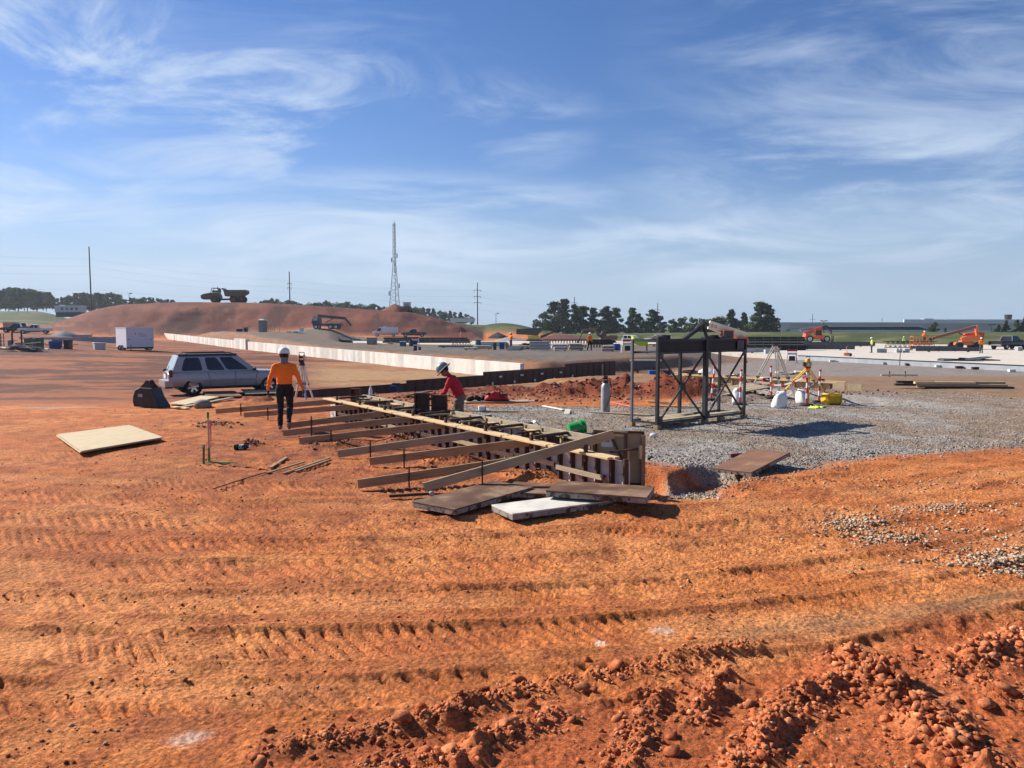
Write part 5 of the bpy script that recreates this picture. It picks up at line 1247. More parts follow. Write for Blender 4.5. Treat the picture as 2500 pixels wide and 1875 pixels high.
def cabin(parent, m, bot, top, zb, zt, panes, glassm=M_GLASS, name='cabin', rear=None):
    """bot/top: (x0,x1,halfwidth) at the belt and the roof; panes: list of x-fractions (a,b) per side; windscreen and rear glass always"""
    (x0, x1, w0), (u0, u1, w1) = bot, top
    q = lambda fx, fz, s: Vector((x0 + (x1 - x0) * fx + ((u0 + (u1 - u0) * fx) - (x0 + (x1 - x0) * fx)) * fz, s * (w0 + (w1 - w0) * fz), zb + (zt - zb) * fz))
    mb = MB(); n = 6
    mb.loft([[q(f, 0, -1), q(f, .5, -1), q(f, .93, -1), q(f, 1, -.88) + Vector((0, 0, .02)), q(f, 1, 0) + Vector((0, 0, .045)), q(f, 1, .88) + Vector((0, 0, .02)), q(f, .93, 1), q(f, .5, 1), q(f, 0, 1)] for f in (0, .1, .5, .9, 1)])
    c = mb.obj(name, m, parent, 35)
    def pane(pts, nm, gm=glassm):
        nrm = (pts[1] - pts[0]).cross(pts[2] - pts[0]).normalized(); ctr = sum(pts, Vector()) / len(pts)
        if nrm.dot(ctr - Vector(((x0 + x1) / 2, 0, (zb + zt) / 2))) < 0: nrm = -nrm
        mb = MB(); mb.loft([[p - nrm * .01 for p in pts], [p + nrm * .007 for p in pts]]); return mb.obj(nm, gm, c)
    for s in (-1, 1):
        for a, b in panes:
            k = .018; e_ = .03 if b > .85 else .008
            pane([q(a + k, .06, s), q(b - k, .06, s), q(b - .002, .13, s), q(b - e_ + .002, .74, s), q(b - e_ - k, .90, s), q(a + .012 + k, .90, s), q(a + .010, .74, s), q(a, .17, s)], 'side_window')
    e = .07
    pane([q(1, e, -.86), q(1, e, .86), q(1, 1 - e, .82), q(1, 1 - e, -.82)], 'windscreen'); pane([q(0, e, -.86), q(0, e, .86), q(0, 1 - e, .82), q(0, 1 - e, -.82)], 'rear_window', rear or glassm)
    return c
def seam(parent, pts, m=M_DARKTRIM, w=.008):
    mb = MB(); mb.path(pts, w, 4); return mb.obj('door_seam', m, parent)
def suv():
    a, b = gp(458, 965), gp(645, 957); a = Vector((lat(456, 34.4), 34.4, 0)); b = Vector((lat(643, 36.2), 36.2, 0)); d = b - a; mid = (a + b) / 2; mid.z = zg(mid.x, mid.y) + .02
    rz = math.atan2(d.y, d.x); P = paint('silver_paint', (.33, .33, .335), .15, .34); 
    t = thing('parked_car', 'silver long-wheelbase estate SUV parked on red ground beside stacked boards', 'car', mid, rz)
    wb = 3.28
    mb = MB(); mb.loft([car_ring(-2.62, .50, .98, .80, .84), car_ring(-2.50, .40, 1.06, .86, .92), car_ring(-1.6, .36, 1.10, .90, .955), car_ring(0, .34, 1.09, .90, .955), car_ring(1.0, .34, 1.07, .90, .95), car_ring(1.25, .35, 1.04, .90, .945), car_ring(2.0, .38, 1.00, .88, .93), car_ring(2.45, .42, .92, .82, .88), car_ring(2.62, .48, .80, .70, .78)])
    body = mb.obj('body', P, t, 32); arches(body, (-wb / 2, wb / 2), .43, .34, .96)
    cb = cabin(t, P, (-2.48, 1.12, .90), (-2.20, .30, .74), 1.06, 1.74, ((.10, .35), (.41, .62), (.645, .91)), rear=M_GLASSL)
    MB().loft([[Vector((x, y, z)) for y, z in ((-.70, 1.765), (-.66, 1.82), (.66, 1.82), (.70, 1.765))] for x in (-2.18, -2.0, .0, .28)]).obj('roof_cover', M_DARKTRIM, t, 40)
    for y in (-.62, .62):
        r_ = MB().path([(-1.9, y, 1.80), (-1.8, y, 1.87), (.0, y, 1.87), (.15, y, 1.80)], .022, 8).obj('roof_rail', M_DARKTRIM, t, 60)
    for x in (-wb / 2, wb / 2):
        for y in (-.82, .82): wheel(t, x, y, .385, .25, M_CHROME)
    for s in (-1, 1):
        MB().box((-2.52, s * .80, .98), (.16, .22, .34)).obj('tail_light', M_TAIL, t, bevel=.03)
        MB().box((2.42, s * .70, .78), (.22, .3, .18)).obj('headlight', M_LAMP, t, bevel=.03)
        for x in (-.42, .62): MB().box((x, s * .962, .93), (.2, .03, .045)).obj('door_handle', P, t, bevel=.01)
        for x, x2 in ((-1.02, -.92), (.16, .16), (1.12, 1.05)): seam(t, [(x2, s * .953, .42), (x2, s * .962, .70), (x, s * .958, .95), (x, s * .93, 1.06)])
        MB().box((-.05, s * .962, .66), (2.25, .022, .07)).obj('side_moulding', mat('moulding', (.25, .25, .27), .5), t, bevel=.008)
        MB().box((-.05, s * .93, .36), (2.3, .08, .06)).obj('running_board', M_DARKTRIM, t, bevel=.01)
        MB().ell((.98, s * 1.03, 1.12), (.08, .1, .075), 10, 7).obj('mirror', M_DARKTRIM, t, 60)
    MB().loft([[Vector((x, y, z)) for y, z in ((-w_, .42), (-w_, .68), (w_, .68), (w_, .42))] for x, w_ in ((-2.80, .72), (-2.76, .84), (-2.45, .93))]).obj('rear_bumper', P, t, 30)
    MB().box((-2.64, 0, .86), (.03, .5, .17)).obj('license_plate', M_LABEL, t); MB().box((-2.64, 0, 1.0), (.05, .8, .05)).obj('tailgate_trim', M_CHROME, t)
    MB().path([(-2.52, .1, 1.12), (-2.50, -.25, 1.3)], .012, 5).obj('rear_wiper', M_DARKTRIM, t); MB().box((2.60, 0, .62), (.1, 1.2, .3)).obj('grille', M_DARKTRIM, t, bevel=.02)
    MB().box((0, 0, .36), (4.4, 1.3, .2)).obj('chassis', M_DARKTRIM, t); MB().tube((-2.72, -.5, .36), (-2.4, -.5, .36), .035).obj('exhaust', M_STAKE, t, 40)
suv()
def pickup(label, loc, rz, m, group=None, flat=False, name='pickup_truck', rack=False, scale=1.0):
    t = thing(name, label, 'pickup', loc, rz, group, scale); wb = 3.7
    body = MB().loft([car_ring(-2.9, .62, 1.02, .86, .92), car_ring(-2.78, .55, 1.12, .90, .97), car_ring(-.72, .5, 1.14, .92, .98), car_ring(.9, .5, 1.14, .92, .98), car_ring(1.3, .5, 1.13, .92, .98), car_ring(2.5, .55, 1.06, .90, .95), car_ring(2.85, .62, .95, .80, .86)]).obj('body', m, t, 32)
    arches(body, (-wb / 2, wb / 2), .47, .34, .98); cut(body, MB().box((-1.8, 0, 1.1), (1.9, 1.6, .7)))
    cabin(t, m, (-.75, 1.2, .92), (-.55, .45, .76), 1.12, 1.80, ((.06, .42), (.47, .92)))
    for x in (-wb / 2, wb / 2):
        for y in (-.84, .84): wheel(t, x, y, .40, .27, M_ALU, 5)
    for s in (-1, 1):
        MB().box((2.70, s * .68, .85), (.25, .32, .17)).obj('headlight', M_LAMP, t, bevel=.02); MB().box((-2.84, s * .86, .92), (.1, .14, .3)).obj('tail_light', M_TAIL, t)
        for x in (-.75, .2, 1.2): seam(t, [(x, s * .975, .6), (x, s * .985, .85), (x, s * .95, 1.12)])
        MB().ell((1.02, s * 1.08, 1.22), (.07, .11, .1), 8, 6).obj('mirror', M_DARKTRIM, t, 60)
    MB().box((2.86, 0, .60), (.12, 1.7, .2)).obj('front_bumper', M_CHROME, t, bevel=.02); MB().box((-2.95, 0, .62), (.14, 1.7, .16)).obj('rear_bumper', M_CHROME, t, bevel=.02); MB().box((2.84, 0, .84), (.08, .95, .24)).obj('grille', M_DARKTRIM, t)
    MB().box((0, 0, .50), (4.8, 1.3, .22)).obj('chassis', M_DARKTRIM, t)
    return t
def seat(px, d): x = lat(px, d); return Vector((x, d, zg(x, d)))
P_BLK = paint('black_paint', (.012, .013, .016), .1, .25, (.16, .08, .05)); P_WHT = paint('white_paint_car', (.68, .68, .67), .0, .35); P_NAVY = paint('navy_paint', (.03, .04, .06), .2, .3); P_SLATE = paint('slate_paint', (.05, .06, .07), .2, .3)
w1 = pickup('white crew-cab pickup parked beside a grey gravel pile', seat(85, 150) , R(180 + 24), P_WHT)
pickup('black pickup parked behind the white pickup at the foot of the earth mound', seat(42, 156), R(180 + 22), P_BLK); pickup('navy pickup showing only its roof behind the black pickup', seat(56, 164), R(180 + 26), P_NAVY)
pickup('dark slate pickup parked beside the white van below the mound', seat(1010, 176) + Vector((0, 0, .0)), R(180 + 8), P_SLATE)
pickup('black pickup with an open tailgate standing on the concrete slab', Vector((lat(2466, 103), 103, -.498)), R(24), P_BLK, scale=1.0)
def load():
    p = Vector((lat(2448, 105), 105, .15)); t = thing('plastic_drum', 'white bucket standing on the bed of the black pickup', 'bucket', p); MB().lathe([(.2, 0), (.24, .5), (.25, .52)], n=14).obj('tub', M_WHITEP, t, 40); MB().lathe([(.25, .52), (.25, .56), (.1, .57)], n=14).obj('lid', M_WHITEP, t, 40)
def van():
    t = thing('cargo_van', 'white cargo van with dusty sides parked below the earth mound', 'van', seat(941, 178), R(180 + 6))
    b = MB().loft([car_ring(-2.9, .45, 2.05, .88, .96), car_ring(-2.8, .4, 2.1, .9, .98), car_ring(.9, .4, 2.12, .9, .98), car_ring(1.45, .4, 2.02, .9, .96), car_ring(2.1, .4, 1.42, .9, .95), car_ring(2.75, .45, 1.12, .85, .9), car_ring(2.9, .5, .9, .75, .8)]).obj('body', P_WHT, t, 30)
    arches(b, (-1.8, 1.9), .42, .34, .98)
    for x in (-1.8, 1.9):
        for y in (-.84, .84): wheel(t, x, y, .36, .24, M_ALU, 0)
    for s in (-1, 1):
        MB().prism([(.95, 1.25), (2.0, 1.2), (1.52, 1.85), (.98, 1.9)], s * .955 - .02, s * .955 + .02).obj('side_window', M_GLASS, t); MB().box((2.72, s * .62, .95), (.28, .3, .2)).obj('headlight', M_LAMP, t, bevel=.02); MB().ell((1.75, s * 1.08, 1.35), (.08, .1, .14), 8, 6).obj('mirror', M_DARKTRIM, t, 60); seam(t, [(.85, s * .985, .5), (.85, s * .99, 1.2), (.85, s * .96, 1.95)])
    MB().prism([(2.13, 1.40), (2.19, 1.43), (1.56, 2.0), (1.50, 1.97)], -.78, .78).obj('windscreen', M_GLASS, t); MB().box((2.88, 0, .6), (.1, 1.6, .22)).obj('front_bumper', M_DARKTRIM, t, bevel=.02); MB().box((.2, 0, 2.18), (.7, .6, .12)).obj('roof_vent', P_WHT, t, bevel=.02)
van()
t = thing('parked_car', 'white SUV parked on grass beside the white service pickup', 'car', seat(1547, 158), R(-22), None)
b = MB().loft([car_ring(-2.3, .5, 1.05, .84, .9), car_ring(-2.2, .42, 1.08, .88, .93), car_ring(.9, .4, 1.08, .88, .93), car_ring(1.9, .45, 1.0, .86, .9), car_ring(2.3, .5, .85, .75, .82)]).obj('body', P_WHT, t, 32); arches(b, (-1.4, 1.4), .42, .34, .93)
cabin(t, P_WHT, (-2.2, 1.1, .88), (-1.95, .35, .72), 1.06, 1.75, ((.08, .33), (.38, .62), (.66, .92)))
for x in (-1.4, 1.4):
    for y in (-.8, .8): wheel(t, x, y, .37, .24, M_ALU, 0)
t = pickup('white service pickup with tool boxes and a ladder rack parked by the grass bank', seat(1603, 155), R(180 - 12), P_WHT)
for s in (-1, 1): MB().box((-1.75, s * .8, 1.35), (2.2, .36, .5)).obj('tool_box', P_WHT, t, bevel=.02)
for x in (-2.7, -.8): MB().path([(x, -.9, 1.3), (x, -.9, 1.95), (x, .9, 1.95), (x, .9, 1.3)], .03, 6).obj('ladder_rack', M_WHITEP, t)
MB().bar((-2.9, .5, 2.02), (.3, .5, 2.02), .35, .06).obj('ladder', M_ALU, t)

# ---------------------------------------------------------------- construction machines
O_RED = paint('machine_orange', (.62, .075, .02), 0, .4, (.3, .15, .09)); O_ORG = paint('machine_bright_orange', (.80, .17, .03), 0, .4, (.4, .2, .1)); Y_CAT = paint('machine_ochre', (.10, .058, .016), 0, .6, (.07, .04, .025)); T_TAN = paint('boom_tan', (.80, .70, .48), 0, .5)
M_TXT = mat('lettering', (.02, .02, .02), .6)
def text(s, size, m, parent, loc, rot, name='lettering'):
    cu = bpy.data.curves.new('txt', 'FONT'); cu.body = s; cu.size = size; cu.extrude = .004; cu.align_x = 'CENTER'; cu.align_y = 'CENTER'
    o = bpy.data.objects.new(name, cu); COL.objects.link(o); dg = bpy.context.evaluated_depsgraph_get(); dg.update(); me = bpy.data.meshes.new_from_object(o.evaluated_get(dg)); bpy.data.objects.remove(o, do_unlink=True)
    o = bpy.data.objects.new(name, me); COL.objects.link(o); me.materials.clear(); me.materials.append(m); o.parent = parent; o.location = loc; o.rotation_euler = rot; return o
def telehandler(label, loc, rz, m, mboom, boom_ang, boom_len, scale=1.0, forks=True, word=None, mirror=1):
    """x forward; boom pivots at the rear and rises forwards"""
    t = thing('telehandler', label, 'telehandler', loc, rz, None, scale); 
    MB().prism([(-2.5, .7), (2.2, .6), (2.3, .95), (1.2, 1.1), (-1.7, 1.1), (-2.6, 1.35), (-2.7, 1.0)], -.55, .55).obj('chassis', m, t, bevel=.03)
    MB().prism([(-.9, .65), (1.0, .65), (1.3, 1.15), (.9, 1.35), (-.9, 1.4)], -1.15, -.58).obj('engine_cover', m, t, bevel=.04)
    MB().prism([(-2.7, .9), (-1.7, .9), (-1.6, 1.7), (-2.5, 1.75)], -.95, .95).obj('rear_cover', m, t, bevel=.04)
    for x in (-1.75, 1.55):
        for y in (-.95, .95): wheel(t, x, y, .66, .42, mat('pale_rim', (.55, .55, .52), .5), 0, big=False)
    cab = MB()
    for x, y in ((-.7, -1.1), (-.7, -.35), (.55, -1.1), (.55, -.35)): cab.bar((x, y, 1.25), (x * (.85 if x > 0 else 1), y, 2.42), .08, .08)
    cab.bar((-.75, -.73, 2.45), (.5, -.73, 2.45), .9, .08); cab.obj('cab_frame', m, t, bevel=.01)
    MB().prism([(-.66, 1.4), (.52, 1.4), (.44, 2.4), (-.66, 2.4)], -1.08, -.38).obj('cab_glass', M_GLASS, t)
    ca, sa = math.cos(boom_ang), math.sin(boom_ang); pv = Vector((-2.3, .15, 1.85)); dv = Vector((ca, 0, sa)); up = Vector((-sa, 0, ca))
    MB().bar(pv - dv * .25, pv + dv * boom_len, .38, .55 if mboom is m else 1.0, up).obj('boom', mboom, t, bevel=.02)
    MB().bar(pv + dv * boom_len * .9, pv + dv * (boom_len + .9), .27, .38, up).obj('inner_boom', M_STEEL, t)
    tip = pv + dv * (boom_len + .85)
    MB().bar(tip, tip + Vector((.75, 0, -.75 - .2 * sa)), .34, .4).obj('boom_head', M_STEEL, t, bevel=.02)
    MB().bar(pv + Vector((.5, 0, -1.0)), pv + dv * boom_len * .42, .14, .14).obj('lift_cylinder', M_STEEL, t)
    f0 = tip + Vector((.8, 0, -.95))
    if forks:
        MB().box(f0 + Vector((.08, 0, -.25)), (.1, 1.3, .8)).obj('fork_carriage', M_STEEL, t)
        for y in (-.4, .4): MB().prism([(0, .7), (.08, .7), (.1, .08), (1.3, .0), (1.3, -.04), (0, -.04)], y - .06, y + .06).move(Matrix.Translation(f0 + Vector((.1, 0, -.65)))).obj('fork', M_STEEL, t)
    if word: text(word, .5, M_TXT, t, pv + dv * boom_len * .86 + Vector((0, -.196, .0)), (math.pi / 2, -boom_ang, 0)).scale = (mirror, 1, 1)
    MB().ell((.9, -1.25, 2.0), (.04, .12, .18), 8, 6).obj('mirror', M_STEEL, t, 60)
    t.scale = (scale, scale * mirror, scale)
    return t
th = telehandler('orange-red telehandler with raised boom standing by the grass bank', Vector((lat(1996, 154), 154, -.5)), R(-4), O_RED, O_RED, R(19), 3.4)
MB().box((2.9, -.1, .7), (.12, 1.2, 1.3)).obj('carriage_plate', M_STEEL, th)
telehandler('telehandler with tan boom and orange cab behind the steel frame', Vector((lat(1768, 95), 95, -.5)), R(180 + 6), O_RED, T_TAN, R(17), 4.3, 1.05, False, 'JLG', -1)
def boom_lift():
    t = thing('boom_lift', 'orange boom lift with an open basket on the concrete slab', 'boom lift', Vector((lat(2358, 104), 104, -.5)), R(176))
    MB().box((0, 0, .72), (2.5, 1.3, .36)).obj('chassis', O_ORG, t, bevel=.04); MB().prism([(-.9, .9), (.8, .9), (.55, 1.15), (-.6, 1.15)], -.5, .5).obj('turntable_base', O_ORG, t)
    for x in (-1.25, 1.25):
        for y in (-1.0, 1.0): wheel(t, x, y, .5, .4, M_STEEL, 0)
    MB().prism([(-2.6, 1.25), (-.2, 1.2), (.1, 1.5), (-.1, 2.1), (-1.4, 2.35), (-2.7, 2.25)], -.95, -.35).obj('engine_cover', O_RED, t, bevel=.05); MB().prism([(-1.6, 1.25), (.9, 1.2), (1.0, 1.55), (.3, 1.8), (-1.6, 1.9)], .35, .95).obj('side_cover', O_ORG, t, bevel=.05)
    a = Vector((-1.3, 0, 3.05)); b = Vector((4.0, 0, 1.55)); MB().bar(a, b, .3, .38).obj('main_boom', paint('brown_boom', (.22, .085, .045), 0, .45), t, bevel=.02)
    MB().bar((-1.55, 0, 1.3), (-1.35, 0, 3.2), .5, .3).obj('boom_riser', O_ORG, t, bevel=.03); MB().bar((-.4, 0, 1.5), (1.1, 0, 2.3), .12, .12).obj('lift_cylinder', M_STEEL, t); MB().bar(b, (4.5, 0, 1.15), .14, .2).obj('jib_arm', M_STEEL, t)
    bk = thing('x', None, None) if False else None
    x0, x1, y0, y1, z0, z1 = 4.5, 7.0, -.5, .5, .62, 1.72
    MB().box(((x0 + x1) / 2, 0, z0), (x1 - x0, y1 - y0, .06)).obj('basket_floor', O_ORG, t); MB().box(((x0 + x1) / 2, y0, z0 + .12), (x1 - x0, .03, .22)).obj('toe_board', O_ORG, t); MB().box(((x0 + x1) / 2, y1, z0 + .12), (x1 - x0, .03, .22)).obj('toe_board', O_ORG, t)
    for z in (1.15, z1): MB().path([(x0, y0, z), (x1, y0, z), (x1, y1, z), (x0, y1, z), (x0, y0, z)], .03, 6).obj('basket_rail', O_ORG, t)
    for x in (x0, x0 + .8, x0 + 1.65, x1):
        for y in (y0, y1): MB().tube((x, y, z0), (x, y, z1), .028).obj('basket_post', O_ORG, t)
    MB().box((4.62, 0, 1.3), (.2, .5, .5)).obj('control_box', M_STEEL, t, bevel=.02)
    R_ = Matrix.Rotation(R(176), 4, 'Z'); p = t.location + R_.to_3x3() @ Vector((5.35, 0, .66))
    person('person in orange shirt standing inside the basket of the boom lift', p, R(150), pose(wr=(.2, .3, 1.1), hr=(.18, .38, 1.1), er=(.26, .08, 1.14)), C_ORANGE, C_GREYT, M_GLOVE, M_BOOTD, None, voxel=V_)
boom_lift(); load()
def dump_truck():
    x, d = lat(553, 210), 210; t = thing('dump_truck', 'large articulated dump truck silhouetted on top of the earth mound', 'dump truck', Vector((x, d, zg(x, d) - .05)), R(184))
    MB().prism([(1.0, 1.0), (5.6, .9), (6.1, 1.2), (6.2, 2.0), (5.6, 2.35), (3.7, 2.7), (1.6, 2.7), (1.2, 2.0)], -1.15, 1.15).obj('nose', Y_CAT, t, bevel=.08)
    for px_ in ((1.7, 2.6), (3.6, 2.6)):
        for y in (-.9, .9): MB().bar((px_[0], y, 2.6), (px_[0] + (-.35 if px_[0] > 3 else .05), y, 3.85), .14, .12).obj('cab_post', Y_CAT, t)
    MB().box((2.45, 0, 3.9), (1.75, 2.0, .16)).obj('cab_roof', Y_CAT, t, bevel=.03); MB().box((2.5, 0, 3.05), (1.5, 1.7, .5)).obj('cab_body', M_GLASS, t); MB().box((1.35, .5, 3.2), (.5, 1.0, 1.0)).obj('rear_cowl', Y_CAT, t)
    MB().tube((1.7, .9, 3.6), (1.75, .9, 4.3), .08).obj('exhaust', M_STEEL, t)
    MB().prism([(.75, 3.85), (.2, 3.3), (-.2, 1.75), (-4.6, 1.75), (-5.9, 2.6), (-5.8, 3.3), (-5.6, 3.45), (-.2, 3.4), (.3, 3.9)], -1.45, 1.45).obj('dump_body', Y_CAT, t, bevel=.05)
    MB().prism([(1.2, 1.0), (.2, 1.2), (-5.0, 1.2), (-5.0, .9), (1.2, .7)], -.5, .5).obj('frame', M_STEEL, t)
    for x in (2.6, -2.3, -4.3):
        for y in (-1.25, 1.25): wheel(t, x, y, .95, .7, Y_CAT, 0)
    t.scale = (1.02,) * 3
dump_truck()
def dozer(label, px, d, rz, dz=0.0, s=1.0):
    x = lat(px, d); t = thing('bulldozer', label, 'bulldozer', Vector((x, d, zg(x, d) + dz)), rz, None, s)
    for y in (-.95, .95): MB().prism([(-1.9, .1), (1.9, .1), (2.3, .6), (1.9, 1.0), (-1.9, 1.05), (-2.3, .6)], y - .3, y + .3).obj('track', M_STEEL, t, bevel=.05)
    MB().box((.7, 0, 1.5), (2.3, 1.1, 1.0)).obj('engine_cover', Y_CAT, t, bevel=.05); MB().box((-.9, 0, 1.6), (1.5, 1.6, 1.0)).obj('rear_body', Y_CAT, t, bevel=.05)
    for x_ in (-1.5, -.1):
        for y in (-.75, .75): MB().bar((x_, y, 2.0), (x_, y, 3.1), .1, .1).obj('cab_post', M_STEEL, t)
    MB().box((-.8, 0, 3.15), (1.8, 1.8, .12)).obj('cab_roof', M_STEEL, t); MB().box((-.8, 0, 2.5), (1.2, 1.4, 1.0)).obj('cab_glass', M_GLASSL, t)
    MB().prism([(2.7, .1), (2.85, .1), (2.75, .6), (2.9, 1.3), (2.75, 1.3), (2.6, .6)], -1.7, 1.7).obj('blade', Y_CAT, t)
    for y in (-1.0, 1.0): MB().bar((.2, y, .6), (2.65, y, .5), .15, .2).obj('push_arm', Y_CAT, t)
dozer('bulldozer half hidden behind a soil heap on the mound by the lattice mast', 988, 214, R(160), -.4)
def excavator(label, px, d, rz, arm, s=1.0, m=Y_CAT, dz=0.0):
    x = lat(px, d); t = thing('excavator', label, 'excavator', Vector((x, d, zg(x, d) + dz)), rz, None, s)
    for y in (-1.0, 1.0): MB().prism([(-1.7, .05), (1.7, .05), (2.0, .45), (1.7, .85), (-1.7, .85), (-2.0, .45)], y - .28, y + .28).obj('track', M_STEEL, t, bevel=.05)
    MB().prism([(-2.1, 1.0), (1.3, 1.0), (1.3, 1.4), (.2, 1.7), (-.8, 1.95), (-2.2, 1.9)], -1.2, 1.2).obj('house', m, t, bevel=.06); MB().prism([(.1, 1.4), (1.3, 1.4), (1.2, 2.2), (.9, 2.75), (.1, 2.75)], .25, 1.15).obj('cab', M_GLASS, t, bevel=.04)
    MB().box((.55, .7, 2.8), (1.1, 1.0, .1)).obj('cab_roof', m, t)
    for k in range(len(arm) - 1): MB().bar(arm[k], arm[k + 1], .34, .5 - .1 * k).obj('boom' if k == 0 else ('stick' if k == len(arm) - 2 else 'boom_knee'), m, t, bevel=.03)
    e = Vector(arm[-1]); MB().prism([(-.1, .1), (.3, .0), (.5, -.5), (.2, -1.0), (-.4, -1.0), (-.1, -.6)], -.45, .45).move(Matrix.Translation(e)).obj('digging_bucket', M_STEEL, t)
    MB().bar(Vector(arm[0]) + Vector((.5, 0, .1)), Vector(arm[0]).lerp(Vector(arm[1]), .7) + Vector((.1, 0, -.1)), .12, .12).obj('lift_cylinder', M_STEEL, t)
    return t
excavator('excavator with raised boom working by the grass in front of the pines', 1480, 150, R(182), [(1.2, 0, 1.6), (2.6, 0, 3.3), (4.8, 0, 2.9), (5.6, 0, .9)], .95)
def tracked_dump(px, d):
    x = lat(px, d); t = thing('crawler_dumper', 'yellow crawler dumper with a dark raised screen by the spoil heap', 'dumper', Vector((x, d, zg(x, d))), R(175))
    for y in (-.8, .8): MB().prism([(-1.5, .05), (1.5, .05), (1.8, .4), (1.5, .75), (-1.5, .75), (-1.8, .4)], y - .25, y + .25).obj('track', M_STEEL, t)
    MB().box((.2, 0, 1.2), (2.4, 1.7, .8)).obj('body', paint('machine_yellow', (.62, .38, .03), 0, .5), t, bevel=.05)
    MB().prism([(-.6, 1.6), (3.9, 1.9), (3.9, 3.0), (-1.4, 3.3), (-1.8, 2.9)], -1.0, 1.0).obj('screen_box', M_STEEL, t)
    MB().prism([(-1.3, 1.0), (-2.5, 1.4), (-4.2, 2.3), (-4.2, 2.5), (-1.3, 1.6)], -.7, .7).obj('conveyor', M_RUSTF, t)
tracked_dump(1305, 168)
def lift_truck(px, d):
    x = lat(px, d); t = thing('mobile_crane', 'dark folded mobile crane parked at the foot of the mound', 'crane', Vector((x, d, zg(x, d))), R(-5))
    B_ = paint('crane_blue', (.035, .04, .06), 0, .5)
    MB().box((0, 0, 1.0), (6.2, 2.1, .5)).obj('carrier', B_, t, bevel=.05); MB().prism([(-3.4, 1.2), (-1.6, 1.2), (-1.7, 2.6), (-3.0, 2.7), (-3.3, 2.2)], -1.0, 1.0).obj('cab', B_, t, bevel=.06); MB().prism([(-3.1, 1.9), (-1.9, 1.9), (-1.95, 2.5), (-2.9, 2.55)], -1.02, 1.02).obj('cab_window', M_GLASSL, t)
    for x in (-2.4, .9, 2.2):
        for y in (-.9, .9): wheel(t, x, y, .55, .38, M_ALU, 0)
    MB().bar((-2.2, 0, 3.0), (4.2, 0, 2.4), .5, .6).obj('main_boom', B_, t, bevel=.03); MB().bar((4.0, 0, 2.4), (5.4, 0, .8), .3, .4).obj('jib', B_, t); MB().bar((-.4, 0, 1.5), (1.6, 0, 2.5), .16, .16).obj('lift_cylinder', M_STEEL, t)
lift_truck(800, 172)
# ================================================================ yard: bins, barrels, stacks
def onz(px, d, z=None):
    x = lat(px, d); return Vector((x, d, zg(x, d) if z is None else z))
def wpx(p0, p1, d): return (p1 - p0) / FPX * d
def bin_(name, label, cat, p0, p1, h, d, m, depth=None, rz=0.0, z=None, lid=True, lidm=None, group=None):
    w = wpx(p0, p1, d); dp = depth or w * .8; t = thing(name, label, cat, onz((p0 + p1) / 2, d, z), rz, group)
    MB().loft([[Vector((a * w / 2 * k, b * dp / 2 * k, zz)) for a, b in ((-1, -1), (1, -1), (1, 1), (-1, 1))] for zz, k in ((0, .93), (h * .9, 1))]).obj('body', m, t, bevel=.02)
    if lid: MB().box((0, 0, h * .93), (w * 1.05, dp * 1.05, h * .1)).obj('lid', lidm or m, t, bevel=.02)
    for s in (-1, 1): MB().box((s * w * .3, -dp / 2 - .012, h * .45), (w * .05, .03, h * .8)).obj('rib', m, t)
    return t
def barrel(label, px, d, r, h, m, z=None, group='barrels about the yard', name='barrel', cat='barrel'):
    t = thing(name, label, cat, onz(px, d, z), 0, group)
    MB().lathe([(r * .97, 0), (r, .02), (r, h * .32), (r * 1.04, h * .34), (r, h * .36), (r, h * .65), (r * 1.04, h * .67), (r, h * .69), (r, h)], n=18).obj('shell', m, t, 40); MB().lathe([(r * 1.03, h), (r * 1.03, h + .03), (r * .8, h + .035)], n=18).obj('lid', m, t, 40)
    return t
def lumber(label, p0, p1, d, rows_, cols_, bt, m, rz=0.0, z=None, depth=1.0, group='lumber stacks in the yard', name='lumber_stack', cat='lumber', jit=.06, seed=1):
    L = wpx(p0, p1, d); t = thing(name, label, cat, onz((p0 + p1) / 2, d, z), rz, group); r_ = random.Random(seed)
    bw = depth / cols_
    for x in (-L * .35, L * .35): MB().box((x, 0, .04), (.09, depth, .08)).obj('bearer', M_KICK, t)
    for i in range(rows_):
        for j in range(cols_):
            ln = L * (1 - jit * r_.random() * 2); mm = m[r_.randrange(len(m))] if isinstance(m, (list, tuple)) else m
            MB().box((0, 0, 0), (ln, bw * .9, bt * .9)).obj('board', mm, t).location = ((r_.random() - .5) * jit * L, -depth / 2 + bw * (j + .5), .08 + bt * (i + .5))
            t.children[-1].rotation_euler = (0, 0, (r_.random() - .5) * .03) if t.children else (0, 0, 0)
    return t
M_PALE = mat('pale_timber', (.58, .50, .36), .8, var=.2, vscale=5); M_GREYW = mat('weathered_grey_timber', (.30, .28, .25), .85, var=.25, vscale=5); M_REDW = mat('red_primed_timber', (.32, .08, .07), .75, var=.25)
M_BEAM = mat('primer_grey_steel', (.085, .095, .105), .55, .3, var=.2, vscale=3); M_BLKJ = mat('black_joist_steel', (.012, .014, .018), .5, .3); M_NAVYP = mat('navy_plastic', (.02, .03, .10), .45); M_TEAL = mat('teal_plastic', (.04, .13, .18), .5, var=.15); M_DGREEN = mat('dark_green_paint', (.03, .10, .05), .5, var=.15)
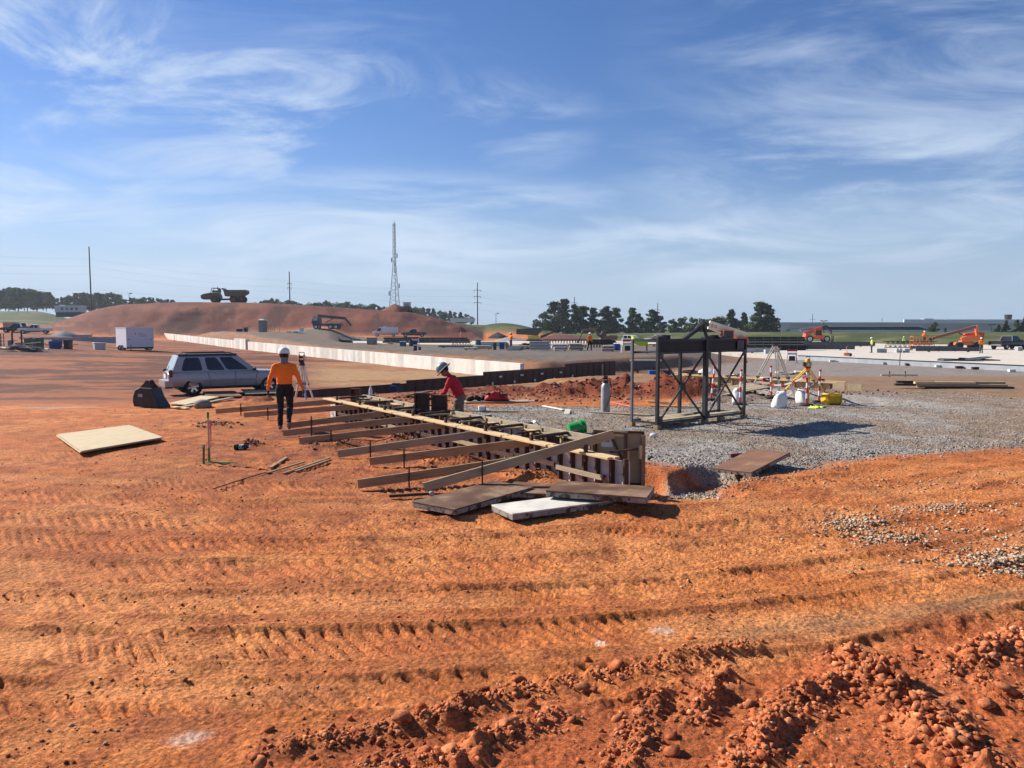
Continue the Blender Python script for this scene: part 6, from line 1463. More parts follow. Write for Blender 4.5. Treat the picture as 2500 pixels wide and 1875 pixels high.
# left yard
def box_trailer():
    d = 88; p = onz(338, d); t = thing('box_trailer', 'white enclosed box trailer with faint lettering parked near the concrete wall', 'trailer', p, R(44))
    W_, D_, H_ = 2.95, 3.6, 2.25; mw = mat('trailer_white', (.66, .64, .68), .5, var=.06); 
    o = MB().box((0, D_ / 2 - .4, .35 + H_ / 2), (W_, D_, H_)).obj('body', mw, t, bevel=.03)
    MB().box((0, D_ / 2 - .4, .38 + H_), (W_ + .06, D_ + .06, .06)).obj('roof', M_WHITEP, t); MB().box((0, D_ / 2 - .4, .32), (W_ - .1, D_ - .1, .12)).obj('chassis', M_STEEL, t)
    for x in (-1, 1): MB().box((x * (W_ / 2 - .02), -.412, .35 + H_ / 2), (.06, .03, H_)).obj('corner_post', M_WHITEP, t)
    MB().box((0, -.412, .4), (W_, .03, .08)).obj('bottom_rail', M_STEEL, t)
    for y in (.9, 1.7): wheel(t, -W_ / 2 + .02, y, .33, .2, M_ALU, 0); wheel(t, W_ / 2 - .02, y, .33, .2, M_ALU, 0)
    MB().bar((-1.1, -.4, .4), (-1.3, -1.3, .35), .08, .1).obj('drawbar', M_STEEL, t); MB().bar((-1.25, -1.1, .0), (-1.25, -1.1, .7), .07, .07).obj('jack_stand', M_STEEL, t)
    MB().prism([(-.55, 1.95), (-.4, 2.15), (-.42, 2.0), (-.5, 1.75)], -.408, -.402).obj('emblem', mat('faded_purple', (.28, .24, .33), .7), t)
    for k, (x, w) in enumerate(((-.1, .5), (.05, .75), (.2, .65))): MB().box((x + .15, -.404, 1.95 - .14 * k), (w, .01, .05)).obj('lettering_line', MATS['faded_purple'], t)
    for x in (-1.25, 1.2): MB().box((x, -.41, 1.3), (.26, .03, .05)).obj('latch', M_STAKE, t)
box_trailer()
t = bin_('job_box', 'small white site box standing alone on red ground left of the trailer', 'box', 228, 253, .8, 86, mat('offwhite_box', (.5, .5, .52), .5), .9, R(40))
bin_('waste_bin', 'blue bin with a pale end standing among the left yard clutter', 'bin', 119, 145, .85, 84, M_BLUE, .8, R(38)); bin_('waste_bin', 'blue bin tucked behind another blue bin in the left yard', 'bin', 130, 147, .95, 88, M_BLUE, .8); bin_('waste_bin', 'dark tall bin on legs beside the blue bins', 'bin', 157, 172, 1.05, 84, M_BLACKP, .7); bin_('waste_bin', 'pale blue bin behind the metal gate frame', 'bin', 20, 29, .7, 88, mat('pale_blue', (.12, .2, .34), .5), .5)
bin_('cabinet', 'olive green cabinet standing alone between stacked boards', 'cabinet', 60, 74, 1.0, 87, mat('olive_cabinet', (.08, .11, .05), .6), .5); bin_('cabinet', 'teal cabinet touching the taller green cabinet', 'cabinet', 80, 89, 1.0, 87, M_TEAL, .5); bin_('cabinet', 'tall green cabinet touching the teal cabinet', 'cabinet', 89, 103, 1.1, 86.5, M_DGREEN, .5)
t = thing('gate_frame', 'brown metal gate frame standing over piled boards', 'frame', onz(40, 82)); w = wpx(29, 52, 82)
for s in (-1, 1): MB().bar((s * w / 2, 0, 0), (s * w / 2, 0, 1.75), .12, .12).obj('post', M_RUSTF, t)
MB().bar((-w / 2, 0, 1.75), (w / 2, 0, 1.75), .12, .12).obj('lintel', M_RUSTF, t)
t = thing('steel_cage', 'dark steel cage at the edge of the left yard', 'cage', onz(-4, 80)); 
for x in (-.3, 0, .3):
    for y in (-.3, .3): MB().bar((x, y, 0), (x, y, 1.6), .05, .05).obj('upright', M_STEEL, t)
for z in (.4, .8, 1.2, 1.58): MB().box((0, 0, z), (.64, .64, .04)).obj('shelf', M_STEEL, t)
def heap(label, p0, p1, d, n, mats, h, seed, name='scrap_heap', cat='scrap heap', group=None):
    W_ = wpx(p0, p1, d); t = thing(name, label, cat, onz((p0 + p1) / 2, d), 0, group); r_ = random.Random(seed)
    for k in range(n):
        ln = W_ * (.25 + .4 * r_.random()); o = MB().box((0, 0, 0), (ln, .25 + .5 * r_.random(), .05 + .06 * r_.random())).obj('board', mats[r_.randrange(len(mats))], t)
        q = (r_.random() - .5) * 1.2; o.location = (q * (W_ - ln) * .8, (r_.random() - .5) * 1.4, .06 + h * (1 - abs(q)) * k / n); o.rotation_euler = ((r_.random() - .5) * .3, (r_.random() - .5) * .35, (r_.random() - .5) * 1.2)
    return t
heap('heap of dark boards and torn white sheets at the left edge of the yard', 0, 112, 76, 26, [M_PLYD, M_BLACKP, M_KICK, M_PALE, M_LABEL], .75, 3); heap('low pile of pale boards behind the blue bins', 108, 185, 92, 9, [M_PALE, M_KICKG, M_PLYB], .35, 4); heap('small pile of boards around the metal gate frame', 22, 60, 83, 12, [M_PALE, M_KICK, M_PLYD], .9, 9); heap('low stack of grey boards in front of the green cabinets', 65, 100, 82, 6, [M_GREYW, M_PALE], .3, 8)
def low_wall():
    d = 118; a, b = onz(45, d), onz(300, d + 4); t = thing('low_concrete_wall', 'low grey concrete wall in shade behind the left yard', 'wall', (a + b) / 2); dv = b - a; n = 10
    for k in range(n):
        p = a.lerp(b, k / n); q = a.lerp(b, (k + .985) / n); h = .25 + .85 * k / n
        MB().bar(p - t.location + Vector((0, 0, h / 2 - .2)), q - t.location + Vector((0, 0, h / 2 - .2)), .3, h + .4).obj('wall_panel', M_EDGE, t)
low_wall()
bin_('trailer_bed', 'flat grey trailer bed resting on the low grey wall', 'trailer', 184, 220, .55, 116, M_EDGE, 1.2, 0, zg(lat(200, 118), 118) + .55)
def cone_heap(name, label, cat, px, d, r, h, m, kind=None, sx=1.0):
    rs2 = random.Random(int(px)); rings = []
    for f in (1.0, .85, .65, .45, .25, .08): rings.append([Vector((sx * r * f * math.cos(q) * (1 + .12 * math.sin(3 * q + px) + .06 * rs2.random()), r * f * math.sin(q) * (1 + .1 * math.sin(4 * q)), h * (1 - f) ** .8 + .05 * h * rs2.random() - .05)) for q in [2 * math.pi * k / 22 for k in range(22)]])
    o = MB().loft(rings).obj(name, m, None, 60, label=label, cat=cat); o.location = onz(px, d); return o
M_GPILE = mat('crushed_stone_pile', (.17, .175, .18), .95, var=.4, vscale=6, bump=.8, bscale=12); M_SOIL = mat('heaped_soil', (.14, .05, .033), .95, var=.4, vscale=2, bump=.8, bscale=6)
cone_heap('gravel_pile', 'dark grey gravel pile beside the white pickup', 'gravel pile', 157, 146, 2.6, 1.1, M_GPILE); cone_heap('gravel_pile', 'small grey gravel pile just behind the concrete wall', 'gravel pile', 790, 86, 1.1, .5, M_GPILE); cone_heap('gravel_pile', 'pale gravel pile below the grassy bank', 'gravel pile', 1245, 178, 4.5, 1.3, mat('pale_gravel', (.26, .26, .25), .95, var=.3, bump=.6, bscale=10))
cone_heap('soil_heap', 'red soil heap on the mound in front of the bulldozer', 'soil heap', 966, 208, 3.4, 2.1, mat('red_soil', (.20, .065, .04), .95, var=.35, vscale=1.5, bump=.8, bscale=6)); cone_heap('soil_heap', 'brown soil heap beside the yellow crawler dumper', 'soil heap', 1370, 176, 6.5, 1.9, M_SOIL, sx=1.6); cone_heap('brush_pile', 'dark brush pile at the foot of the grassy bank', 'brush pile', 1215, 196, 2.6, 1.5, mat('dead_brush', (.05, .045, .04), .95, var=.5, vscale=8, bump=1, bscale=8))
# portable toilet
t = thing('portable_toilet', 'grey-green portable toilet with a white roof in front of the mound', 'toilet', onz(642, 142), R(-14))
MB().box((0, 0, 1.05), (1.15, 1.15, 2.1)).obj('cabin', mat('toilet_grey', (.17, .19, .16), .6, var=.1), t, bevel=.03); MB().loft([[Vector((a * k, b * k, z)) for a, b in ((-1, -1), (1, -1), (1, 1), (-1, 1))] for z, k in ((2.1, .6), (2.22, .6), (2.36, .45))]).obj('roof', M_WHITEP, t, bevel=.03); MB().box((0, -.585, 1.05), (.8, .03, 1.85)).obj('door', mat('toilet_door', (.22, .23, .2), .6), t, bevel=.01); MB().box((.3, -.61, 1.1), (.06, .03, .12)).obj('latch', M_BLACKP, t)
g_st = 'thin survey stakes along the foot of the mound'
for px in (655, 660, 664, 670, 682, 732, 1020, 425): 
    o = MB().bar((0, 0, 0), (0, 0, 1.4), .07, .05).obj('survey_stake', M_KICK, None, label='thin brown survey stake standing along the foot of the mound', cat='stake', group=g_st); o.location = onz(px, 146)
bin_('control_cabinet', 'red-brown cabinet standing left of the portable toilet', 'cabinet', 596, 604, .85, 144, M_RUSTF, .6); bin_('control_cabinet', 'dark grey low cabinet left of the red-brown one', 'cabinet', 578, 592, .55, 145, M_BLACKP, .6)
def sawhorse(label, px, d, m, rz=0, h=1.1, z=None):
    t = thing('barricade', label, 'barricade', onz(px, d, z), rz, None)
    for s in (-1, 1):
        for q in (-1, 1): MB().bar((s * .45, q * .25, 0), (s * .38, q * .03, h), .06, .05).obj('leg', M_WHITEP, t)
    for k, z_ in enumerate((h * .95, h * .7)): MB().box((0, -.08, z_), (.9, .03, .2)).obj('board', m if k == 0 else M_WHITEP, t)
    MB().box((0, -.15, h * .35), (.55, .03, .45)).obj('lower_panel', M_STEEL, t); return t
sawhorse('red and white barricade standing by the dark barrel in the far yard', 1014, 96, M_REDP); sawhorse('red and white barricade with a grey panel beside the slab edge', 1935, 72, M_REDP, R(-10), 1.25); sawhorse('orange barricade on gravel in front of the white SUV', 1558, 118, mat('orange_board', (.75, .2, .05), .6), 0, .9); sawhorse('red-topped barricade beside the lime tarpaulin', 1531, 70, M_REDP, R(15), 1.2)
bin_('generator', 'grey boxed generator on the far yard gravel', 'generator', 897, 918, .95, 100, M_GREYW, 1.0, R(-10)); bin_('cooler', 'blue-grey cooler on the ground beside the dark barrel', 'cooler', 976, 991, .62, 94, M_TEAL, .6, 0, None, True, M_WHITEP)
barrel('dark purple barrel beside the red and white barricade', 1003, 95, .27, .75, M_NAVYP); barrel('teal barrel among joists and lumber', 1167, 86, .32, .9, M_TEAL); barrel('bright blue barrel beside the tall tan form panels', 1506, 78, .36, .62, M_BLUE); barrel('small navy bucket on the gravel shoulder', 1013, 76, .2, .5, M_NAVYP, name='bucket', cat='bucket', group=None); barrel('smaller navy bucket lying close to the other navy bucket', 1024, 75, .14, .32, M_NAVYP, name='bucket', cat='bucket', group=None)
bin_('waste_bin', 'small green lidded bin in front of the pale lumber', 'bin', 1204, 1212, .72, 80, M_DGREEN, .35, 0, None, True, M_BLACKP); bin_('waste_bin', 'blue bin beside the person in orange by the lumber', 'bin', 1219, 1232, .72, 82, M_BLUE, .5); bin_('waste_bin', 'grey bin right behind the person in orange by the lumber', 'bin', 1234, 1242, .7, 82.5, M_GREYW, .4)
lumber('pale sheet lumber stack with ragged ends beside the green bin', 1155, 1200, 80, 3, 3, .12, [M_PALE, M_PINE], R(3), seed=2); lumber('long low stack of pale boards at the yard edge', 1132, 1165, 79, 2, 3, .09, M_PALE, R(-4), seed=3); lumber('white lumber stack behind the person in orange by the lumber', 1170, 1240, 92, 4, 3, .14, [M_PALE, M_LABEL], R(2), seed=4); lumber('tall grey lumber stack next to the striped board', 1292, 1344, 79, 7, 3, .115, [M_GREYW, M_PALE, M_EDGE], R(-2), seed=5); lumber('untidy grey lumber pile where the striding person passes', 1388, 1424, 77, 6, 3, .1, [M_GREYW, M_PALE, M_KICK], R(4), seed=6, jit=.15); lumber('red-primed timber stack at the edge of the yard', 1470, 1500, 74, 4, 3, .13, [M_REDW, M_LABEL], R(-5), seed=7, jit=.12); lumber('low pink-topped timber bundle before the steel joists', 1352, 1384, 76, 2, 3, .14, [M_REDW, M_LABEL, M_EDGE], R(2), seed=8); lumber('dark grey plank bundle on the far yard', 1068, 1160, 88, 2, 4, .1, [M_GREYW, M_BEAM], R(-5), seed=9, jit=.12); lumber('light grey pipe-like timber bundle behind the lumber piles', 1345, 1400, 84, 2, 3, .2, [M_EDGE, M_LABEL], R(2), seed=11); lumber('pale plank stack left of the striped board', 1247, 1288, 82, 3, 3, .1, [M_PALE, M_LABEL, M_EDGE], R(1), seed=12)
t = thing('striped_board', 'board with diagonal dark and white stripes leaning on lumber', 'board', onz(1256, 77.5), R(4)); w = wpx(1237, 1276, 77.5)
MB().prism([(-w / 2, 0), (w / 2, 0), (w / 2, .05), (-w / 2, .05)], 0, .05).obj('foot', M_KICK, t)
for k in range(8): MB().prism([(-w / 2 + w * k / 8 * .8, .05), (-w / 2 + w * (k + .62) / 8 * .8, .05), (-w / 2 + w * (k + .62) / 8 * .8 + .34, .42), (-w / 2 + w * k / 8 * .8 + .34, .42)], .02 + .002 * (k % 2), .05).obj('stripe', M_WHITEP if k % 1 == 0 else M_KICK, t)
MB().box((0.1, .08, .24), (w, .02, .42)).obj('backing', M_KICK, t)
heap('heap of black sheeting on the lumber behind the striped board', 1266, 1296, 83, 14, [M_BLACKP, M_STEEL], 1.0, 21)
t = bin_('brown_crate', 'red-brown crate behind the person in orange by the lumber', 'crate', 1210, 1217, .4, 110, M_REDW, .5, 0, -.5)
def joists(label, p0, p1, d, h, z, rz, rows_=2, m=M_BLKJ, group='stacks of black open-web steel joists', n=None):
    L = wpx(p0, p1, d); t = thing('joist_stack', label, 'joists', onz((p0 + p1) / 2, d, z), rz, group); n = n or max(6, int(L / (h * .8)))
    for r_ in range(rows_):
        y = r_ * .35; o = MB().box((L / 2 * 0, y, h - .04), (L, .12, .08)).obj('top_chord', m, t); MB().box((0, y + .01, .05), (L * .93, .12, .08)).obj('bottom_chord', m, t)
        for k in range(n):
            x0 = -L * .46 + L * .92 * k / n; x1 = x0 + L * .92 / n
            MB().bar((x0, y, .06), ((x0 + x1) / 2, y, h - .06), .05, .05).obj('web_bar', m, t); MB().bar(((x0 + x1) / 2, y, h - .06), (x1, y, .06), .05, .05).obj('web_bar', m, t)
    return t
joists('long black joists propped with slanting web bars behind the striding person', 1326, 1492, 88, 1.05, .0, R(-3), 3, n=22); joists('black joist stack behind the raised gable of the steel frame', 1585, 1735, 92, .95, -.5, R(-4), 2); joists('black joist stack lying before the boom lift', 2158, 2292, 112, .95, -.5, R(3), 2); joists('small tangled joist stack beside the teal barrel', 1100, 1152, 92, .8, .0, R(2), 3, mat('grey_joist', (.12, .13, .14), .5, .4))
def black_stack(label, p0, p1, d, h, z, dep=1.2, rz=0.0, n=4):
    L = wpx(p0, p1, d); t = thing('steel_stack', label, 'steel stack', onz((p0 + p1) / 2, d, z), rz, 'long dark stacks of steel on the slab')
    for k in range(n): MB().box((.15 * math.sin(k * 2.1), 0, h * (k + .5) / n), (L * (1 - .02 * k), dep - .02 * k, h / n * .9)).obj('layer', M_BLKJ, t, bevel=.01)
    for k in range(int(L / 1.1)): MB().box((-L / 2 + .4 + 1.1 * k, -dep / 2 - .03, h / 2), (.08, .03, h * .98)).obj('strap', M_BEAM, t)
black_stack('long black steel stack below the van and slate pickup', 935, 1147, 148, 1.05, -.5, n=3); black_stack('tall black steel stack between tan-boom telehandler and orange telehandler', 1812, 1965, 100, 1.75, -.5, n=5); black_stack('grey steel panel stack behind the striding person', 1437, 1500, 110, 1.15, -.5, n=5)
def ibeam(label, p0, p1, py, d, h=.32, rz=0.0, z=-.5, plates=True, m=M_BEAM):
    L = wpx(p0, p1, d); t = thing('steel_beam', label, 'beam', onz((p0 + p1) / 2, d, z), rz, 'steel beams laid out on the slab'); zz = .12
    for s_ in (0, 1): MB().box((0, 0, zz + s_ * h), (L, .24, .03)).obj('flange', m, t)
    MB().box((0, 0, zz + h / 2), (L, .05, h - .03)).obj('web', m, t)
    for x in (-L * .3, L * .3): MB().box((x, 0, .052), (.12, .5, .10)).obj('bearer', M_KICK, t)
    if plates:
        for x in (-L * .15, L * .1): MB().box((x, -.06, zz + h / 2), (.04, .1, h + .15)).obj('stiffener', m, t)
    return t
ibeam('long grey beam running from the orange telehandler to the person in lime', 1965, 2135, 0, 118, .62, R(-4)); ibeam('grey beam with short stubs in front of the longer beam', 1912, 2087, 0, 100, .55, R(-2)); ibeam('dark beam in front of the boom lift basket', 2240, 2395, 0, 92, .42, R(-3)); ibeam('dark beam behind the boom lift basket', 2225, 2340, 0, 102, .35, R(-2)); ibeam('pale grey beam beside the black steel stack', 1820, 1905, 0, 88, .42, R(-2), m=M_EDGE)
for (p0, p1, d, lb) in ((2140, 2164, 90, 'grey concrete pad block with a slot, next to the person in lime'), (2188, 2202, 90, 'grey concrete pad block by the white-topped marker pole'), (2208, 2220, 90, 'grey concrete pad block at the end of the dark beam'), (2236, 2248, 105, 'grey concrete block behind the dark beam'), (1822, 1829, 90, 'narrow pale block beside the black steel stack'), (1833, 1840, 90, 'second narrow pale block beside the black steel stack'), (2484, 2496, 97, 'pale block in front of the wheel of the black pickup'), (1868, 1877, 86, 'pale upright block right behind the aluminium tripod')):
    w = wpx(p0, p1, d); o = MB().loft([[Vector((a * w / 2 * k, b * .3 * k, z)) for a, b in ((-1, -1), (1, -1), (1, 1), (-1, 1))] for z, k in ((0, 1), (.42, 1), (.46, .93))]).obj('concrete_block', M_EDGE, None, label=lb, cat='block', group='pale blocks on the slab'); o.location = onz((p0 + p1) / 2, d, -.498)
heap('flat dark steel plates lying at the front of the slab', 2275, 2465, 68, 8, [M_BLKJ, M_BEAM], .12, 31, 'plate_pile', 'plates').location.z = -.5
def marker_pole():
    t = thing('marker_pole', 'pole with a round white top standing in front of the slab edge', 'pole', onz(2200, 66, -.85)); MB().tube((0, 0, 0), (0, 0, 1.3), .035).obj('shaft', M_RUSTF, t); MB().ell((0, 0, 1.38), (.12, .06, .14), 12, 8).obj('top', M_WHITEP, t, 60)
marker_pole()
t = thing('floor_saw', 'small orange floor saw standing on the slab', 'floor saw', onz(2068, 78, -.498)); MB().box((0, 0, .22), (.6, .4, .3)).obj('engine', mat('saw_orange', (.6, .22, .1), .5), t, bevel=.03); MB().path([(.1, 0, .3), (.0, 0, .95), (.15, 0, 1.05)], .03, 6).obj('handle', mat('saw_pink', (.7, .35, .28), .5), t); MB().lathe([(.17, -.03), (.17, .03)], (.42, 0, .17), 14, 'y').obj('blade_guard', M_BLACKP, t)
t = thing('floor_saw', 'small orange cutter on the slab behind the pad blocks', 'floor saw', onz(2224, 98, -.498)); MB().box((0, 0, .15), (.5, .4, .2)).obj('engine', MATS['saw_orange'], t, bevel=.03); MB().path([(.0, 0, .2), (.0, 0, .9)], .03, 6).obj('handle', MATS['saw_orange'], t)
g_e = 'loose pieces along the slab edge'
for px, lb in ((2035, 'white fitting'), (2222, 'black box'), (2295, 'small white cube'), (2345, 'brown low board'), (2385, 'brown flat panel'), (2475, 'pale plank on pegs'), (2165, 'grey fitting')):
    t = bin_('edge_fitting', lb + ' lying along the foot of the slab edge form', 'fitting', px - 8, px + 8, .2, 56.5 + (2500 - px) / 550 * 21, M_WHITEP if 'white' in lb or 'pale' in lb else M_BLACKP if 'black' in lb else M_EDGE if 'grey' in lb else M_RUSTF, .3, 0, None, group=None)
# stacked dark beams and timber on the right
def right_stack():
    t = thing('beam_stack', 'stack of black beams and tan timbers on the bare ground at right', 'beam stack', gp(2325, 948), R(-6)); r_ = random.Random(5)
    for k in range(11):
        m_ = [M_BLACKP, M_STEEL, M_BLACKP, M_PINE, M_KICKG][k % 5]; L = 2.4 + 1.2 * r_.random()
        MB().box((0, 0, 0), (L, .2, .09)).obj('beam', m_, t).location = ((r_.random() - .5) * 1.6, (k % 4) * .23 - .3, .05 + .1 * (k // 4))
right_stack()
plank(gp(2280, 945, .03), gp(2405, 948, .03), .25, .1, M_KICKG, 'grey timber sticking out to the right of the black beam stack')
t = thing('stop_bar', 'pale yellow bar on two pegs lying on the bare ground at right', 'bar', gp(2195, 920)); MB().box((0, 0, .12), (2.2, .09, .1)).obj('bar', M_PALE, t, bevel=.01)
for x in (-.55, .4): MB().bar((x, .06, 0), (x, .06, .35), .05, .05).obj('peg', M_RUSTF, t)
# second, timber-built form behind the tripods
def timber_form():
    a, b = gp(1640, 905), gp(2080, 940); a = at(1640, 915, 37.5); b = at(2045, 938, 31.5); a.z = zg(a.x, a.y); b.z = zg(b.x, b.y); d = b - a; L = math.hypot(d.x, d.y)
    t = thing('timber_form', 'long pale timber footing form behind the tripods and spoil heap', 'formwork', a, math.atan2(d.y, d.x)); n = int(L / .6)
    for s_ in (0, .8):
        for k in range(5): MB().box((L * (k + .5) / 5, s_, .42), (L / 5 - .02, .12, .05)).obj('plank', M_PINE, t)
        for k in range(n): MB().box((.3 + k * .6, s_ + .02, .18), (.07, .06, .42)).obj('stud', M_KICK, t)
        for k in range(n): MB().box((.0 + k * .6 + .3, s_ + .07, .16), (.58, .02, .38)).obj('sheet', M_TANPLY if k % 2 else M_PINE, t)
    for k in range(4): MB().box((L * (k + .5) / 4, .4, .48), (.07, 1.1, .05)).obj('spreader', M_RUSTF, t)
    for x, w_ in ((L + .1, .5), (L + .75, .55)): MB().box((x, -.1, .22), (w_, .05, .42)).obj('end_panel', M_TANPLY, t)
timber_form()
def mat_deck():
    t = thing('timber_mat', 'weathered grey plank mat sloping behind the sandbags', 'plank mat', at(1815, 946, 28.2)); t.location.z = zg(t.location.x, 28.2) + .1; t.rotation_euler = (R(4), R(-8), R(12))
    for k in range(6): MB().box((0, -.5 + k * .2, .1 + .006 * (k % 2)), (2.3 - .1 * (k % 3), .185, .045)).obj('plank', M_KICKG, t)
    for x in (-.8, .8): MB().box((x, 0, .04), (.1, 1.15, .07)).obj('bearer', M_KICK, t)
mat_deck()
t = bin_('cooler', 'red picnic cooler with a white lid behind the aluminium tripod', 'cooler', 1861, 1887, .42, 34, mat('cooler_red', (.30, .035, .04), .5), .32, R(8), None, True, M_WHITEP)
# lime tarpaulin, steel troughs and blue pump behind the hoist frame
t = thing('tarpaulin', 'bright lime yellow tarpaulin draped over a frame by the yard', 'tarpaulin', onz(1562, 68), R(-5)); w = wpx(1543, 1582, 68)
o = MB().loft([[Vector((x * w, y, z + .06 * math.sin(9 * x + 3 * y))) for y, z in ((-.5, .75 - .3 * x), (0, 1.35 - .35 * x), (.5, 1.05 - .3 * x))] for x in (-.5, -.25, 0, .25, .5)], caps=False, closed=False).obj('sheet', mat('lime_tarp', (.55, .70, .02), .6, var=.1), t, 60); o.modifiers.new('thick', 'SOLIDIFY').thickness = .03
for x in (-.45, .45):
    for y in (-.4, .4): MB().bar((x * w, y, 0), (x * w, y, 1.0 - .3 * x), .05, .05).obj('post', M_STEEL, t)
t = thing('steel_trough', 'grey steel trough standing beside the hoist frame', 'trough', onz(1578, 56), R(-4)); w = wpx(1548, 1615, 56)
MB().prism([(-w / 2, .9), (w / 2, .9), (w / 2, .55), (-w * .3, .2), (-w / 2, .3)], -.5, .5).obj('tub', M_BEAM, t, bevel=.02); MB().prism([(-w / 2 - .1, .88), (w / 2 + .1, .88), (w / 2 + .1, .96), (-w / 2 - .1, .96)], -.55, .55).obj('rim', M_GREYW, t)
for x in (-w * .3, w * .3): MB().bar((x, 0, 0), (x, 0, .4), .3, .12).obj('leg', M_STEEL, t)
bin_('pump', 'blue pump unit on the ground under the hoist frame', 'pump', 1585, 1605, .28, 52, mat('pump_blue', (.03, .10, .42), .45), .5); bin_('pump', 'navy pump unit beside the blue pump', 'pump', 1612, 1640, .3, 52, M_NAVYP, .5)
t = thing('white_sheeting', 'crumpled white plastic sheeting seen through the hoist frame', 'sheeting', onz(1728, 54)); w = wpx(1700, 1752, 54)
MB().loft([[Vector((w * (i / 7 - .5), .5 * (j / 5 - .5), .05 + .42 * math.sin(math.pi * i / 7) * math.sin(math.pi * (j + .3) / 5.6) * (.6 + .4 * math.sin(2.3 * i + 1.7 * j)))) for j in range(6)] for i in range(8)], caps=False, closed=False).obj('sheet', M_SACK, t, 50); heap('dark boards next to the crumpled white sheeting', 1655, 1705, 53, 8, [M_BLACKP, M_KICK, M_GREYW], .3, 41); heap('flat grey and tan boards lying on the bare ground right of the white sheeting', 1770, 1850, 46, 6, [M_GREYW, M_PALE, M_KICK], .12, 42)
heap('loose timbers beside the slab barricade', 1900, 1990, 52, 7, [M_KICK, M_GREYW, M_PALE], .15, 43)
# blue tank behind the dark form
t = thing('blue_tank', 'dark blue plastic tank with pale window behind the wall form', 'tank', Vector((lat(951, 37.5), 37.5, zg(lat(951, 37.5), 37.5) - .05)), R(-8)); w = wpx(922, 972, 37.5)
MB().prism([(-w * .55, 0), (w / 2, 0), (w * .52, .35), (w * .42, .62), (w * .3, .66), (-w * .38, .64)], -.4, .4).obj('shell', M_NAVYP, t, bevel=.03); MB().prism([(-w * .38, .08), (-w * .05, .08), (-w * .05, .56), (-w * .34, .56)], -.425, -.405).obj('window', mat('pale_window', (.3, .38, .5), .3), t); MB().box((.3, 0, .7), (.35, .3, .1)).obj('filler_cap', M_BLACKP, t)
plank(gp(985, 968, .05), gp(1052, 962, .1), .3, .05, M_PLYB, 'dark board lying on the spoil behind the two tall panels')
# rebar cages along trench and small machine near wall
t = thing('plate_compactor', 'small yellow compactor with raised handle near the concrete wall', 'compactor', onz(706, 95)); MB().box((0, 0, .35), (.7, .5, .4)).obj('engine', Y_CAT, t, bevel=.03); MB().box((0, 0, .08), (.9, .55, .12)).obj('plate', M_STEEL, t); MB().path([(-.2, 0, .4), (-.7, 0, 1.1), (-.8, 0, 1.1)], .03, 6).obj('handle', M_STEEL, t)
t = thing('skid_attachment', 'steel loader attachment with raised arms on the far yard', 'attachment', onz(845, 128)); 
for s in (-1, 1): MB().bar((s * .5, 0, .2), (s * 1.3, 0, 1.2), .2, .25).obj('arm', paint('pale_yellow', (.5, .42, .2), 0, .5), t)
MB().prism([(-1.6, 0), (1.2, 0), (.8, .7), (-1.2, .8)], -.6, .6).obj('bucket_shell', M_STEEL, t)
heap('white plastic sheets and boards beside the folded crane', 700, 745, 138, 9, [M_LABEL, M_WHITEP, M_GREYW], .5, 51); heap('loose grey boards on the far gravel below the van', 860, 990, 112, 8, [M_GREYW, M_LABEL, M_KICK], .25, 52)
t = bin_('white_panel_pair', 'pale leaning panels beside the folded crane', 'panels', 731, 742, 1.1, 150, M_LABEL, .3, R(-20))
sack(1085 * 0 + 1590, 905, .0001, 'x') if False else None

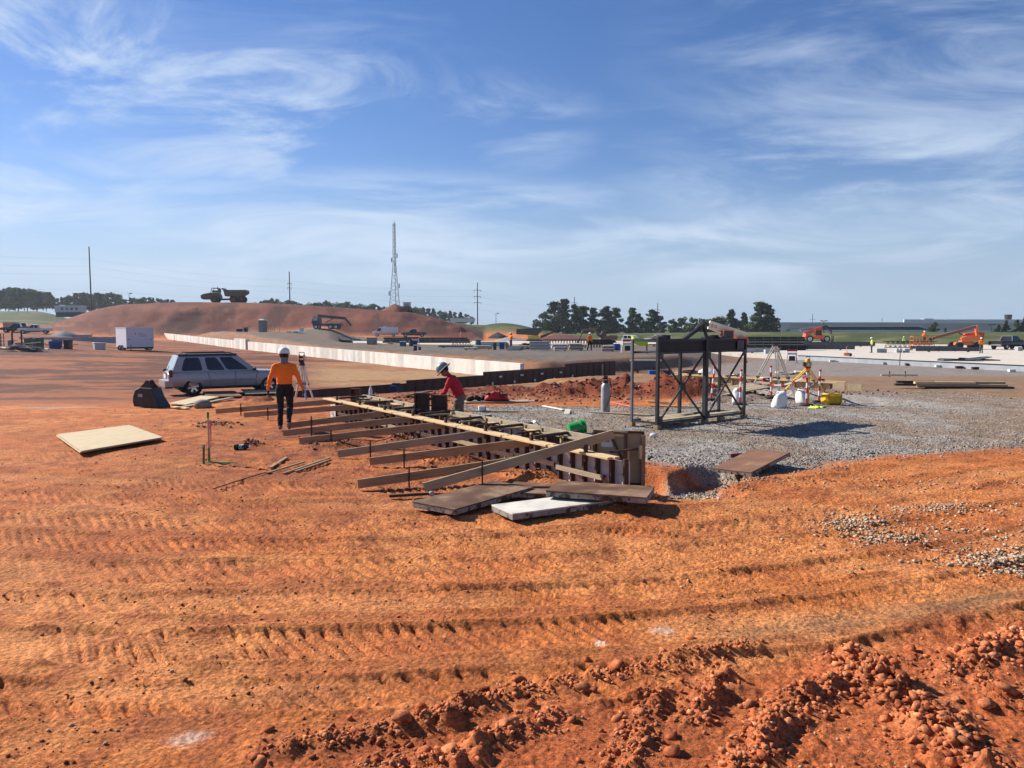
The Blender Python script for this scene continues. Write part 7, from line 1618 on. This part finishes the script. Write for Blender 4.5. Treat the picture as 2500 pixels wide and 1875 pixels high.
# ================================================================ trees
M_LEAF = [mat('pine_foliage', (.050, .080, .026), .8, var=.4, vscale=.7), mat('broadleaf_foliage', (.075, .115, .030), .8, var=.4, vscale=.7), mat('dark_foliage', (.038, .064, .022), .8, var=.4, vscale=.7)]
M_BARK = mat('bark', (.07, .05, .035), .9, var=.3)
def tree_proto(kind, h, seed):
    r_ = np.random.RandomState(seed); t = thing(('pine_tree', 'broadleaf_tree', 'dark_tree')[kind], 'x', 'tree')
    tr = MB(); tr.path([(0, 0, -1), (.1 * r_.randn(), .1, h * .4), (.2 * r_.randn(), 0, h * .9)], [h * .022, h * .016, h * .004], 7)
    blobs = []
    if kind == 0:                                            # open pine: shelves of foliage, some low
        for k in range(20):
            f = .14 + .82 * (k / 19); a = r_.rand() * 6.28; env = float(np.interp(f, [.1, .35, .6, .85, 1], [.20, .22, .24, .16, .03])); rr = h * env * (.25 + .75 * r_.rand()); blobs.append((rr * math.cos(a), rr * math.sin(a), h * f, h * (.085 + .055 * r_.rand()), h * (.055 + .025 * r_.rand())))
    elif kind == 1:
        for k in range(22):
            f = .10 + .80 * r_.rand(); a = r_.rand() * 6.28; rr = h * .34 * math.sin(math.pi * min(1, f * .9 + .1)) * r_.rand() ** .5; blobs.append((rr * math.cos(a), rr * math.sin(a), h * f, h * .13, h * .11))
    else:
        for k in range(20):
            f = .06 + .86 * k / 19; a = r_.rand() * 6.28; rr = h * .22 * (1.05 - .9 * f) * (.4 + .7 * r_.rand()); blobs.append((rr * math.cos(a), rr * math.sin(a), h * f, h * (.16 - .10 * f), h * .085))
    for b in blobs: tr.path([(0, 0, max(h * .08, b[2] - h * .08)), (b[0] * .8, b[1] * .8, b[2])], [h * .006, h * .002], 5)
    tr.obj('trunk', M_BARK, t, 60)
    V = []; F = []
    for b in blobs:
        n = 125; q = r_.randn(n, 3); q /= np.linalg.norm(q, axis=1)[:, None]; q *= (r_.rand(n, 1) ** .40)
        c = q * np.array([b[3], b[3], b[4]]) + np.array(b[:3])
        for p in c:
            s = h * (.016 + .030 * r_.rand() ** 1.5); u = r_.randn(3); u /= np.linalg.norm(u); w = np.cross(u, r_.randn(3)); w /= np.linalg.norm(w); o = len(V)
            V += [p - u * s, p + w * s * .7, p + u * s, p - w * s * .7]; F.append((o, o + 1, o + 2, o + 3))
    me = bpy.data.meshes.new('crown'); me.from_pydata([tuple(v) for v in V], [], F); o = bpy.data.objects.new('crown', me); COL.objects.link(o); me.materials.append(M_LEAF[kind]); o.parent = t
    return t
PROTO = [tree_proto(0, 10, 1), tree_proto(0, 10, 2), tree_proto(0, 10, 3), tree_proto(1, 10, 4), tree_proto(1, 10, 5), tree_proto(2, 10, 6), tree_proto(2, 10, 7)]
used = set(); tr_ = random.Random(3)
def tree(k, px, d, top_py, label, group, base=None):
    x = lat(px, d); z = zg(x, d) if base is None else base; H = at(px, top_py, d).z - z; s = H / 10.0
    k_ = s * (1.0 + .4 * tr_.random()); sc = (k_, k_ * (.9 + .2 * tr_.random()), s)
    if k in used: o = dup(PROTO[k], (x, d, z), tr_.random() * 6.28, label, group, sc)
    else: o = PROTO[k]; used.add(k); o.location = (x, d, z); o.rotation_euler = (0, 0, tr_.random() * 6.28); o.scale = sc; o['label'] = label; o['group'] = group
    return o
# pines right of the middle
G1 = 'pines standing behind the excavator'
PL = ['broad leafy tree at the end of the pine row near the crawler dumper', 'broad tall pine just beside the tallest pine of the row', 'tallest pine of the row behind the excavator', 'pine with the top of a utility pole rising behind it', 'pine in the middle of the row, right of the one before the utility pole', 'pine standing just behind the raised excavator arm', 'pine standing right behind the excavator cab', 'narrow pine between the excavator and the white SUV', 'round-headed lone pine above the white SUV', 'low leafy tree between the lone pine and the service pickup', 'small pine above the white service pickup, beside a utility pole', 'short pine at the foot of the utility pole above the service pickup']
for i, (px, top, k, d) in enumerate(((1325, 760, 3, 300), (1352, 738, 0, 305), (1375, 731, 1, 298), (1402, 745, 2, 310), (1425, 748, 0, 300), (1450, 752, 1, 300), (1480, 749, 2, 305), (1505, 752, 0, 298), (1545, 752, 1, 300), (1562, 768, 3, 300), (1592, 757, 2, 302), (1612, 772, 0, 310))):
    tree(k, px, d, top, PL[i], G1)
for px, top, k in ((1640, 778, 3), (1665, 772, 4), (1690, 774, 3), (1715, 776, 4), (1738, 776, 3), (1760, 770, 4), (1575, 780, 4), (1535, 782, 3), (1470, 778, 4), (1430, 780, 3), (1390, 776, 4), (1650, 785, 6), (1700, 786, 5), (1745, 786, 6)):
    tree(k, px, 296 + tr_.random() * 10, top, 'low bushy tree in the green belt behind the white vehicles', 'bushy trees behind the white vehicles')
TL = {1785: 'pointed conifer above the raised gable of the steel frame', 1815: 'pointed conifer beside the tallest pine of the clump', 1858: 'tallest spreading pine of the clump left of the warehouse', 1876: 'second spreading pine of the clump, right beside the tallest', 1838: 'leafy bush between the conifers and the spreading pines', 1895: 'low leafy tree at the warehouse end of the clump', 1800: 'low leafy tree at the foot of the two conifers', 1868: 'leafy bush under the two spreading pines'}
for px, top, k in ((1785, 755, 5), (1815, 762, 6), (1858, 738, 0), (1876, 745, 1), (1838, 768, 3), (1895, 778, 4), (1800, 780, 4), (1868, 768, 3)):
    tree(k, px, 285 + tr_.random() * 10, top, TL[px], 'trees at the left end of the long building')
for px, top, k in ((2283, 787, 2), (2270, 797, 4), (2308, 800, 6)):
    tree(k, px, 265, top, 'small pine standing before the long building above the boom lift', 'small pines above the boom lift')
for px, top, k in ((2438, 792, 5), (2455, 782, 6), (2482, 780, 5), (2500, 775, 6), (2512, 785, 4), (2430, 802, 4)):
    tree(k, px, 262, top, 'conifer before the long building behind the black pickup', 'conifers behind the black pickup')
# left wood
for k_ in range(26):
    px = -60 + 7.6 * k_; top = float(np.interp(px, [-60, 0, 45, 90, 120, 140], [708, 706, 699, 704, 712, 725])) + tr_.random() * 5
    tree((5, 6, 3, 4, 0)[k_ % 5], px, 420 + 25 * (k_ % 3), top, 'tree in the dense dark wood left of the tall pole', 'trees of the dense wood on the left', float(at(px, 752, 430).z))
for k_ in range(26):
    px = 142 + 11.2 * k_; top = float(np.interp(px, [140, 160, 185, 230, 285, 300, 340, 380, 420], [725, 722, 712, 712, 712, 727, 725, 724, 728])) + tr_.random() * 6
    tree((0, 6, 3, 4, 1)[k_ % 5], px, 440 + 20 * (k_ % 3), top, 'tree in the uneven line behind the tall pole and mound', 'trees behind the tall pole', float(at(px, 758, 450).z))
for k_ in range(42):
    px = 610 + 13.2 * k_; top = float(np.interp(px, [610, 640, 700, 740, 800, 860, 940, 1040, 1080, 1140, 1200, 1310], [736, 729, 727, 737, 733, 738, 744, 748, 754, 764, 772, 772])) + tr_.random() * 6
    tree((3, 4, 6, 0, 5)[k_ % 5], px, 470 + 20 * (k_ % 3), top, 'tree in the distant row behind the earth mound', 'distant trees behind the earth mound', float(at(px, 792, 480).z))
# ================================================================ poles, wires, mast
M_POLE = mat('pole_wood', (.045, .042, .042), .85, var=.2); M_GALV = mat('galvanised', (.22, .24, .26), .5, .4)
POLES = []
def pole(label, px, d, top, arms, base=None, r=.32):
    x = lat(px, d); z = zg(x, d) if base is None else base; zt = at(px, top, d).z; t = thing('utility_pole', label, 'utility pole', (x, d, z)); H = zt - z
    MB().tube((0, 0, -1), (0, 0, H), r, r * .6, 10).obj('shaft', M_POLE, t, 40)
    for k, (dz_, w) in enumerate(arms):
        MB().bar((-w, 0, H - dz_), (w, 0, H - dz_ - .15), .16, .2).obj('crossarm', M_POLE, t)
        for s in (-1, 1): MB().tube((s * w * .95, 0, H - dz_ - .1), (s * w * .95, 0, H - dz_ - .9), .1).obj('insulator', M_GALV, t)
    POLES.append((Vector((x, d, z)), H)); return t
pole('tallest plain dark utility pole, in front of the wood on the left', 225, 300, 602, []); pole('utility pole with three side brackets standing on the mound behind the dump truck', 709, 340, 663, [(5.0, .9), (7.0, .9)]); pole('utility pole with three crossarms right of the lattice mast', 1166, 370, 690, [(3.5, 1.7), (6.5, 1.6), (9.4, 1.7)]); pole('utility pole rising from behind the row of pines', 1402, 420, 725, [(3, 1.5)]); pole('utility pole right of the row of pines', 1605, 470, 740, [(4, 1.6)]); pole('short far utility pole left of the orange telehandler boom', 1983, 700, 766, [(5, 2.5)]); pole('short far utility pole above the flat dark canopy', 2153, 760, 776, [(5, 2.5)])
def wires(label, drops, k0=0):
    t = thing('power_line', label, 'power line', (0, 330, 0)); 
    ends = [Vector((lat(-260, 260), 260, POLES[0][0].z + POLES[0][1]))] + [p + Vector((0, 0, H)) for p, H in POLES[:5]] + [Vector((lat(1900, 560), 560, 20))]
    for i in range(len(ends) - 1):
        a, b = ends[i] - Vector((0, 0, drops[min(i, len(drops) - 1)])), ends[i + 1] - Vector((0, 0, drops[min(i + 1, len(drops) - 1)])); n = 14; sag = (b - a).length * .018
        MB().path([a.lerp(b, q / n) - Vector((0, 0, sag * 4 * q / n * (1 - q / n))) - t.location for q in range(n + 1)], .017, 4).obj('wire', M_GALV, t)
wires('uppermost thin power line strung between the utility poles', (4.5, 4.5, 4, 3.5, 3, 4, 4)); wires('middle thin power line strung between the utility poles', (7.5, 7.5, 7, 6.5, 5, 5, 5)); wires('lower thin power line strung between the utility poles', (10.5, 10.5, 9, 9.4, 7, 6, 6)); wires('lowest thick power line hanging near the tree tops', (16, 16.2, 11.5, 13, 9, 8, 8))
def mast():
    d = 400; x = lat(965, d); z = zg(x, d); t = thing('lattice_mast', 'tall slender lattice radio mast rising behind the mound', 'radio mast', (x, d, z)); H = at(965, 545, d).z - z
    wid = lambda f: 3.4 * (1 - f) ** 1.0 * (f < .62) + (f >= .62) * 1.05 if False else float(np.interp(f, [0, .62, 1], [7.4, 1.5, 1.1]))
    ang = [math.pi / 2 + 2 * math.pi * k / 3 for k in range(3)]; P_ = lambda f, k: Vector((wid(f) * .58 * math.cos(ang[k]), wid(f) * .58 * math.sin(ang[k]), H * f)); n = 30
    for k in range(3): MB().path([P_(f, k) for f in (0, .31, .62, 1)], .16, 6).obj('leg', M_GALV, t)
    lv = [i / n for i in range(n + 1)]
    for i in range(n):
        for k in range(3):
            a, b = (k, (k + 1) % 3) if i % 2 else ((k + 1) % 3, k); MB().bar(P_(lv[i], a), P_(lv[i + 1], b), .12, .12).obj('lattice_bar', M_GALV, t)
    for f, k in ((.56, 0), (.66, 1), (.70, 2), (.35, 1), (.42, 2), (.62, 0)): MB().box(P_(f, k) * 1.0 + Vector((.8 * math.cos(ang[k]), 0, 0)), (.5, .5, 2.2)).obj('antenna', M_GALV, t)
    MB().tube((0, 0, H), (0, 0, H + 1.2), .15).obj('tip', M_GALV, t)
mast()
def lamp_post(label, px, d, top, two=True, group='tall car-park lamp posts'):
    x = lat(px, d); z = zg(x, d); H = at(px, top, d).z - z; t = thing('lamp_post', label, 'lamp post', (x, d, z), 0, group); MB().tube((0, 0, 0), (0, 0, H), .12, .09).obj('shaft', M_STEEL, t)
    for s in ((-1, 1) if two else (1,)): MB().box((s * .8, 0, H + .1), (1.0, .5, .3)).obj('lamp_head', M_STEEL, t)
    MB().bar((-.8, 0, H - .05), (.8, 0, H - .05), .1, .1).obj('arm', M_STEEL, t)
lamp_post('twin-headed lamp post behind the boom of the orange telehandler', 2011, 290, 784); lamp_post('twin-headed lamp post in front of the building by the conifers', 2421, 275, 793); lamp_post('lamp post with one head rising behind the mound left of the dump truck', 318, 330, 717, False); lamp_post('lamp post on the grassy bank right of the three-armed pole', 1211, 330, 766, False)
# ================================================================ far buildings
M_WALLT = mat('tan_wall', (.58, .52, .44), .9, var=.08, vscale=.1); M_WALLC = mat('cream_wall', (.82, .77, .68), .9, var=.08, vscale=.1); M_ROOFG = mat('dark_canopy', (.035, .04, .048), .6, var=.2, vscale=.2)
def building():
    d = 330; xa, xb = lat(1905, d), lat(2700, d); t = thing('warehouse', 'long low tan warehouse with a white roof band beyond the grass bank', 'building', ((xa + xb) / 2, d + 15, 0)); c = t.location
    zt = at(2200, 789, d).z; zm = at(2200, 806, d).z; zb = -1; L = xb - xa; x0 = lat(2205, d)
    nb = 12
    for k in range(nb):
        u0, u1 = xa + L * k / nb - c.x, xa + L * (k + .997) / nb - c.x
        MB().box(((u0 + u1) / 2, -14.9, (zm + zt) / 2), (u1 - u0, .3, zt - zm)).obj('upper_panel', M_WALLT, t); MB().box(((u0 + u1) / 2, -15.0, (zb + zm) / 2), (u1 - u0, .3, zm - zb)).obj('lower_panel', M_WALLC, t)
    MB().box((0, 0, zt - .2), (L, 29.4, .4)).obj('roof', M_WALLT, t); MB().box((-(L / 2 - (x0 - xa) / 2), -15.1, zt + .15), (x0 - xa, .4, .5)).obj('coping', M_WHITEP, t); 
    z2 = at(2200, 784.5, d).z
    for k in range(5):
        w = (xb - x0) / 5; MB().box((x0 - c.x + w * (k + .5), -15.15, (zt + z2) / 2 + .35), (w - .15, .5, z2 - zt + .9)).obj('white_band', M_WHITEP, t)
    MB().box((x0 - c.x + 60, -5, z2 + 1.4), (2.5, 2.5, 1.8)).obj('roof_unit', M_STEEL, t); MB().lathe([(1.2, 0), (1.5, 3.2)], (lat(2486, d) - c.x, -8, z2 - .2), 14).obj('roof_stack', M_STEEL, t); MB().box((lat(2290, d) - c.x, -6, z2 + .6), (4, 3, 1.4)).obj('roof_hood', M_GLASSL, t)
    # canopy
    t2 = thing('canopy', 'dark flat canopy on white posts in front of the warehouse', 'canopy', (lat(2060, 300), 300, 0)); c2 = t2.location; za = at(2060, 797, 300).z; zb2 = at(2060, 806, 300).z
    a, b = lat(1935, 300) - c2.x, lat(2232, 300) - c2.x
    MB().prism([(a, zb2), (b + 2, zb2), (b - 3, za), (a + 10, za)], -8, 8).obj('roof', M_ROOFG, t2); MB().box(((a + b) / 2, -8.1, zb2 - .15), (b - a, .3, .5)).obj('fascia', M_WHITEP, t2); MB().box(((a + b) / 2 + 5, -7.9, za + .1), (b - a - 12, .3, .35)).obj('upper_fascia', M_WHITEP, t2)
    for k in range(8): MB().box((a + (b - a) * (k + .5) / 8, -7.6, zb2 / 2 - .3), (.4, .4, zb2 + .4)).obj('post', M_WHITEP, t2)
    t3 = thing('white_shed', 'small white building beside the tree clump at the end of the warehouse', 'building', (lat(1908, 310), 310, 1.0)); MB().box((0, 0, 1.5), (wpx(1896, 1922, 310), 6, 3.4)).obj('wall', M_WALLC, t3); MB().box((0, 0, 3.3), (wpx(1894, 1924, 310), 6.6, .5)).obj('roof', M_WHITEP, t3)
building()
t = thing('site_office', 'white site office trailer with dark windows on the hill at left', 'office trailer', (lat(174, 300), 300, at(174, 763, 300).z), R(-3)); w = wpx(141, 208, 300)
MB().box((0, 0, 1.25), (w, 3.2, 2.3)).obj('wall', mat('office_wall', (.55, .58, .64), .7, var=.06), t); MB().box((0, 0, 2.5), (w + .3, 3.5, .25)).obj('roof', M_WHITEP, t)
for k in range(4): MB().box((-w * .22 + k * w * .18, -1.62, 1.4), (w * .09, .06, .9)).obj('window', M_GLASS, t)
MB().box((w * .3 * -1, 0, 2.75), (1.6, 1.0, .4)).obj('roof_unit', M_WHITEP, t); MB().box((0, 0, -.8), (w * .95, 2.8, 1.9)).obj('skirt', M_STEEL, t)
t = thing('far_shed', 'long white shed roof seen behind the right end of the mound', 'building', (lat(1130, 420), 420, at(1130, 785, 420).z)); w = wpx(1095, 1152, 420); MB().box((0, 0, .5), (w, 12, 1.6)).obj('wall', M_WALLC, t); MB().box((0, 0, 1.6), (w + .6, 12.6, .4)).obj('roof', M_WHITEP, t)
bin_('water_tank', 'pale tank standing behind the black pickup on the left', 'tank', 14, 40, 1.9, 172, M_GREYW, 2.0)

# ================================================================ summer haze over the site
hz = MB().box((0, 330, 36), (1500, 1340, 84)).obj('haze', None, None, kind='stuff')
hm = bpy.data.materials.new('haze_air'); hm.use_nodes = True; ht = hm.node_tree; ht.nodes.clear()
ho_ = N(ht, 'ShaderNodeOutputMaterial'); hv = N(ht, 'ShaderNodeVolumePrincipled'); hv.inputs['Color'].default_value = (.80, .88, 1.0, 1); hv.inputs['Density'].default_value = .00016; hv.inputs['Anisotropy'].default_value = .3
ht.links.new(hv.outputs[0], ho_.inputs['Volume']); hz.data.materials.append(hm)
